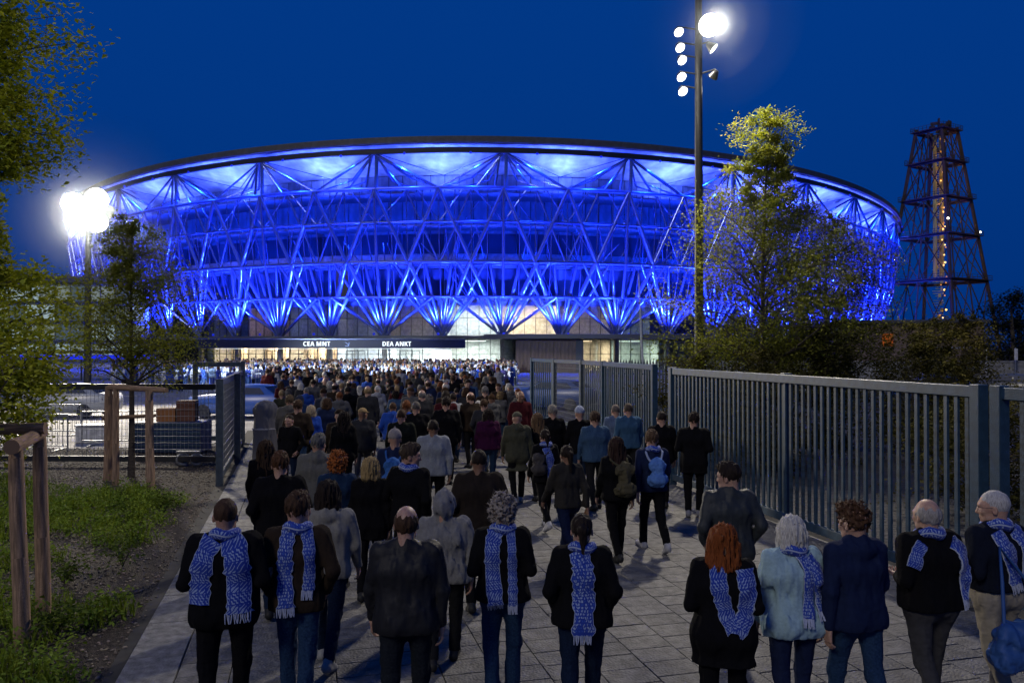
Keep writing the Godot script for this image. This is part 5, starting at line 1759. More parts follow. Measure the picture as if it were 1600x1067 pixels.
func hair_proto(kind: String) -> MB:
	var low := -0.2
	if kind in ["long", "ponytail", "shoulder"]: low = -0.5
	var f := Field.new(Vector3(-0.17, low, -0.17), Vector3(0.17, 0.2, 0.2), 0.0085)
	var amp := 0.012
	var st := Vector3(38, 9, 38)
	match kind:
		"short":
			f.ball(Vector3(0, 0.043, 0.018), Vector3(0.087, 0.105, 0.106), 0.01)
			f.ball(Vector3(0, 0.1, -0.03), Vector3(0.062, 0.05, 0.07), 0.03)
			amp = 0.014
		"crop":
			f.ball(Vector3(0, 0.036, 0.017), Vector3(0.081, 0.1, 0.1015), 0.01)
			amp = 0.004
		"balding":
			f.ball(Vector3(0, 0.015, 0.024), Vector3(0.085, 0.09, 0.1), 0.01)
			f.ball(Vector3(0, 0.12, -0.012), Vector3(0.066, 0.062, 0.085), 0.02, true)
			amp = 0.009
		"curly":
			f.ball(Vector3(0, 0.045, 0.02), Vector3(0.108, 0.122, 0.12), 0.01)
			f.ball(Vector3(0, -0.02, 0.05), Vector3(0.098, 0.09, 0.085), 0.03)
			amp = 0.045
			st = Vector3(24, 24, 24)
		"tousled":
			f.ball(Vector3(0, 0.05, 0.018), Vector3(0.09, 0.11, 0.108), 0.01)
			f.ball(Vector3(0, 0.11, -0.02), Vector3(0.075, 0.05, 0.085), 0.03)
			amp = 0.035
			st = Vector3(24, 20, 24)
		"bob":
			f.ball(Vector3(0, 0.04, 0.02), Vector3(0.1, 0.112, 0.112), 0.01)
			f.ball(Vector3(0, -0.035, 0.03), Vector3(0.112, 0.105, 0.1), 0.04)
			for s in [-1.0, 1.0]:
				f.capsule(Vector3(s * 0.078, 0.02, -0.03), Vector3(s * 0.088, -0.11, -0.02), 0.026, 0.022, 0.03)
			f.capsule(Vector3(-0.06, -0.1, 0.06), Vector3(0.06, -0.1, 0.06), 0.045, 0.045, 0.03)
			amp = 0.022
			st = Vector3(34, 4, 34)
		"shoulder", "long":
			var b := -0.2 if kind == "shoulder" else -0.34
			f.ball(Vector3(0, 0.04, 0.02), Vector3(0.1, 0.112, 0.112), 0.01)
			for x in [-0.075, -0.035, 0.0, 0.035, 0.075]:
				f.capsule(Vector3(x, 0.0, 0.06 - absf(x) * 0.5), Vector3(x * 1.35, b + absf(x) * 0.6, 0.115 - absf(x) * 0.5), 0.05, 0.03, 0.03)
			for s in [-1.0, 1.0]:
				f.capsule(Vector3(s * 0.08, 0.02, -0.03), Vector3(s * 0.095, -0.17, 0.0), 0.024, 0.018, 0.03)
			amp = 0.026
			st = Vector3(32, 3.5, 32)
		"ponytail":
			f.ball(Vector3(0, 0.038, 0.017), Vector3(0.084, 0.102, 0.104), 0.01)
			f.ball(Vector3(0, 0.03, 0.12), Vector3(0.03, 0.03, 0.03), 0.02)
			f.capsule(Vector3(0, 0.02, 0.125), Vector3(0.01, -0.2, 0.12), 0.032, 0.014, 0.03)
			st = Vector3(36, 5, 36)
		"beanie":
			f.ball(Vector3(0, 0.06, 0.015), Vector3(0.093, 0.105, 0.11), 0.01)
			f.capsule(Vector3(0, 0.175, 0.02), Vector3(0, 0.18, 0.02), 0.012, 0.012, 0.01)
			f.cut(Vector3(0, 0.03, 0), Vector3(0, -1, -0.1).normalized())
			amp = 0.006
			st = Vector3(60, 6, 60)
		"cap":
			f.ball(Vector3(0, 0.055, 0.012), Vector3(0.091, 0.09, 0.108), 0.01)
			f.ball(Vector3(0, 0.055, -0.11), Vector3(0.075, 0.008, 0.07), 0.01)
			f.cut(Vector3(0, 0.045, 0), Vector3(0, -1, 0.05).normalized())
			amp = 0.0
	if not kind in ["beanie", "cap"]:
		# open the face
		f.ball(Vector3(0, -0.035, -0.105), Vector3(0.083, 0.108, 0.085), 0.008, true)
		if kind in ["short", "crop", "balding", "tousled", "ponytail"]:
			f.ball(Vector3(0, -0.14, -0.03), Vector3(0.14, 0.11, 0.1), 0.008, true)
			f.cut(Vector3(0, -0.085, 0.06), Vector3(0, -1, 0.15).normalized())
			if kind == "ponytail":
				f.capsule(Vector3(0, 0.02, 0.125), Vector3(0.01, -0.2, 0.12), 0.032, 0.014, 0.02)
	if amp > 0.0:
		f.rough(strand_noise, amp, st)
	var mb := MB.new()
	f.into(mb)
	# loose strands that break the outline
	if not kind in ["beanie", "cap", "crop", "balding"]:
		var r := RandomNumberGenerator.new()
		r.seed = kind.hash()
		var n0 := mb.v.size()
		for k in 380:
			var i := r.randi() % n0
			var p := mb.v[i]
			var nn := mb.n[i]
			if p.z < -0.07 and p.y < 0.06:
				continue
			var l := 0.035 if kind in ["short", "ponytail"] else 0.05
			var tan := (Vector3(0, -1, 0) - nn * (-nn.y)).normalized() if kind in ["bob", "shoulder", "long", "short", "ponytail"] else Vector3(r.randfn(), r.randfn(), r.randfn()).normalized()
			var d := (nn * r.randf_range(0.15, 0.6) + tan).normalized() * l * r.randf_range(0.5, 1.3)
			var sd := d.cross(nn).normalized() * 0.0022
			var q := mb.vert(p - nn * 0.004 + sd, nn)
			mb.tri(q, mb.vert(p - nn * 0.004 - sd, nn), mb.vert(p + d, nn))
	return mb

func fabric(c: Color, kind := "wool") -> StandardMaterial3D:
	var key := "%s%s" % [c.to_html(), kind]
	if not cloth_cache.has(key):
		var m: StandardMaterial3D
		if kind == "denim":
			m = tex_mat(c, 0.85, M.denim_tex, 3.0, M.weave_n, 0.5)
		elif kind == "leather":
			m = tex_mat(c, 0.6, M.low, 3.0, M.soft_n, 0.08)
		elif kind == "knit":
			m = tex_mat(c, 0.95, M.low, 6.0, M.fine_n, 0.5)
		else:
			m = tex_mat(c, 0.9, M.low, 4.0, M.weave_n, 0.5)
		m.metallic_specular = 0.35 if kind == "leather" else 0.2
		m.rim_enabled = kind != "leather" and c.get_luminance() > 0.2
		m.rim = 0.06
		m.rim_tint = 0.6
		cloth_cache[key] = m
	return cloth_cache[key]

func hair_mat(c: Color) -> StandardMaterial3D:
	var key := "hair" + c.to_html()
	if not cloth_cache.has(key):
		var m := tex_mat(Color(c.srgb_to_linear() * 1.7).linear_to_srgb(), 0.75, M.strand_tex, 1.0)
		m.metallic_specular = 0.3
		m.uv1_scale = Vector3(16, 1.6, 16)
		cloth_cache[key] = m
	return cloth_cache[key]

func scarf_tex(seed_: int) -> ImageTexture:
	# woven blue and white: rows of blocky strokes, a ribbed knit over all
	var r := RandomNumberGenerator.new()
	r.seed = seed_
	var im := Image.create(128, 512, false, Image.FORMAT_RGB8)
	im.fill(Color(0.09, 0.25, 0.7))
	var pale := Color(0.68, 0.75, 0.9)
	if seed_ % 2 == 0:
		# slanted lattice strokes in bands
		for y in 512:
			for x in range(4, 124):
				var band := int(y / 64.0)
				var sl := (x * 1.0 if band % 2 == 0 else -x * 1.0) + y * 0.8
				var a := fposmod(sl + 3.0 * sin(x * 0.31 + y * 0.17), 22.0)
				if a < 9.0 and absf(fposmod(x * 1.0, 42.0) - 21.0) > 3.0 and y % 64 > 5:
					im.set_pixel(x, y, pale if r.randf() < 0.86 else Color(0.3, 0.46, 0.85))
	else:
		# rows of small blocky strokes
		for row in 25:
			var y0 := row * 20
			var x := 5
			while x < 118:
				var w := r.randi_range(6, 17)
				var hgt := r.randi_range(10, 17)
				var c := pale if r.randf() < 0.66 else Color(0.2, 0.36, 0.8)
				var slant := r.randf_range(-0.6, 0.6)
				for yy in hgt:
					for xx in int(w * 0.7):
						var px := x + xx + int(yy * slant)
						if px > 3 and px < 124 and r.randf() < 0.93:
							im.set_pixel(px, y0 + 2 + yy, c)
				x += w + r.randi_range(1, 3)
	for y in 512:
		for k in 3:
			im.set_pixel(k, y, Color(0.75, 0.8, 0.92))
			im.set_pixel(127 - k, y, Color(0.75, 0.8, 0.92))
		for x in 128:
			var s := 0.82 + 0.18 * sin(x * 1.6) * sin(y * 0.8 + x * 0.5) + r.randf_range(-0.07, 0.07)
			im.set_pixel(x, y, im.get_pixel(x, y) * clampf(s, 0.4, 1.1))
	return ImageTexture.create_from_image(im)

func people_setup() -> void:
	fold_noise = FastNoiseLite.new(); fold_noise.seed = 2; fold_noise.frequency = 1.0; fold_noise.fractal_octaves = 3
	fuzz_noise = FastNoiseLite.new(); fuzz_noise.seed = 3; fuzz_noise.frequency = 1.0
	strand_noise = FastNoiseLite.new(); strand_noise.seed = 5; strand_noise.frequency = 1.0; strand_noise.fractal_octaves = 2
	M.weave_n = noise_tex(0.35, 60, Color.WHITE, Color.WHITE, 256, 2, 5.0)
	M.denim_tex = noise_tex(0.06, 61, Color(0.55, 0.58, 0.65), Color.WHITE, 256, 5)
	M.strand_tex = noise_tex(0.05, 62, Color(0.45, 0.43, 0.42), Color.WHITE, 256, 3)
	for c in [Color(0.42, 0.25, 0.18), Color(0.48, 0.3, 0.22), Color(0.22, 0.12, 0.075)]:
		var m := tex_mat(c.linear_to_srgb(), 0.55, noise_tex(0.04, 63, Color(0.8, 0.76, 0.74), Color.WHITE), 5.0)
		m.subsurf_scatter_enabled = true
		m.subsurf_scatter_strength = 0.08
		skin.append(m)
	for k in 2:
		var s := mat(Color.WHITE, 0.95)
		s.albedo_texture = scarf_tex(70 + k)
		s.uv1_scale = Vector3(1, 1.6, 1)
		s.rim_enabled = true
		s.rim = 0.3
		M["scarf%d" % k] = s
	M.fringe = fabric(lin(0.4, 0.45, 0.62), "knit")
	M.scarf_blue = fabric(lin(0.02, 0.06, 0.36), "knit")
	head_mb["man"] = head_proto("man")
	head_mb["woman"] = head_proto("woman")
	hand_mb = hand_proto()

func hair_of(kind: String) -> MB:
	if not hair_mb.has(kind):
		hair_mb[kind] = hair_proto(kind)
	return hair_mb[kind]

# one figure. o: at, yaw, h, build (girth), stride, arms ("swing", "front", "pockets", "hip"), hem, colours, hair, head turn ...
func make_person(label: String, o: Dictionary, cell := 0.019) -> Node3D:
	var P := thing("person", label, "person", o.get("at", Vector3.ZERO), o.get("yaw", 0.2), o.get("group", ""))
	var s: float = o.get("h", 1.75) / 1.75
	var g: float = o.get("build", 1.0)
	var st: float = o.get("stride", 0.5)
	var fem: bool = o.get("woman", false)
	var hipw := 0.088 * g
	var shw := (0.168 if fem else 0.19) * (0.7 + 0.3 * g)
	# legs, then drop the figure so that the lowest sole meets the ground
	var hips := [Vector3(hipw, 0.92, 0), Vector3(-hipw, 0.92, 0)]
	var swing := [0.42 * st, -0.36 * st]
	var bend := [0.12 + 0.1 * absf(st), 0.1 + 0.42 * absf(st)]
	if st < 0:
		swing = [-0.36 * -st, 0.42 * -st]
		bend = [0.1 + 0.42 * -st, 0.12 + 0.1 * -st]
	var knees := []
	var ankles := []
	var toes := []
	var low := 10.0
	for k in 2:
		var a: float = swing[k]
		var kn: Vector3 = hips[k] + Vector3(0, -cos(a), -sin(a)) * 0.425
		var b: float = a - bend[k]
		var an := kn + Vector3(0, -cos(b), -sin(b)) * 0.42
		an.x *= 0.85
		var pitch := clampf(b * 0.9, -0.75, 0.25)
		var to := an + Vector3(0.02 * (1 if k == 0 else -1), -0.055 * cos(pitch) + sin(pitch) * 0.15, -0.15 * cos(pitch) - 0.03)
		knees.append(kn); ankles.append(an); toes.append(to)
		low = minf(low, minf(an.y - 0.09, to.y - 0.03))
	var drop := Vector3(0, -low, 0)
	for k in 2:
		hips[k] += drop; knees[k] += drop; ankles[k] += drop; toes[k] += drop
	var D: float = -low
	var lean: float = o.get("lean", 0.02)
	var up := func(x: float, y: float, z: float) -> Vector3: return Vector3(x, y + D, z - (y - 0.92) * lean)
	# arms
	var arms := []
	var mode: String = o.get("arms", "swing")
	for k in 2:
		var sg := 1.0 if k == 0 else -1.0
		var sh: Vector3 = up.call(sg * shw, 1.41, 0.005)
		var aw: float = -swing[k] * 0.75
		var out := 0.2 + 0.06 * (g - 1.0)
		var el: Vector3
		var wr: Vector3
		var m2: String = mode if not o.has("arms2") or k == 0 else o.arms2
		match m2:
			"front":
				el = sh + Vector3(sg * 0.24, -0.92, 0.28).normalized() * 0.29
				wr = el + Vector3(-sg * 0.42, -0.12, -0.9).normalized() * 0.24
			"pockets":
				el = sh + Vector3(sg * 0.3, -0.9, 0.3).normalized() * 0.29
				wr = el + Vector3(-sg * 0.25, -0.8, -0.55).normalized() * 0.22
			"phone":
				el = sh + Vector3(sg * 0.2, -0.9, -0.2).normalized() * 0.29
				wr = el + Vector3(-sg * 0.3, 0.7, -0.6).normalized() * 0.24
			_:
				el = sh + Vector3(sg * out, -cos(aw), -sin(aw)).normalized() * 0.29
				var bw := aw + 0.22 + maxf(aw, 0) * 0.6
				wr = el + Vector3(sg * 0.02, -cos(bw), -sin(bw)).normalized() * 0.25
		arms.append([sh, el, wr, sg])
	var xf := Transform3D(Basis.from_scale(Vector3.ONE * s), Vector3.ZERO)
	var skn: Material = skin[o.get("skin", 0)]
	# the body: a slim whole figure below the clothes, with head and hands joined on
	var f := Field.new(Vector3(-0.5, -0.02, -0.5), Vector3(0.5, 1.55 + D, 0.5), 0.05)
	for k in 2:
		f.capsule(hips[k], knees[k], 0.055, 0.04, 0.03)
		f.capsule(knees[k], ankles[k], 0.038, 0.03, 0.03)
		f.capsule(arms[k][0], arms[k][1], 0.04, 0.032, 0.03)
		f.capsule(arms[k][1], arms[k][2], 0.032, 0.026, 0.02)
	f.capsule(up.call(0, 0.95, 0), up.call(0, 1.36, 0), 0.08, 0.08, 0.05)
	f.capsule(up.call(-0.12, 1.38, 0), up.call(0.12, 1.38, 0), 0.045, 0.045, 0.05)
	f.capsule(up.call(0, 1.38, 0.01), up.call(0, 1.5, 0.01), 0.05, 0.045, 0.03)
	var body := MB.new()
	f.into(body)
	var ht: float = o.get("head_turn", 0.0)
	var hx := Transform3D(Basis(Vector3.UP, ht) * Basis(Vector3.RIGHT, -o.get("head_tilt", 0.06)) * Basis.from_scale(Vector3.ONE * (1.06 if not fem else 1.02)), up.call(0, 1.605, -0.012))
	body.join(head_mb["woman" if fem else "man"], hx)
	for k in 2:
		var el: Vector3 = arms[k][1]
		var wr: Vector3 = arms[k][2]
		var y := (el - wr).normalized()
		var zz := Vector3(0, 0, 1)
		zz = (zz - y * zz.dot(y))
		if zz.length() < 0.3: zz = Vector3(0, 1, 0) - y * y.y
		zz = zz.normalized()
		var x := y.cross(zz)
		var hb := Basis(x, y, zz)
		if k == 1: hb = hb * Basis.from_scale(Vector3(-1, 1, 1))
		var hand := MB.new()
		hand.join(hand_mb, Transform3D(hb * Basis.from_scale(Vector3.ONE * (0.95 if fem else 1.02)), wr - y * 0.03))
		if k == 1:
			for t in range(0, hand.idx.size(), 3):
				var sw := hand.idx[t + 1]
				hand.idx[t + 1] = hand.idx[t + 2]
				hand.idx[t + 2] = sw
		body.join(hand)
	part("body", body, skn, P, xf)
	# eyes
	if o.get("face", false):
		var eye := MB.new()
		for sg in [-1.0, 1.0]:
			eye.lathe([Vector2(0.001, -0.009), Vector2(0.008, -0.004), Vector2(0.009, 0.0), Vector2(0.008, 0.004), Vector2(0.001, 0.009)], 8, hx * Transform3D(Basis(), Vector3(sg * 0.031, 0.011, -0.079)))
		part("eyes", eye, M.dark_glass, P, xf)
	# trousers
	var jeans: bool = o.get("legs_kind", "wool") == "denim"
	var tf := Field.new(Vector3(-0.36, -0.02, -0.55), Vector3(0.36, 1.1 + D, 0.55), cell)
	tf.capsule(up.call(-0.062 * g, 0.93, 0.012), up.call(0.062 * g, 0.93, 0.012), 0.118 * (0.5 + 0.5 * g), 0.118 * (0.5 + 0.5 * g), 0.05)
	for k in 2:
		tf.capsule(hips[k], knees[k], 0.092 * (0.45 + 0.55 * g), 0.066, 0.045)
		tf.capsule(knees[k], ankles[k].lerp(knees[k], 0.06), 0.066, o.get("cuff", 0.056), 0.03)
		tf.ball(up.call((hipw + 0.005) * (1 if k == 0 else -1), 0.9, 0.04), Vector3(0.085, 0.1, 0.075) * (0.6 + 0.4 * g), 0.05)
	tf.rough(fold_noise, 0.016, Vector3(12, 3, 12))
	tf.rough(fuzz_noise, 0.007, Vector3(12, 26, 12))
	var tm := MB.new()
	tf.into(tm)
	part("trousers", tm, fabric(o.get("legs", lin(0.012, 0.013, 0.018)), o.get("legs_kind", "wool")), P, xf)
	# shoes
	for k in 2:
		var an: Vector3 = ankles[k]
		var to: Vector3 = toes[k]
		var sf := Field.new(Vector3(an.x - 0.1, minf(an.y, to.y) - 0.14, an.z - 0.26), Vector3(an.x + 0.1, an.y + 0.07, an.z + 0.16), 0.016)
		var heel := an + (an - Vector3(to.x, an.y, to.z)).normalized() * 0.05 + Vector3(0, -0.05, 0)
		sf.capsule(an + Vector3(0, 0.01, 0), heel + Vector3(0, 0.02, 0), 0.045, 0.042, 0.03)
		sf.capsule(heel, to, 0.042, 0.036, 0.03)
		sf.capsule(an, to, 0.042, 0.034, 0.02)
		var sm := MB.new()
		sf.into(sm)
		part("shoe", sm, fabric(o.get("shoes", lin(0.02, 0.02, 0.02)), "leather"), P, xf)
	# jacket
	var hem: float = o.get("hem", 0.82)
	var jf := Field.new(Vector3(-0.5, hem - 0.05 + D, -0.48), Vector3(0.5, (1.82 if o.get("hood_up", false) else 1.56) + D, 0.48), cell)
	var b2: float = 0.4 + 0.6 * g
	jf.capsule(up.call(-shw + 0.05, 1.405, 0.0), up.call(shw - 0.05, 1.405, 0.0), 0.072, 0.072, 0.05)
	jf.capsule(up.call(-0.085 * g, 1.27, 0.012), up.call(0.085 * g, 1.27, 0.012), 0.13 * b2, 0.13 * b2, 0.09)
	jf.capsule(up.call(-0.07 * g, 1.07, 0.0), up.call(0.07 * g, 1.07, 0.0), (0.115 if fem else 0.128) * b2, (0.115 if fem else 0.128) * b2, 0.1)
	jf.capsule(up.call(-0.075 * g, 0.9, 0.012), up.call(0.075 * g, 0.9, 0.012), (0.154 if fem else 0.142) * b2, (0.154 if fem else 0.142) * b2, 0.1)
	jf.capsule(up.call(0, 1.4, 0.01), up.call(0, 1.485, 0.012), 0.085, 0.07, 0.05)
	for sg in [-1.0, 1.0]:
		jf.capsule(up.call(0, 1.45, 0.012), up.call(sg * (shw - 0.03), 1.405, 0.01), 0.07, 0.06, 0.04)
	if hem < 0.8:
		jf.capsule(up.call(-0.075 * g, hem - 0.06, 0.0), up.call(0.075 * g, hem - 0.06, 0.0), 0.15 * b2, 0.15 * b2, 0.1)
	for k in 2:
		var q = arms[k]
		jf.capsule(q[0], q[1], 0.066 * (0.6 + 0.4 * g), 0.056, 0.045)
		jf.capsule(q[1], q[2], 0.055, 0.043, 0.02)
	if o.get("hood", false):
		jf.ball(up.call(0, 1.43, 0.085), Vector3(0.125, 0.07, 0.06), 0.03)
		jf.ball(up.call(0, 1.5, 0.045), Vector3(0.1, 0.05, 0.07), 0.03)
	if o.get("hood_up", false):
		jf.ball(up.call(0, 1.615, 0.015), Vector3(0.125, 0.16, 0.14), 0.03)
		jf.ball(up.call(0, 1.6, -0.13), Vector3(0.08, 0.11, 0.08), 0.02, true)
	jf.rough(fold_noise, o.get("folds", 0.022) , Vector3(8, 2.6, 8))
	jf.rough(fuzz_noise, 0.0035, Vector3(13, 17, 13))
	jf.cut(up.call(0, hem, 0), Vector3.DOWN)
	var jm := MB.new()
	jf.into(jm)
	part("jacket", jm, fabric(o.get("coat", lin(0.015, 0.015, 0.017)), o.get("coat_kind", "wool")), P, xf)
	# hair or hat
	var hk: String = o.get("hair", "short")
	var hc: Color = o.get("hair_color", lin(0.04, 0.025, 0.015))
	if hk != "none":
		part("hat" if hk in ["cap", "beanie"] else "hair", hair_of(hk), fabric(hc, "knit") if hk in ["cap", "beanie"] else hair_mat(hc), P, xf * hx)
	if o.get("glasses", false):
		var gm := MB.new()
		for sg in [-1.0, 1.0]:
			var ring := []
			for k in 13:
				ring.append(hx * Vector3(sg * 0.033 + cos(TAU * k / 12.0) * 0.023, 0.008 + sin(TAU * k / 12.0) * 0.017, -0.098))
			var rr := []
			for k in 13: rr.append(0.002)
			gm.tube(ring, rr, 5, false)
			gm.tube([hx * Vector3(sg * 0.056, 0.012, -0.096), hx * Vector3(sg * 0.084, 0.012, 0.0)], [0.002, 0.002], 5)
		gm.tube([hx * Vector3(-0.01, 0.01, -0.1), hx * Vector3(0.01, 0.01, -0.1)], [0.002, 0.002], 5)
		part("glasses", gm, M.lamp_shell, P, xf)
	# scarf: a roll round the neck and tails that lie on the jacket
	if o.has("scarf"):
		var sm := MB.new()
		var fr := MB.new()
		var c: Vector3 = up.call(0, 1.47, 0.012)
		if o.get("roll", true):
			var rows := []
			for i in 29:
				var a := TAU * i / 28.0
				var ctr := c + Vector3(cos(a) * 0.088, sin(a) * 0.025 + 0.012 * sin(a * 3.0 + 1.0), sin(a) * 0.088)
				var rad := Vector3(cos(a), 0, sin(a))
				var row := []
				for k in 11:
					var q := TAU * k / 10.0
					var w := 1.0 + 0.14 * fold_noise.get_noise_3d(a * 3.0, q * 2.0, 4.0)
					var nn := rad * cos(q) + Vector3.UP * sin(q)
					row.append(sm.vert(ctr + rad * cos(q) * 0.034 * w + Vector3.UP * sin(q) * 0.046 * w, nn, Vector2(k / 10.0, a * 0.14)))
				rows.append(row)
			for i in 28:
				for k in 10:
					sm.quad(rows[i][k], rows[i + 1][k], rows[i + 1][k + 1], rows[i][k + 1])
		for tail in o.scarf:
			var path := []
			for p in tail[0]:
				path.append(Vector2(p.x, p.y + D))
			drape(sm, fr, jf, path, tail[1], tail.size() < 3 or tail[2])
		var so := part("scarf", sm, M["scarf%d" % o.get("scarf_kind", 0)], P, xf)
		if fr.v.size():
			part("fringe", fr, M.fringe, so)
	if o.has("pack"):
		backpack(o.pack, P, up, s, D, jf)
	return P

# a strip of cloth laid over the back of a jacket along a path (x, y)
func drape(mb: MB, fr: MB, f: Field, path: Array, w: float, fringe := true) -> void:
	var cv := Curve2D.new()
	for i in path.size():
		var t: Vector2 = (path[mini(i + 1, path.size() - 1)] - path[maxi(i - 1, 0)]) / 5.0
		cv.add_point(path[i], -t, t)
	var n := maxi(8, int(cv.get_baked_length() / 0.028))
	var grid := []
	for i in n + 1:
		var off := cv.get_baked_length() * i / n
		var p := cv.sample_baked(off)
		var d := (cv.sample_baked(minf(off + 0.01, cv.get_baked_length())) - cv.sample_baked(maxf(off - 0.01, 0.0))).normalized()
		var nr := Vector2(-d.y, d.x)
		if nr.x < 0: nr = -nr
		var row := []
		for k in 7:
			var u := k / 6.0 - 0.5
			var q := p + nr * (u * w * (1.0 + 0.32 * fold_noise.get_noise_2d(i * 0.5, path[0].x * 40.0)))
			var z := f.surface_z(q.x, q.y)
			row.append(Vector3(q.x, q.y, z))
		grid.append(row)
	# cloth bridges hollows: fill misses, smooth along its length
	for k in 7:
		var last := NAN
		for i in n + 1:
			if is_nan(grid[i][k].z) or grid[i][k].z < -0.02:
				grid[i][k].z = last if not is_nan(last) else NAN
			last = grid[i][k].z
		for i in range(n, -1, -1):
			if is_nan(grid[i][k].z):
				grid[i][k].z = grid[mini(i + 1, n)][k].z if i < n and not is_nan(grid[mini(i + 1, n)][k].z) else 0.1
	for pass_ in 3:
		for i in range(1, n):
			for k in 7:
				var m: float = (grid[i - 1][k].z + grid[i + 1][k].z) * 0.5
				var mx: float = (grid[i][maxi(k - 1, 0)].z + grid[i][mini(k + 1, 6)].z) * 0.5
				grid[i][k].z = maxf(grid[i][k].z, lerpf(grid[i][k].z, (m + mx) * 0.5, 0.7))
	var top := []
	var bot := []
	for i in n + 1:
		var a := []
		var b := []
		for k in 7:
			var p: Vector3 = grid[i][k]
			var wr := 0.016 * fold_noise.get_noise_3d(k * 0.9, i * 0.22, path[0].x * 30.0) + 0.008 * sin(k * 2.2 + i * 0.15 + path[0].x * 50.0)
			var e := 0.012 if k > 0 and k < 6 else 0.006
			var px: Vector3 = grid[i][mini(k + 1, 6)] - grid[i][maxi(k - 1, 0)]
			var py: Vector3 = grid[mini(i + 1, n)][k] - grid[maxi(i - 1, 0)][k]
			var nn := px.cross(py).normalized()
			if nn.z < 0: nn = -nn
			var uvq := Vector2(k / 6.0, float(i) / n * cv.get_baked_length())
			a.append(mb.vert(p + nn * (e + 0.009 + wr), (nn + Vector3((k - 3) * 0.12, 0, 0)).normalized(), uvq))
			b.append(mb.vert(p + nn * 0.002, -nn, uvq))
		top.append(a); bot.append(b)
	for i in n:
		for k in 6:
			mb.quad(top[i][k], top[i][k + 1], top[i + 1][k + 1], top[i + 1][k])
			mb.quad(bot[i][k], bot[i][k + 1], bot[i + 1][k + 1], bot[i + 1][k])
		for k in [0, 6]:
			mb.quad(top[i][k], top[i + 1][k], bot[i + 1][k], bot[i][k])
	if fringe:
		for k in 13:
			var u := k / 12.0 * 6.0
			var a: Vector3 = grid[n][int(minf(u, 5.99))].lerp(grid[n][mini(int(u) + 1, 6)], u - int(u)) + Vector3(0, 0.004, 0.014)
			var d: Vector3 = (grid[n][3] - grid[n - 1][3]).normalized()
			fr.tube([a, a + d * 0.035 + Vector3(0.004 * sin(k * 2.0), 0, 0.003), a + d * 0.075 + Vector3(0.01 * sin(k * 1.7), 0, 0.0)], [0.006, 0.0055, 0.004], 4)

func backpack(q: Dictionary, P: Node3D, up: Callable, s: float, D: float, jf: Field) -> void:
	var B := thing("backpack", q.label, "backpack", P.position, P.rotation.y)
	var xf := Transform3D(Basis.from_scale(Vector3.ONE * s), Vector3.ZERO)
	var k: float = q.get("size", 1.0)
	var ox: float = q.get("x", 0.0)
	var z0: float = jf.surface_z(ox, 1.2 + D)
	if is_nan(z0): z0 = 0.14
	var f := Field.new(Vector3(ox - 0.25, 0.85 + D, z0 - 0.06), Vector3(ox + 0.25, 1.5 + D, z0 + 0.28), 0.016)
	var cy := 1.18 + D
	f.capsule(Vector3(ox - 0.07 * k, cy - 0.13 * k, z0 + 0.075), Vector3(ox + 0.07 * k, cy - 0.13 * k, z0 + 0.075), 0.085, 0.085, 0.06)
	f.capsule(Vector3(ox - 0.06 * k, cy + 0.11 * k, z0 + 0.06), Vector3(ox + 0.06 * k, cy + 0.11 * k, z0 + 0.06), 0.075, 0.075, 0.08)
	f.capsule(Vector3(ox, cy - 0.13 * k, z0 + 0.07), Vector3(ox, cy + 0.17 * k, z0 + 0.055), 0.1, 0.06, 0.06)
	f.rough(fold_noise, 0.03, Vector3(9, 8, 9))
	f.rough(fuzz_noise, 0.01, Vector3(25, 25, 25))
	var mb := MB.new()
	f.into(mb)
	part("pack_body", mb, fabric(q.color, q.get("kind", "wool")), B, xf)
	var pf := Field.new(Vector3(ox - 0.14, cy - 0.28, z0 + 0.05), Vector3(ox + 0.14, cy + 0.02, z0 + 0.3), 0.014)
	pf.capsule(Vector3(ox - 0.05, cy - 0.14 * k, z0 + 0.145), Vector3(ox + 0.05, cy - 0.14 * k, z0 + 0.145), 0.05, 0.05, 0.03)
	pf.capsule(Vector3(ox - 0.045, cy - 0.08 * k, z0 + 0.14), Vector3(ox + 0.045, cy - 0.08 * k, z0 + 0.14), 0.045, 0.045, 0.03)
	mb = MB.new()
	pf.into(mb)
	part("pocket", mb, fabric(q.color, q.get("kind", "wool")), B, xf)
	for sg in [-1.0, 1.0]:
		if q.get("one_strap", false) and sg < 0:
			continue
		mb = MB.new()
		var pts := []
		var rr := []
		for i in 12:
			var u := i / 11.0
			var y := lerpf(cy + 0.16 * k, 1.44 + D, u)
			var x: float = ox * (1.0 - u) + sg * lerpf(0.06, 0.125, sqrt(u))
			var z: float = jf.surface_z(x, y)
			if is_nan(z): z = 0.02
			pts.append(Vector3(x, y, z + 0.008))
			rr.append(0.017)
		pts.append(pts[-1] + Vector3(0, 0.03, -0.07))
		rr.append(0.017)
		mb.tube(pts, rr, 6)
		part("strap", mb, fabric(q.get("strap", q.color), "wool"), B, xf)

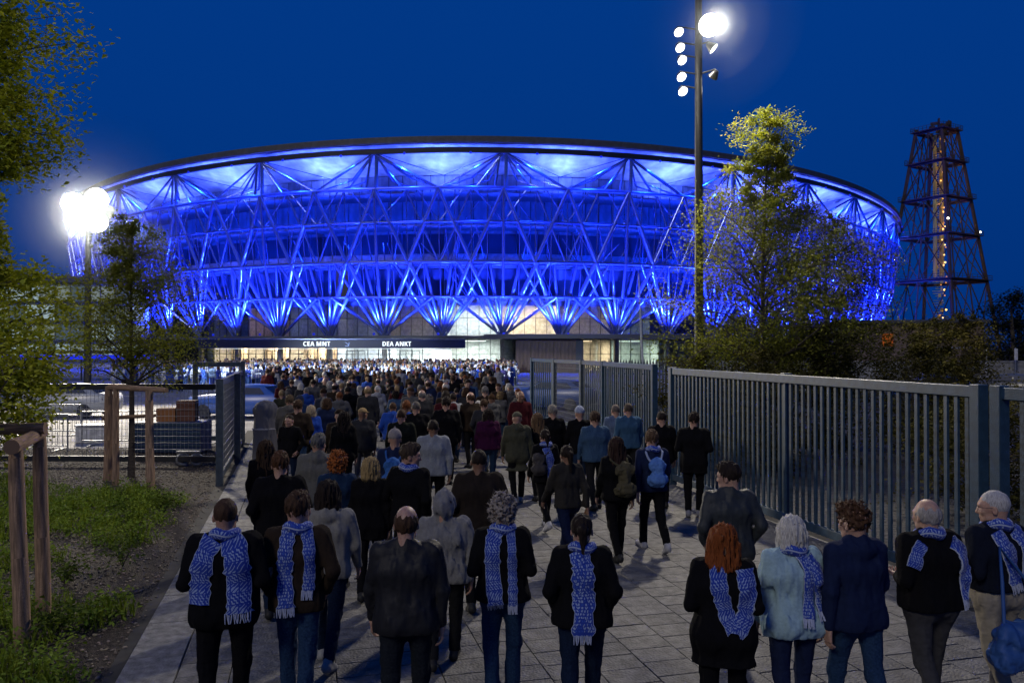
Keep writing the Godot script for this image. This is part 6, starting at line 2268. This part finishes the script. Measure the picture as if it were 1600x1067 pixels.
func build_people() -> void:
	people_setup()
	var K := lin(0.006, 0.006, 0.0075)
	var K2 := lin(0.014, 0.0145, 0.017)
	var BR := lin(0.03, 0.021, 0.015)
	var DEN := lin(0.025, 0.06, 0.13)
	var DDEN := lin(0.012, 0.024, 0.055)
	var NAVY := lin(0.012, 0.02, 0.06)
	var hair_br := lin(0.055, 0.03, 0.016)
	var hair_dk := lin(0.018, 0.012, 0.009)
	var grey_h := lin(0.3, 0.29, 0.28)
	var GS := "people walking in front, nearest the camera"
	# ---- the nearest row, left to right
	make_person("stocky shaved man in black jacket and scarf, leftmost in front", {"at": Vector3(-2.24, 0, -6.25), "yaw": 0.16, "h": 1.8, "build": 1.28, "stride": 0.35, "arms": "front", "hem": 0.8, "coat": K, "legs": K, "hair": "crop", "hair_color": hair_br, "skin": 0, "scarf_kind": 0, "scarf": [[[Vector2(-0.07, 1.455), Vector2(-0.12, 1.36), Vector2(-0.15, 1.2), Vector2(-0.155, 1.0)], 0.15, false], [[Vector2(0.06, 1.46), Vector2(0.1, 1.36), Vector2(0.125, 1.15), Vector2(0.13, 0.93)], 0.17]]})
	make_person("man with dark brown jacket, jeans and scarf, second from left in front row", {"at": Vector3(-1.74, 0, -6.50), "yaw": 0.1, "h": 1.8, "stride": -0.4, "arms": "pockets", "hem": 0.84, "coat": BR, "legs": DEN, "legs_kind": "denim", "hair": "short", "hair_color": hair_br, "head_turn": -0.35, "skin": 1, "scarf_kind": 1, "scarf": [[[Vector2(-0.055, 1.46), Vector2(-0.07, 1.36), Vector2(-0.075, 1.15), Vector2(-0.06, 0.9)], 0.12], [[Vector2(0.075, 1.46), Vector2(0.1, 1.38), Vector2(0.11, 1.2), Vector2(0.1, 1.02)], 0.085]]})
	make_person("man with thinning brown hair, plain black leather jacket and dark jeans in front", {"at": Vector3(-0.80, 0, -6.05), "yaw": 0.03, "h": 1.78, "build": 1.18, "stride": 0.3, "arms": "swing", "hem": 0.83, "coat": K2, "coat_kind": "leather", "legs": lin(0.02, 0.024, 0.03), "legs_kind": "denim", "hair": "balding", "hair_color": hair_br, "skin": 1})
	make_person("person in a light grey hooded top, half hidden behind the man in the leather jacket", {"at": Vector3(-0.64, 0, -7.60), "yaw": 0.0, "h": 1.62, "build": 1.25, "stride": 0.5, "arms": "swing", "hem": 0.84, "coat": lin(0.2, 0.2, 0.205), "coat_kind": "knit", "hood_up": true, "legs": K2, "hair": "none", "folds": 0.04})
	make_person("woman with curly grey hair, black jacket, jeans and two long scarf tails", {"at": Vector3(-0.08, 0, -6.75), "yaw": 0.0, "h": 1.72, "woman": true, "build": 1.08, "stride": 0.25, "arms": "front", "hem": 0.88, "coat": K, "legs": DEN, "legs_kind": "denim", "cuff": 0.066, "hair": "curly", "hair_color": lin(0.26, 0.235, 0.21), "skin": 1, "scarf_kind": 0, "scarf": [[[Vector2(-0.06, 1.46), Vector2(-0.085, 1.36), Vector2(-0.08, 1.12), Vector2(-0.055, 0.88)], 0.125], [[Vector2(0.065, 1.46), Vector2(0.08, 1.36), Vector2(0.085, 1.12), Vector2(0.09, 0.87)], 0.075]]})
	make_person("person with dark tied hair, black jacket and one broad scarf tail down the back", {"at": Vector3(0.55, 0, -6.30), "yaw": -0.05, "h": 1.7, "woman": true, "build": 1.12, "stride": 0.7, "arms": "pockets", "hem": 0.87, "coat": K, "legs": DDEN, "legs_kind": "denim", "hair": "ponytail", "hair_color": hair_dk, "skin": 1, "scarf_kind": 1, "scarf": [[[Vector2(-0.03, 1.46), Vector2(0.0, 1.36), Vector2(0.01, 1.1), Vector2(0.005, 0.83)], 0.17]]})
	make_person("woman with straight red shoulder-length hair, black coat and looped scarf", {"at": Vector3(1.57, 0, -5.95), "yaw": -0.2, "h": 1.66, "woman": true, "build": 1.2, "stride": 0.3, "arms": "front", "hem": 0.68, "coat": K, "legs": K, "hair": "shoulder", "hair_color": lin(0.2, 0.055, 0.012), "skin": 1, "scarf_kind": 0, "roll": false, "scarf": [[[Vector2(-0.05, 1.44), Vector2(-0.035, 1.28), Vector2(0.02, 1.08), Vector2(0.085, 0.96), Vector2(0.15, 1.08), Vector2(0.175, 1.26), Vector2(0.15, 1.43)], 0.125, false]]})
	make_person("woman with pale grey bob in a light blue jacket, scarf over her shoulder", {"at": Vector3(2.17, 0, -6.20), "yaw": 0.05, "h": 1.67, "woman": true, "build": 1.22, "stride": 0.3, "arms": "swing", "hem": 0.8, "coat": lin(0.32, 0.47, 0.55), "coat_kind": "knit", "legs": NAVY, "hair": "bob", "hair_color": lin(0.52, 0.52, 0.49), "skin": 1, "scarf_kind": 1, "folds": 0.04, "scarf": [[[Vector2(0.03, 1.46), Vector2(0.07, 1.36), Vector2(0.075, 1.18), Vector2(0.06, 0.98)], 0.085], [[Vector2(0.09, 1.44), Vector2(0.15, 1.33), Vector2(0.19, 1.15), Vector2(0.19, 1.02)], 0.1]]})
	make_person("young man with short curly brown hair in plain navy hooded jacket and jeans", {"at": Vector3(2.64, 0, -6.15), "yaw": 0.25, "h": 1.78, "build": 1.1, "stride": -0.55, "arms": "swing", "hem": 0.84, "coat": NAVY, "hood": true, "legs": DEN, "legs_kind": "denim", "hair": "tousled", "hair_color": lin(0.07, 0.035, 0.018), "skin": 1, "head_turn": 0.2})
	make_person("bald man with grey fringe of hair, black sweater, grey trousers, scarf over right shoulder", {"at": Vector3(3.36, 0, -6.45), "yaw": 0.2, "h": 1.77, "build": 1.3, "stride": 0.5, "arms": "front", "hem": 0.9, "coat": K, "coat_kind": "knit", "legs": lin(0.05, 0.05, 0.055), "hair": "balding", "hair_color": grey_h, "skin": 1, "scarf_kind": 0, "scarf": [[[Vector2(0.13, 1.42), Vector2(0.19, 1.36), Vector2(0.21, 1.18), Vector2(0.215, 0.98)], 0.11, true], [[Vector2(-0.14, 1.42), Vector2(-0.2, 1.36), Vector2(-0.24, 1.25)], 0.09, false]]})
	make_person("man with grey hair and glasses looking left, dark sweater, beige trousers, scarf round shoulders", {"at": Vector3(3.99, 0, -6.60), "yaw": 0.3, "h": 1.8, "build": 1.22, "stride": 0.4, "arms": "front", "hem": 0.98, "coat": lin(0.008, 0.011, 0.022), "coat_kind": "knit", "legs": lin(0.3, 0.27, 0.22), "hair": "crop", "hair_color": lin(0.42, 0.42, 0.42), "skin": 1, "head_turn": 0.75, "glasses": true, "face": true, "scarf_kind": 1, "scarf": [[[Vector2(-0.1, 1.44), Vector2(-0.08, 1.36), Vector2(-0.02, 1.22), Vector2(0.02, 1.05)], 0.12], [[Vector2(0.1, 1.45), Vector2(0.15, 1.36), Vector2(0.17, 1.22), Vector2(0.17, 1.05)], 0.14]]})
	make_person("dark-haired man with glasses and face mask looking left, dark grey jacket, by the fence", {"at": Vector3(2.20, 0, -8.10), "yaw": 0.05, "h": 1.81, "build": 1.15, "stride": 0.4, "arms": "pockets", "hem": 0.82, "coat": lin(0.028, 0.034, 0.04), "coat_kind": "leather", "legs": K2, "hair": "short", "hair_color": hair_dk, "skin": 1, "head_turn": 0.85, "glasses": true, "face": true})
	# ---- the second group, left
	make_person("man with short red-brown hair and broad black jacket behind the front scarf wearers", {"at": Vector3(-2.61, 0, -9.00), "yaw": 0.2, "h": 1.8, "build": 1.2, "stride": 0.4, "arms": "pockets", "hem": 0.84, "coat": K, "legs": DDEN, "legs_kind": "denim", "hair": "short", "hair_color": lin(0.075, 0.035, 0.016), "skin": 1}, 0.022)
	make_person("woman with long brown hair and black coat at the path's left side", {"at": Vector3(-3.45, 0, -11.20), "yaw": 0.25, "h": 1.68, "woman": true, "stride": 0.4, "hem": 0.7, "coat": K, "legs": K, "hair": "long", "hair_color": lin(0.045, 0.026, 0.014)}, 0.022)
	make_person("dark-haired person in a pale grey hooded sweatshirt, behind the brown-jacketed scarf wearer", {"at": Vector3(-1.75, 0, -7.60), "yaw": 0.0, "h": 1.73, "build": 1.08, "stride": -0.6, "arms": "swing", "hem": 0.84, "coat": lin(0.23, 0.225, 0.21), "coat_kind": "knit", "hood": true, "legs": DDEN, "legs_kind": "denim", "shoes": lin(0.3, 0.3, 0.3), "hair": "bob", "hair_color": hair_dk}, 0.021)
	make_person("man with short grey hair in mottled grey hooded coat", {"at": Vector3(-2.64, 0, -10.90), "yaw": 0.1, "h": 1.8, "build": 1.2, "stride": 0.4, "hem": 0.74, "coat": lin(0.12, 0.12, 0.115), "coat_kind": "knit", "hood": true, "legs": K, "hair": "short", "hair_color": lin(0.12, 0.12, 0.115), "head_turn": -0.3}, 0.022)
	make_person("woman with curly orange hair in a dark blue coat", {"at": Vector3(-2.14, 0, -9.80), "yaw": 0.1, "h": 1.69, "woman": true, "build": 1.1, "stride": 0.4, "hem": 0.72, "coat": lin(0.012, 0.03, 0.075), "legs": K, "hair": "curly", "hair_color": lin(0.3, 0.09, 0.02)}, 0.022)
	make_person("woman with a blonde bob in a black coat", {"at": Vector3(-1.70, 0, -9.60), "yaw": 0.05, "h": 1.67, "woman": true, "stride": 0.5, "hem": 0.74, "coat": K, "legs": K, "hair": "bob", "hair_color": lin(0.3, 0.22, 0.1)}, 0.022)
	make_person("bearded man turned right in profile, black jacket, blue scarf collar", {"at": Vector3(-1.22, 0, -9.50), "yaw": -0.5, "h": 1.83, "build": 1.1, "stride": 0.3, "arms": "pockets", "hem": 0.8, "coat": K, "legs": K, "hair": "short", "hair_color": lin(0.05, 0.035, 0.025), "head_turn": -0.95, "face": true, "scarf_kind": 0, "scarf": []}, 0.022)
	make_person("man in pale knit cap and navy jacket carrying a blue backpack", {"at": Vector3(-1.73, 0, -11.80), "yaw": 0.1, "h": 1.76, "stride": 0.4, "hem": 0.82, "coat": NAVY, "legs": K2, "hair": "beanie", "hair_color": lin(0.25, 0.23, 0.23), "pack": {"label": "blue backpack on the man in the pale knit cap", "color": lin(0.04, 0.13, 0.4), "size": 0.85, "x": -0.02}}, 0.023)
	make_person("dark-haired man in a pale blue-grey sweater and black trousers, mid path", {"at": Vector3(-1.30, 0, -13.20), "yaw": 0.12, "h": 1.8, "build": 1.12, "stride": 0.5, "arms": "swing", "hem": 0.86, "coat": lin(0.23, 0.25, 0.28), "coat_kind": "knit", "legs": K, "hair": "crop", "hair_color": hair_dk, "skin": 2}, 0.023)
	make_person("man in broad dark brown jacket walking alone at the path's middle", {"at": Vector3(-0.38, 0, -9.20), "yaw": 0.1, "h": 1.81, "build": 1.28, "stride": 0.4, "arms": "pockets", "hem": 0.74, "coat": lin(0.022, 0.017, 0.014), "legs": K, "hair": "crop", "hair_color": hair_dk, "skin": 2}, 0.021)
	make_person("slim person in dark grey top hurrying, left foot off the ground", {"at": Vector3(0.76, 0, -11.00), "yaw": 0.35, "h": 1.7, "build": 0.9, "stride": 1.15, "arms": "swing", "hem": 0.88, "coat": lin(0.03, 0.028, 0.026), "legs": NAVY, "legs_kind": "denim", "shoes": lin(0.35, 0.36, 0.4), "hair": "ponytail", "hair_color": hair_dk, "skin": 2}, 0.021)
	make_person("woman with long dark hair in black, carrying an olive backpack", {"at": Vector3(1.48, 0, -11.30), "yaw": 0.25, "h": 1.72, "woman": true, "build": 1.08, "stride": 0.5, "hem": 0.86, "coat": K, "legs": K, "hair": "long", "hair_color": lin(0.03, 0.016, 0.012), "pack": {"label": "olive-brown backpack on the long-haired woman", "color": lin(0.085, 0.075, 0.045), "size": 1.15, "x": 0.05}}, 0.021)
	make_person("young man with short fair-brown hair, blue scarf collar and dark blue jacket", {"at": Vector3(2.07, 0, -11.80), "yaw": 0.2, "h": 1.79, "build": 0.95, "stride": -0.75, "hem": 0.88, "coat": NAVY, "legs": K, "shoes": lin(0.35, 0.35, 0.38), "hair": "short", "hair_color": lin(0.09, 0.055, 0.03), "skin": 1, "head_turn": -0.3, "scarf_kind": 1, "scarf": [], "pack": {"label": "light blue backpack with pale straps on the young man", "color": lin(0.1, 0.22, 0.55), "strap": lin(0.35, 0.42, 0.6), "size": 0.85}}, 0.021)
	make_person("tall man all in black standing close to the bar fence", {"at": Vector3(3.23, 0, -14.20), "yaw": -0.3, "h": 1.82, "build": 1.12, "stride": 0.15, "arms": "front", "hem": 0.72, "coat": K, "legs": K, "hair": "short", "hair_color": hair_dk, "shoes": lin(0.2, 0.2, 0.22)}, 0.024)
	make_person("person in a blue denim jacket, left of the pair by the dark gate", {"at": Vector3(1.54, 0, -14.80), "yaw": 0.2, "h": 1.79, "build": 1.18, "stride": 0.4, "hem": 0.86, "coat": lin(0.06, 0.12, 0.2), "coat_kind": "denim", "legs": K2, "hair": "short", "hair_color": lin(0.05, 0.03, 0.018)}, 0.024)
	make_person("taller man in a blue denim jacket, right of the pair by the dark gate", {"at": Vector3(2.39, 0, -16.40), "yaw": 0.2, "h": 1.84, "build": 1.12, "stride": -0.4, "hem": 0.88, "coat": lin(0.055, 0.13, 0.22), "coat_kind": "denim", "legs": K2, "hair": "crop", "hair_color": lin(0.06, 0.045, 0.035)}, 0.024)
	make_person("person in patterned pale blue shirt between the two denim jackets", {"at": Vector3(2.23, 0, -17.20), "yaw": 0.2, "h": 1.76, "stride": 0.4, "hem": 0.88, "coat": lin(0.15, 0.2, 0.3), "coat_kind": "denim", "legs": K2, "hair": "crop", "hair_color": lin(0.12, 0.1, 0.09)}, 0.027)
	make_person("dark figure with cropped hair against the gap right of the dark gate", {"at": Vector3(2.79, 0, -14.90), "yaw": 0.1, "h": 1.79, "stride": 0.2, "hem": 0.8, "coat": K, "legs": K, "hair": "crop", "hair_color": hair_dk}, 0.027)
	make_person("dark-coated person in white and blue knit cap by the mesh panel", {"at": Vector3(1.39, 0, -16.40), "yaw": 0.2, "h": 1.76, "stride": 0.4, "hem": 0.8, "coat": K, "legs": DDEN, "hair": "beanie", "hair_color": lin(0.3, 0.34, 0.45)}, 0.027)
	make_person("woman with long brown-blonde hair in black, right of the green parka", {"at": Vector3(0.50, 0, -15.70), "yaw": 0.2, "h": 1.69, "woman": true, "stride": 0.4, "hem": 0.8, "coat": K, "legs": K, "hair": "long", "hair_color": lin(0.12, 0.075, 0.04)}, 0.024)
	make_person("dark-haired woman with a blue-white scarf hanging at her right side", {"at": Vector3(0.55, 0, -13.20), "yaw": 0.25, "h": 1.68, "woman": true, "stride": 0.9, "hem": 0.84, "coat": K, "legs": K, "shoes": lin(0.4, 0.4, 0.42), "hair": "ponytail", "hair_color": hair_dk, "scarf_kind": 0, "scarf": [[[Vector2(-0.02, 1.44), Vector2(0.03, 1.3), Vector2(0.06, 1.1), Vector2(0.05, 0.88)], 0.13]], "pack": {"label": "small dark grey shoulder bag on the woman with the hanging scarf", "color": lin(0.06, 0.055, 0.055), "size": 0.7, "x": -0.16, "one_strap": true}}, 0.023)
	make_person("person in an olive green hooded parka, centre right of the crowd", {"at": Vector3(0.10, 0, -15.40), "yaw": 0.15, "h": 1.74, "build": 1.15, "stride": 0.4, "hem": 0.62, "coat": lin(0.06, 0.06, 0.04), "hood": true, "legs": K, "shoes": lin(0.3, 0.3, 0.3), "hair": "cap", "hair_color": lin(0.09, 0.085, 0.06)}, 0.024)
	make_person("woman in a dark maroon hooded top and blue jeans", {"at": Vector3(-0.50, 0, -16.80), "yaw": 0.1, "h": 1.7, "woman": true, "build": 1.2, "stride": 0.5, "hem": 0.88, "coat": lin(0.045, 0.008, 0.035), "coat_kind": "knit", "hood": true, "legs": DEN, "legs_kind": "denim", "hair": "long", "hair_color": hair_dk}, 0.024)
	make_person("grey-haired person in black coat with pale collar line by the mesh panel", {"at": Vector3(0.85, 0, -16.60), "yaw": 0.25, "h": 1.78, "stride": 0.4, "hem": 0.78, "coat": K, "legs": K, "hair": "short", "hair_color": lin(0.2, 0.19, 0.17)}, 0.027)
	make_person("man in long black coat, tallest in the middle of the crowd", {"at": Vector3(-1.43, 0, -17.40), "yaw": 0.15, "h": 1.9, "build": 1.2, "stride": 0.4, "hem": 0.5, "coat": K, "legs": K, "hair": "short", "hair_color": hair_dk}, 0.027)
	make_person("man in black coat with stooped broad back behind the pale sweater", {"at": Vector3(-2.04, 0, -17.00), "yaw": 0.1, "h": 1.84, "build": 1.25, "stride": -0.4, "hem": 0.6, "coat": K, "legs": K, "hair": "crop", "hair_color": lin(0.1, 0.09, 0.08)}, 0.027)
	make_person("person with cropped hair in very dark green jacket, left of the pale sweater", {"at": Vector3(-2.16, 0, -15.60), "yaw": 0.1, "h": 1.78, "build": 1.1, "stride": 0.4, "hem": 0.78, "coat": lin(0.018, 0.02, 0.014), "legs": K, "hair": "crop", "hair_color": hair_br}, 0.027)
	make_person("woman in long black coat with dark hanging hair, left middle of the crowd", {"at": Vector3(-3.24, 0, -15.40), "yaw": 0.1, "h": 1.74, "woman": true, "stride": 0.3, "hem": 0.45, "coat": K, "legs": K, "hair": "long", "hair_color": hair_dk}, 0.027)
	make_person("shorter man in black jacket and jeans facing the camera, left of the crowd", {"at": Vector3(-4.50, 0, -16.20), "yaw": 2.9, "h": 1.62, "stride": 0.2, "arms": "pockets", "hem": 0.82, "coat": K, "legs": DDEN, "legs_kind": "denim", "hair": "crop", "hair_color": hair_dk, "face": true}, 0.024)
	make_person("blonde woman in bright blue top and pale cap, left part of the crowd", {"at": Vector3(-4.60, 0, -18.30), "yaw": 0.3, "h": 1.66, "woman": true, "stride": 0.4, "hem": 0.84, "coat": lin(0.02, 0.07, 0.4), "legs": K2, "hair": "bob", "hair_color": lin(0.4, 0.33, 0.22)}, 0.027)
	make_person("person in grey hooded coat behind the shorter man, left of the crowd", {"at": Vector3(-5.29, 0, -19.00), "yaw": 0.15, "h": 1.84, "build": 1.2, "stride": 0.3, "hem": 0.7, "coat": lin(0.1, 0.095, 0.09), "hood": true, "legs": K, "hair": "short", "hair_color": lin(0.1, 0.07, 0.04)}, 0.027)
	# blue shoulder bag at the lower right corner
	var bag := thing("shoulder_bag", "large blue shoulder bag with pale side in the lower right corner", "bag", Vector3(3.97, 0.5, -6.22), 0.35)
	var bf := Field.new(Vector3(-0.4, -0.05, -0.25), Vector3(0.4, 0.5, 0.25), 0.02)
	bf.capsule(Vector3(-0.2, 0.12, 0), Vector3(0.2, 0.12, 0), 0.12, 0.12, 0.05)
	bf.capsule(Vector3(-0.17, 0.28, 0), Vector3(0.17, 0.28, 0), 0.1, 0.1, 0.08)
	bf.rough(fold_noise, 0.04, Vector3(7, 7, 7))
	var bm := MB.new()
	bf.into(bm)
	part("bag_body", bm, fabric(lin(0.03, 0.09, 0.28), "leather"), bag)
	bm = MB.new()
	bm.tube([Vector3(-0.2, 0.32, 0), Vector3(-0.12, 0.66, -0.08), Vector3(0.0, 0.9, -0.2), Vector3(0.14, 0.66, -0.08), Vector3(0.2, 0.32, 0)], [0.014, 0.014, 0.014, 0.014, 0.014], 7)
	part("strap", bm, fabric(lin(0.03, 0.09, 0.28), "leather"), bag)
	build_crowd()

const WORDS := ["black", "charcoal", "navy blue", "dark brown", "grey", "royal blue", "olive", "dark red", "pale grey", "denim blue"]
var dyes := [Color(0.006, 0.006, 0.0075), Color(0.03, 0.031, 0.035), Color(0.012, 0.02, 0.06), Color(0.03, 0.021, 0.015), Color(0.1, 0.1, 0.1), Color(0.02, 0.07, 0.36), Color(0.05, 0.05, 0.032), Color(0.06, 0.01, 0.014), Color(0.3, 0.31, 0.33), Color(0.06, 0.12, 0.22)]
const HAIRS := ["dark hair", "brown hair", "grey hair", "blond hair", "reddish hair", "white hair"]
var hair_dyes := [Color(0.018, 0.012, 0.009), Color(0.055, 0.03, 0.016), Color(0.15, 0.145, 0.14), Color(0.28, 0.2, 0.1), Color(0.15, 0.05, 0.015), Color(0.5, 0.5, 0.48)]

func build_crowd() -> void:
	var r := RandomNumberGenerator.new()
	r.seed = 404
	# ten figures, then copies with clothes of their own
	var protos := []
	var looks := ["short", "crop", "long", "bob", "beanie", "balding", "short", "ponytail", "cap", "curly"]
	for k in 10:
		var fem: bool = looks[k] in ["long", "bob", "ponytail", "curly"]
		protos.append({"h": r.randf_range(1.63, 1.72) if fem else r.randf_range(1.72, 1.86), "woman": fem, "build": r.randf_range(0.95, 1.25), "stride": r.randf_range(-0.7, 0.7), "arms": ["swing", "pockets", "front", "swing", "phone"][k % 5], "hem": [0.84, 0.82, 0.6, 0.8, 0.7][k % 5], "hood": k % 3 == 1, "hair": looks[k], "skin": k % 2, "head_turn": r.randf_range(-0.6, 0.6)})
	var done := []
	var used := {}
	var placed := []
	for c in get_children():
		if c.name.begins_with("person"):
			placed.append(Vector2(c.position.x, c.position.z))
	var left := func(z: float) -> float: return -3.57 - 0.26 * (z - 7.2)
	var n := 0
	var tries := 0
	while n < 226 and tries < 20000:
		tries += 1
		var z := 16.0 + 40.0 * pow(r.randf(), 0.9)
		var xl: float = left.call(minf(z, 27.0)) + 0.7 - maxf(0.0, z - 27.0) * 0.33
		var xr: float = 1.6 - 0.05 * z
		var x := lerpf(xl, xr, r.randf())
		if z < 22.0 and x / z < -0.272 or z > 44.0 and x / z < -0.31:
			continue
		if z < 19.0 and x > -1.0:
			continue
		if absf(x + 6.45) < 0.75 and absf(z - 20.9) < 1.2 or absf(x + 11.6) < 3.0 and absf(z - 34.5) < 1.6 or absf(x - 1.9) < 2.6 and absf(z - 39.5) < 1.6:
			continue
		var p := Vector2(x, -z)
		var ok := true
		for q in placed:
			if q.distance_squared_to(p) < 0.38:
				ok = false
				break
		if not ok:
			continue
		placed.append(p)
		var k := n % 10
		var coat := r.randi() % 5 if r.randf() < 0.62 else r.randi() % 10
		var hair: int = [0, 0, 0, 1, 1, 1, 1, 2, 2, 3, 4, 5][r.randi() % 12]
		var legs := r.randi() % 3
		var word: String = ["short-haired", "crop-haired", "long-haired", "bob-haired", "knit-capped", "balding", "side-parted", "ponytailed", "peak-capped", "curly-haired"][k]
		var key := "%d %d %d %d" % [coat, hair, legs, k]
		var tries2 := 0
		while used.has(key) and tries2 < 60:
			coat = r.randi() % 10; hair = [0, 0, 1, 1, 2, 3][r.randi() % 6]; legs = r.randi() % 3
			key = "%d %d %d %d" % [coat, hair, legs, k]
			tries2 += 1
		used[key] = true
		var facing := r.randf() < 0.06
		var who := "%s person in %s coat, %s, %s, mid crowd%s" % [word, WORDS[coat], ["black trousers", "blue jeans", "grey trousers"][legs], HAIRS[hair] if not k in [4, 8] else ["dark", "brown", "grey", "yellowish", "rust-red", "white"][hair] + " headwear", ", facing back" if facing else ""]
		var P: Node3D
		if n < 10:
			protos[k]["group"] = "people in the dense middle crowd"
			P = make_person(who, protos[k], 0.034)
			done.append(P)
		else:
			P = done[k].duplicate()
			P.name = numbered("person")
			add_child(P)
			P.set_meta("label", who)
		P.position = Vector3(x, -0.01, -z)
		P.rotation.y = 0.15 + r.randf_range(-0.35, 0.35) + (PI if facing else 0.0)
		P.scale = Vector3.ONE * (1.0 if n < 10 else r.randf_range(0.95, 1.05))
		for c in P.get_children():
			var nm := String(c.name)
			if nm.begins_with("jacket"): c.material_override = fabric(dyes[coat].linear_to_srgb(), "denim" if coat == 9 else "wool")
			elif nm.begins_with("trousers"): c.material_override = fabric([lin(0.011, 0.011, 0.013), lin(0.02, 0.045, 0.1), lin(0.06, 0.06, 0.065)][legs])
			elif nm.begins_with("hair"): c.material_override = hair_mat(hair_dyes[hair].linear_to_srgb())
			elif nm.begins_with("hat"): c.material_override = fabric(hair_dyes[hair].linear_to_srgb(), "knit")
			elif nm.begins_with("body"): c.material_override = skin[r.randi() % 3]
			elif nm.begins_with("shoe") and r.randf() < 0.2: c.material_override = fabric(lin(0.35, 0.35, 0.36), "leather")
		n += 1
	far_crowd(r, 300 - n - 44)

# a small whole figure, coloured by height
func far_figure(r: RandomNumberGenerator) -> MB:
	var f := Field.new(Vector3(-0.4, -0.03, -0.3), Vector3(0.4, 1.85, 0.3), 0.062)
	var a := r.randf_range(-0.14, 0.14)
	for s in [-1.0, 1.0]:
		f.capsule(Vector3(s * 0.09, 0.9, 0), Vector3(s * 0.1, 0.06, -s * a), 0.1, 0.065, 0.04)
		f.capsule(Vector3(s * 0.19, 1.4, 0), Vector3(s * 0.26, 1.1, s * a * 0.6), 0.075, 0.06, 0.04)
		if r.randf() < 0.2:
			f.capsule(Vector3(s * 0.26, 1.1, s * a * 0.6), Vector3(s * 0.2, 1.35, -0.2), 0.06, 0.05, 0.03)
		else:
			f.capsule(Vector3(s * 0.26, 1.1, s * a * 0.6), Vector3(s * 0.25, 0.85, s * a * 0.9 - 0.05), 0.06, 0.05, 0.03)
	f.capsule(Vector3(-0.06, 0.98, 0), Vector3(0.06, 0.98, 0), 0.14, 0.14, 0.08)
	f.capsule(Vector3(-0.1, 1.32, 0), Vector3(0.1, 1.32, 0), 0.14, 0.14, 0.1)
	f.capsule(Vector3(0, 1.45, 0), Vector3(0, 1.56, 0), 0.07, 0.07, 0.04)
	f.ball(Vector3(0, 1.67, 0), Vector3(0.1, 0.125, 0.115), 0.03)
	var mb := MB.new()
	f.into(mb)
	return mb

func dress(mb: MB, r: RandomNumberGenerator) -> String:
	var tops := [Color(0.03, 0.09, 0.45), Color(0.03, 0.09, 0.45), Color(0.05, 0.14, 0.6), Color(0.7, 0.72, 0.76), Color(0.65, 0.68, 0.75), Color(0.02, 0.03, 0.08), Color(0.02, 0.04, 0.2), Color(0.03, 0.07, 0.5), Color(0.4, 0.42, 0.45), Color(0.25, 0.35, 0.55), Color(0.06, 0.05, 0.2), Color(0.02, 0.04, 0.24), Color(0.2, 0.08, 0.06)]
	var words := ["blue", "blue", "bright blue", "white", "white", "near-black", "navy", "royal blue", "grey", "pale blue", "violet-blue", "dark blue", "rust-red"]
	var lows := [Color(0.015, 0.015, 0.02), Color(0.03, 0.07, 0.2), Color(0.4, 0.42, 0.45), Color(0.03, 0.06, 0.3), Color(0.6, 0.6, 0.62)]
	var low_words := ["black", "denim", "grey", "blue", "white"]
	var ti := r.randi() % tops.size()
	var li := r.randi() % lows.size()
	var top: Color = tops[ti]
	var low: Color = lows[li]
	var hi: int = [0, 0, 0, 1, 1, 2, 3, 4][r.randi() % 8]
	var hair: Color = hair_dyes[hi]
	var stripe := r.randf() < 0.5
	var hem := r.randf_range(0.75, 0.95)
	for k in mb.v.size():
		var p := mb.v[k]
		var c := top
		if p.y > 1.53:
			c = hair if p.z > -0.03 or p.y > 1.72 else Color(0.4, 0.25, 0.18)
		elif p.y < hem and absf(p.x) < 0.2:
			c = low if p.y > 0.1 else Color(0.2, 0.2, 0.2)
		elif stripe and int(floor(p.x * 14.0)) % 2 == 0:
			c = Color(0.72, 0.74, 0.78)
		mb.col[k] = c
	return "small person in %s top, %s trousers, %s, in the floodlit far crowd" % ["white-striped " + words[ti] if stripe else words[ti], low_words[li], HAIRS[hi]]

func far_crowd(r: RandomNumberGenerator, most: int) -> void:
	M.far_cloth = mat(Color.WHITE, 0.85)
	M.far_cloth.vertex_color_use_as_albedo = true
	var shapes := []
	for k in 5:
		shapes.append(far_figure(r))
	var spots := []
	for k in 1000:
		var z := 50.0 + 42.0 * pow(r.randf(), 0.7)
		var x := r.randf_range(-0.36, 0.005) * z if r.randf() < 0.86 else r.randf_range(-0.5, -0.36) * z
		if x > 0.2 and z > 88.0: continue
		spots.append(Vector3(x, -0.014, -z))
	spots.sort_custom(func(a, b): return a.z > b.z)
	var variants := []
	var looks := []
	for k in 60:
		var mb := MB.new()
		mb.join(shapes[k % 5])
		looks.append(dress(mb, r))
		variants.append(mb.mesh())
	var rest := MB.new()
	for k in spots.size():
		var s := r.randf_range(0.92, 1.06)
		var x := Transform3D(Basis(Vector3.UP, r.randf() * TAU) * Basis.from_scale(Vector3(s * 1.05, s, s * 1.05)), spots[k])
		if k < most:
			var p := part("person", variants[k % 60], M.far_cloth, self, x)
			tag(p, looks[k % 60], "person", "far crowd before the stadium doors")
		else:
			var mb := MB.new()
			mb.join(shapes[k % 5])
			dress(mb, r)
			rest.join(mb, x)
	var c := part("far_crowd", rest, M.far_cloth)
	c.set_meta("kind", "stuff")
	tag(c, "mass of small people in blue and white packed before the stadium doors", "crowd")
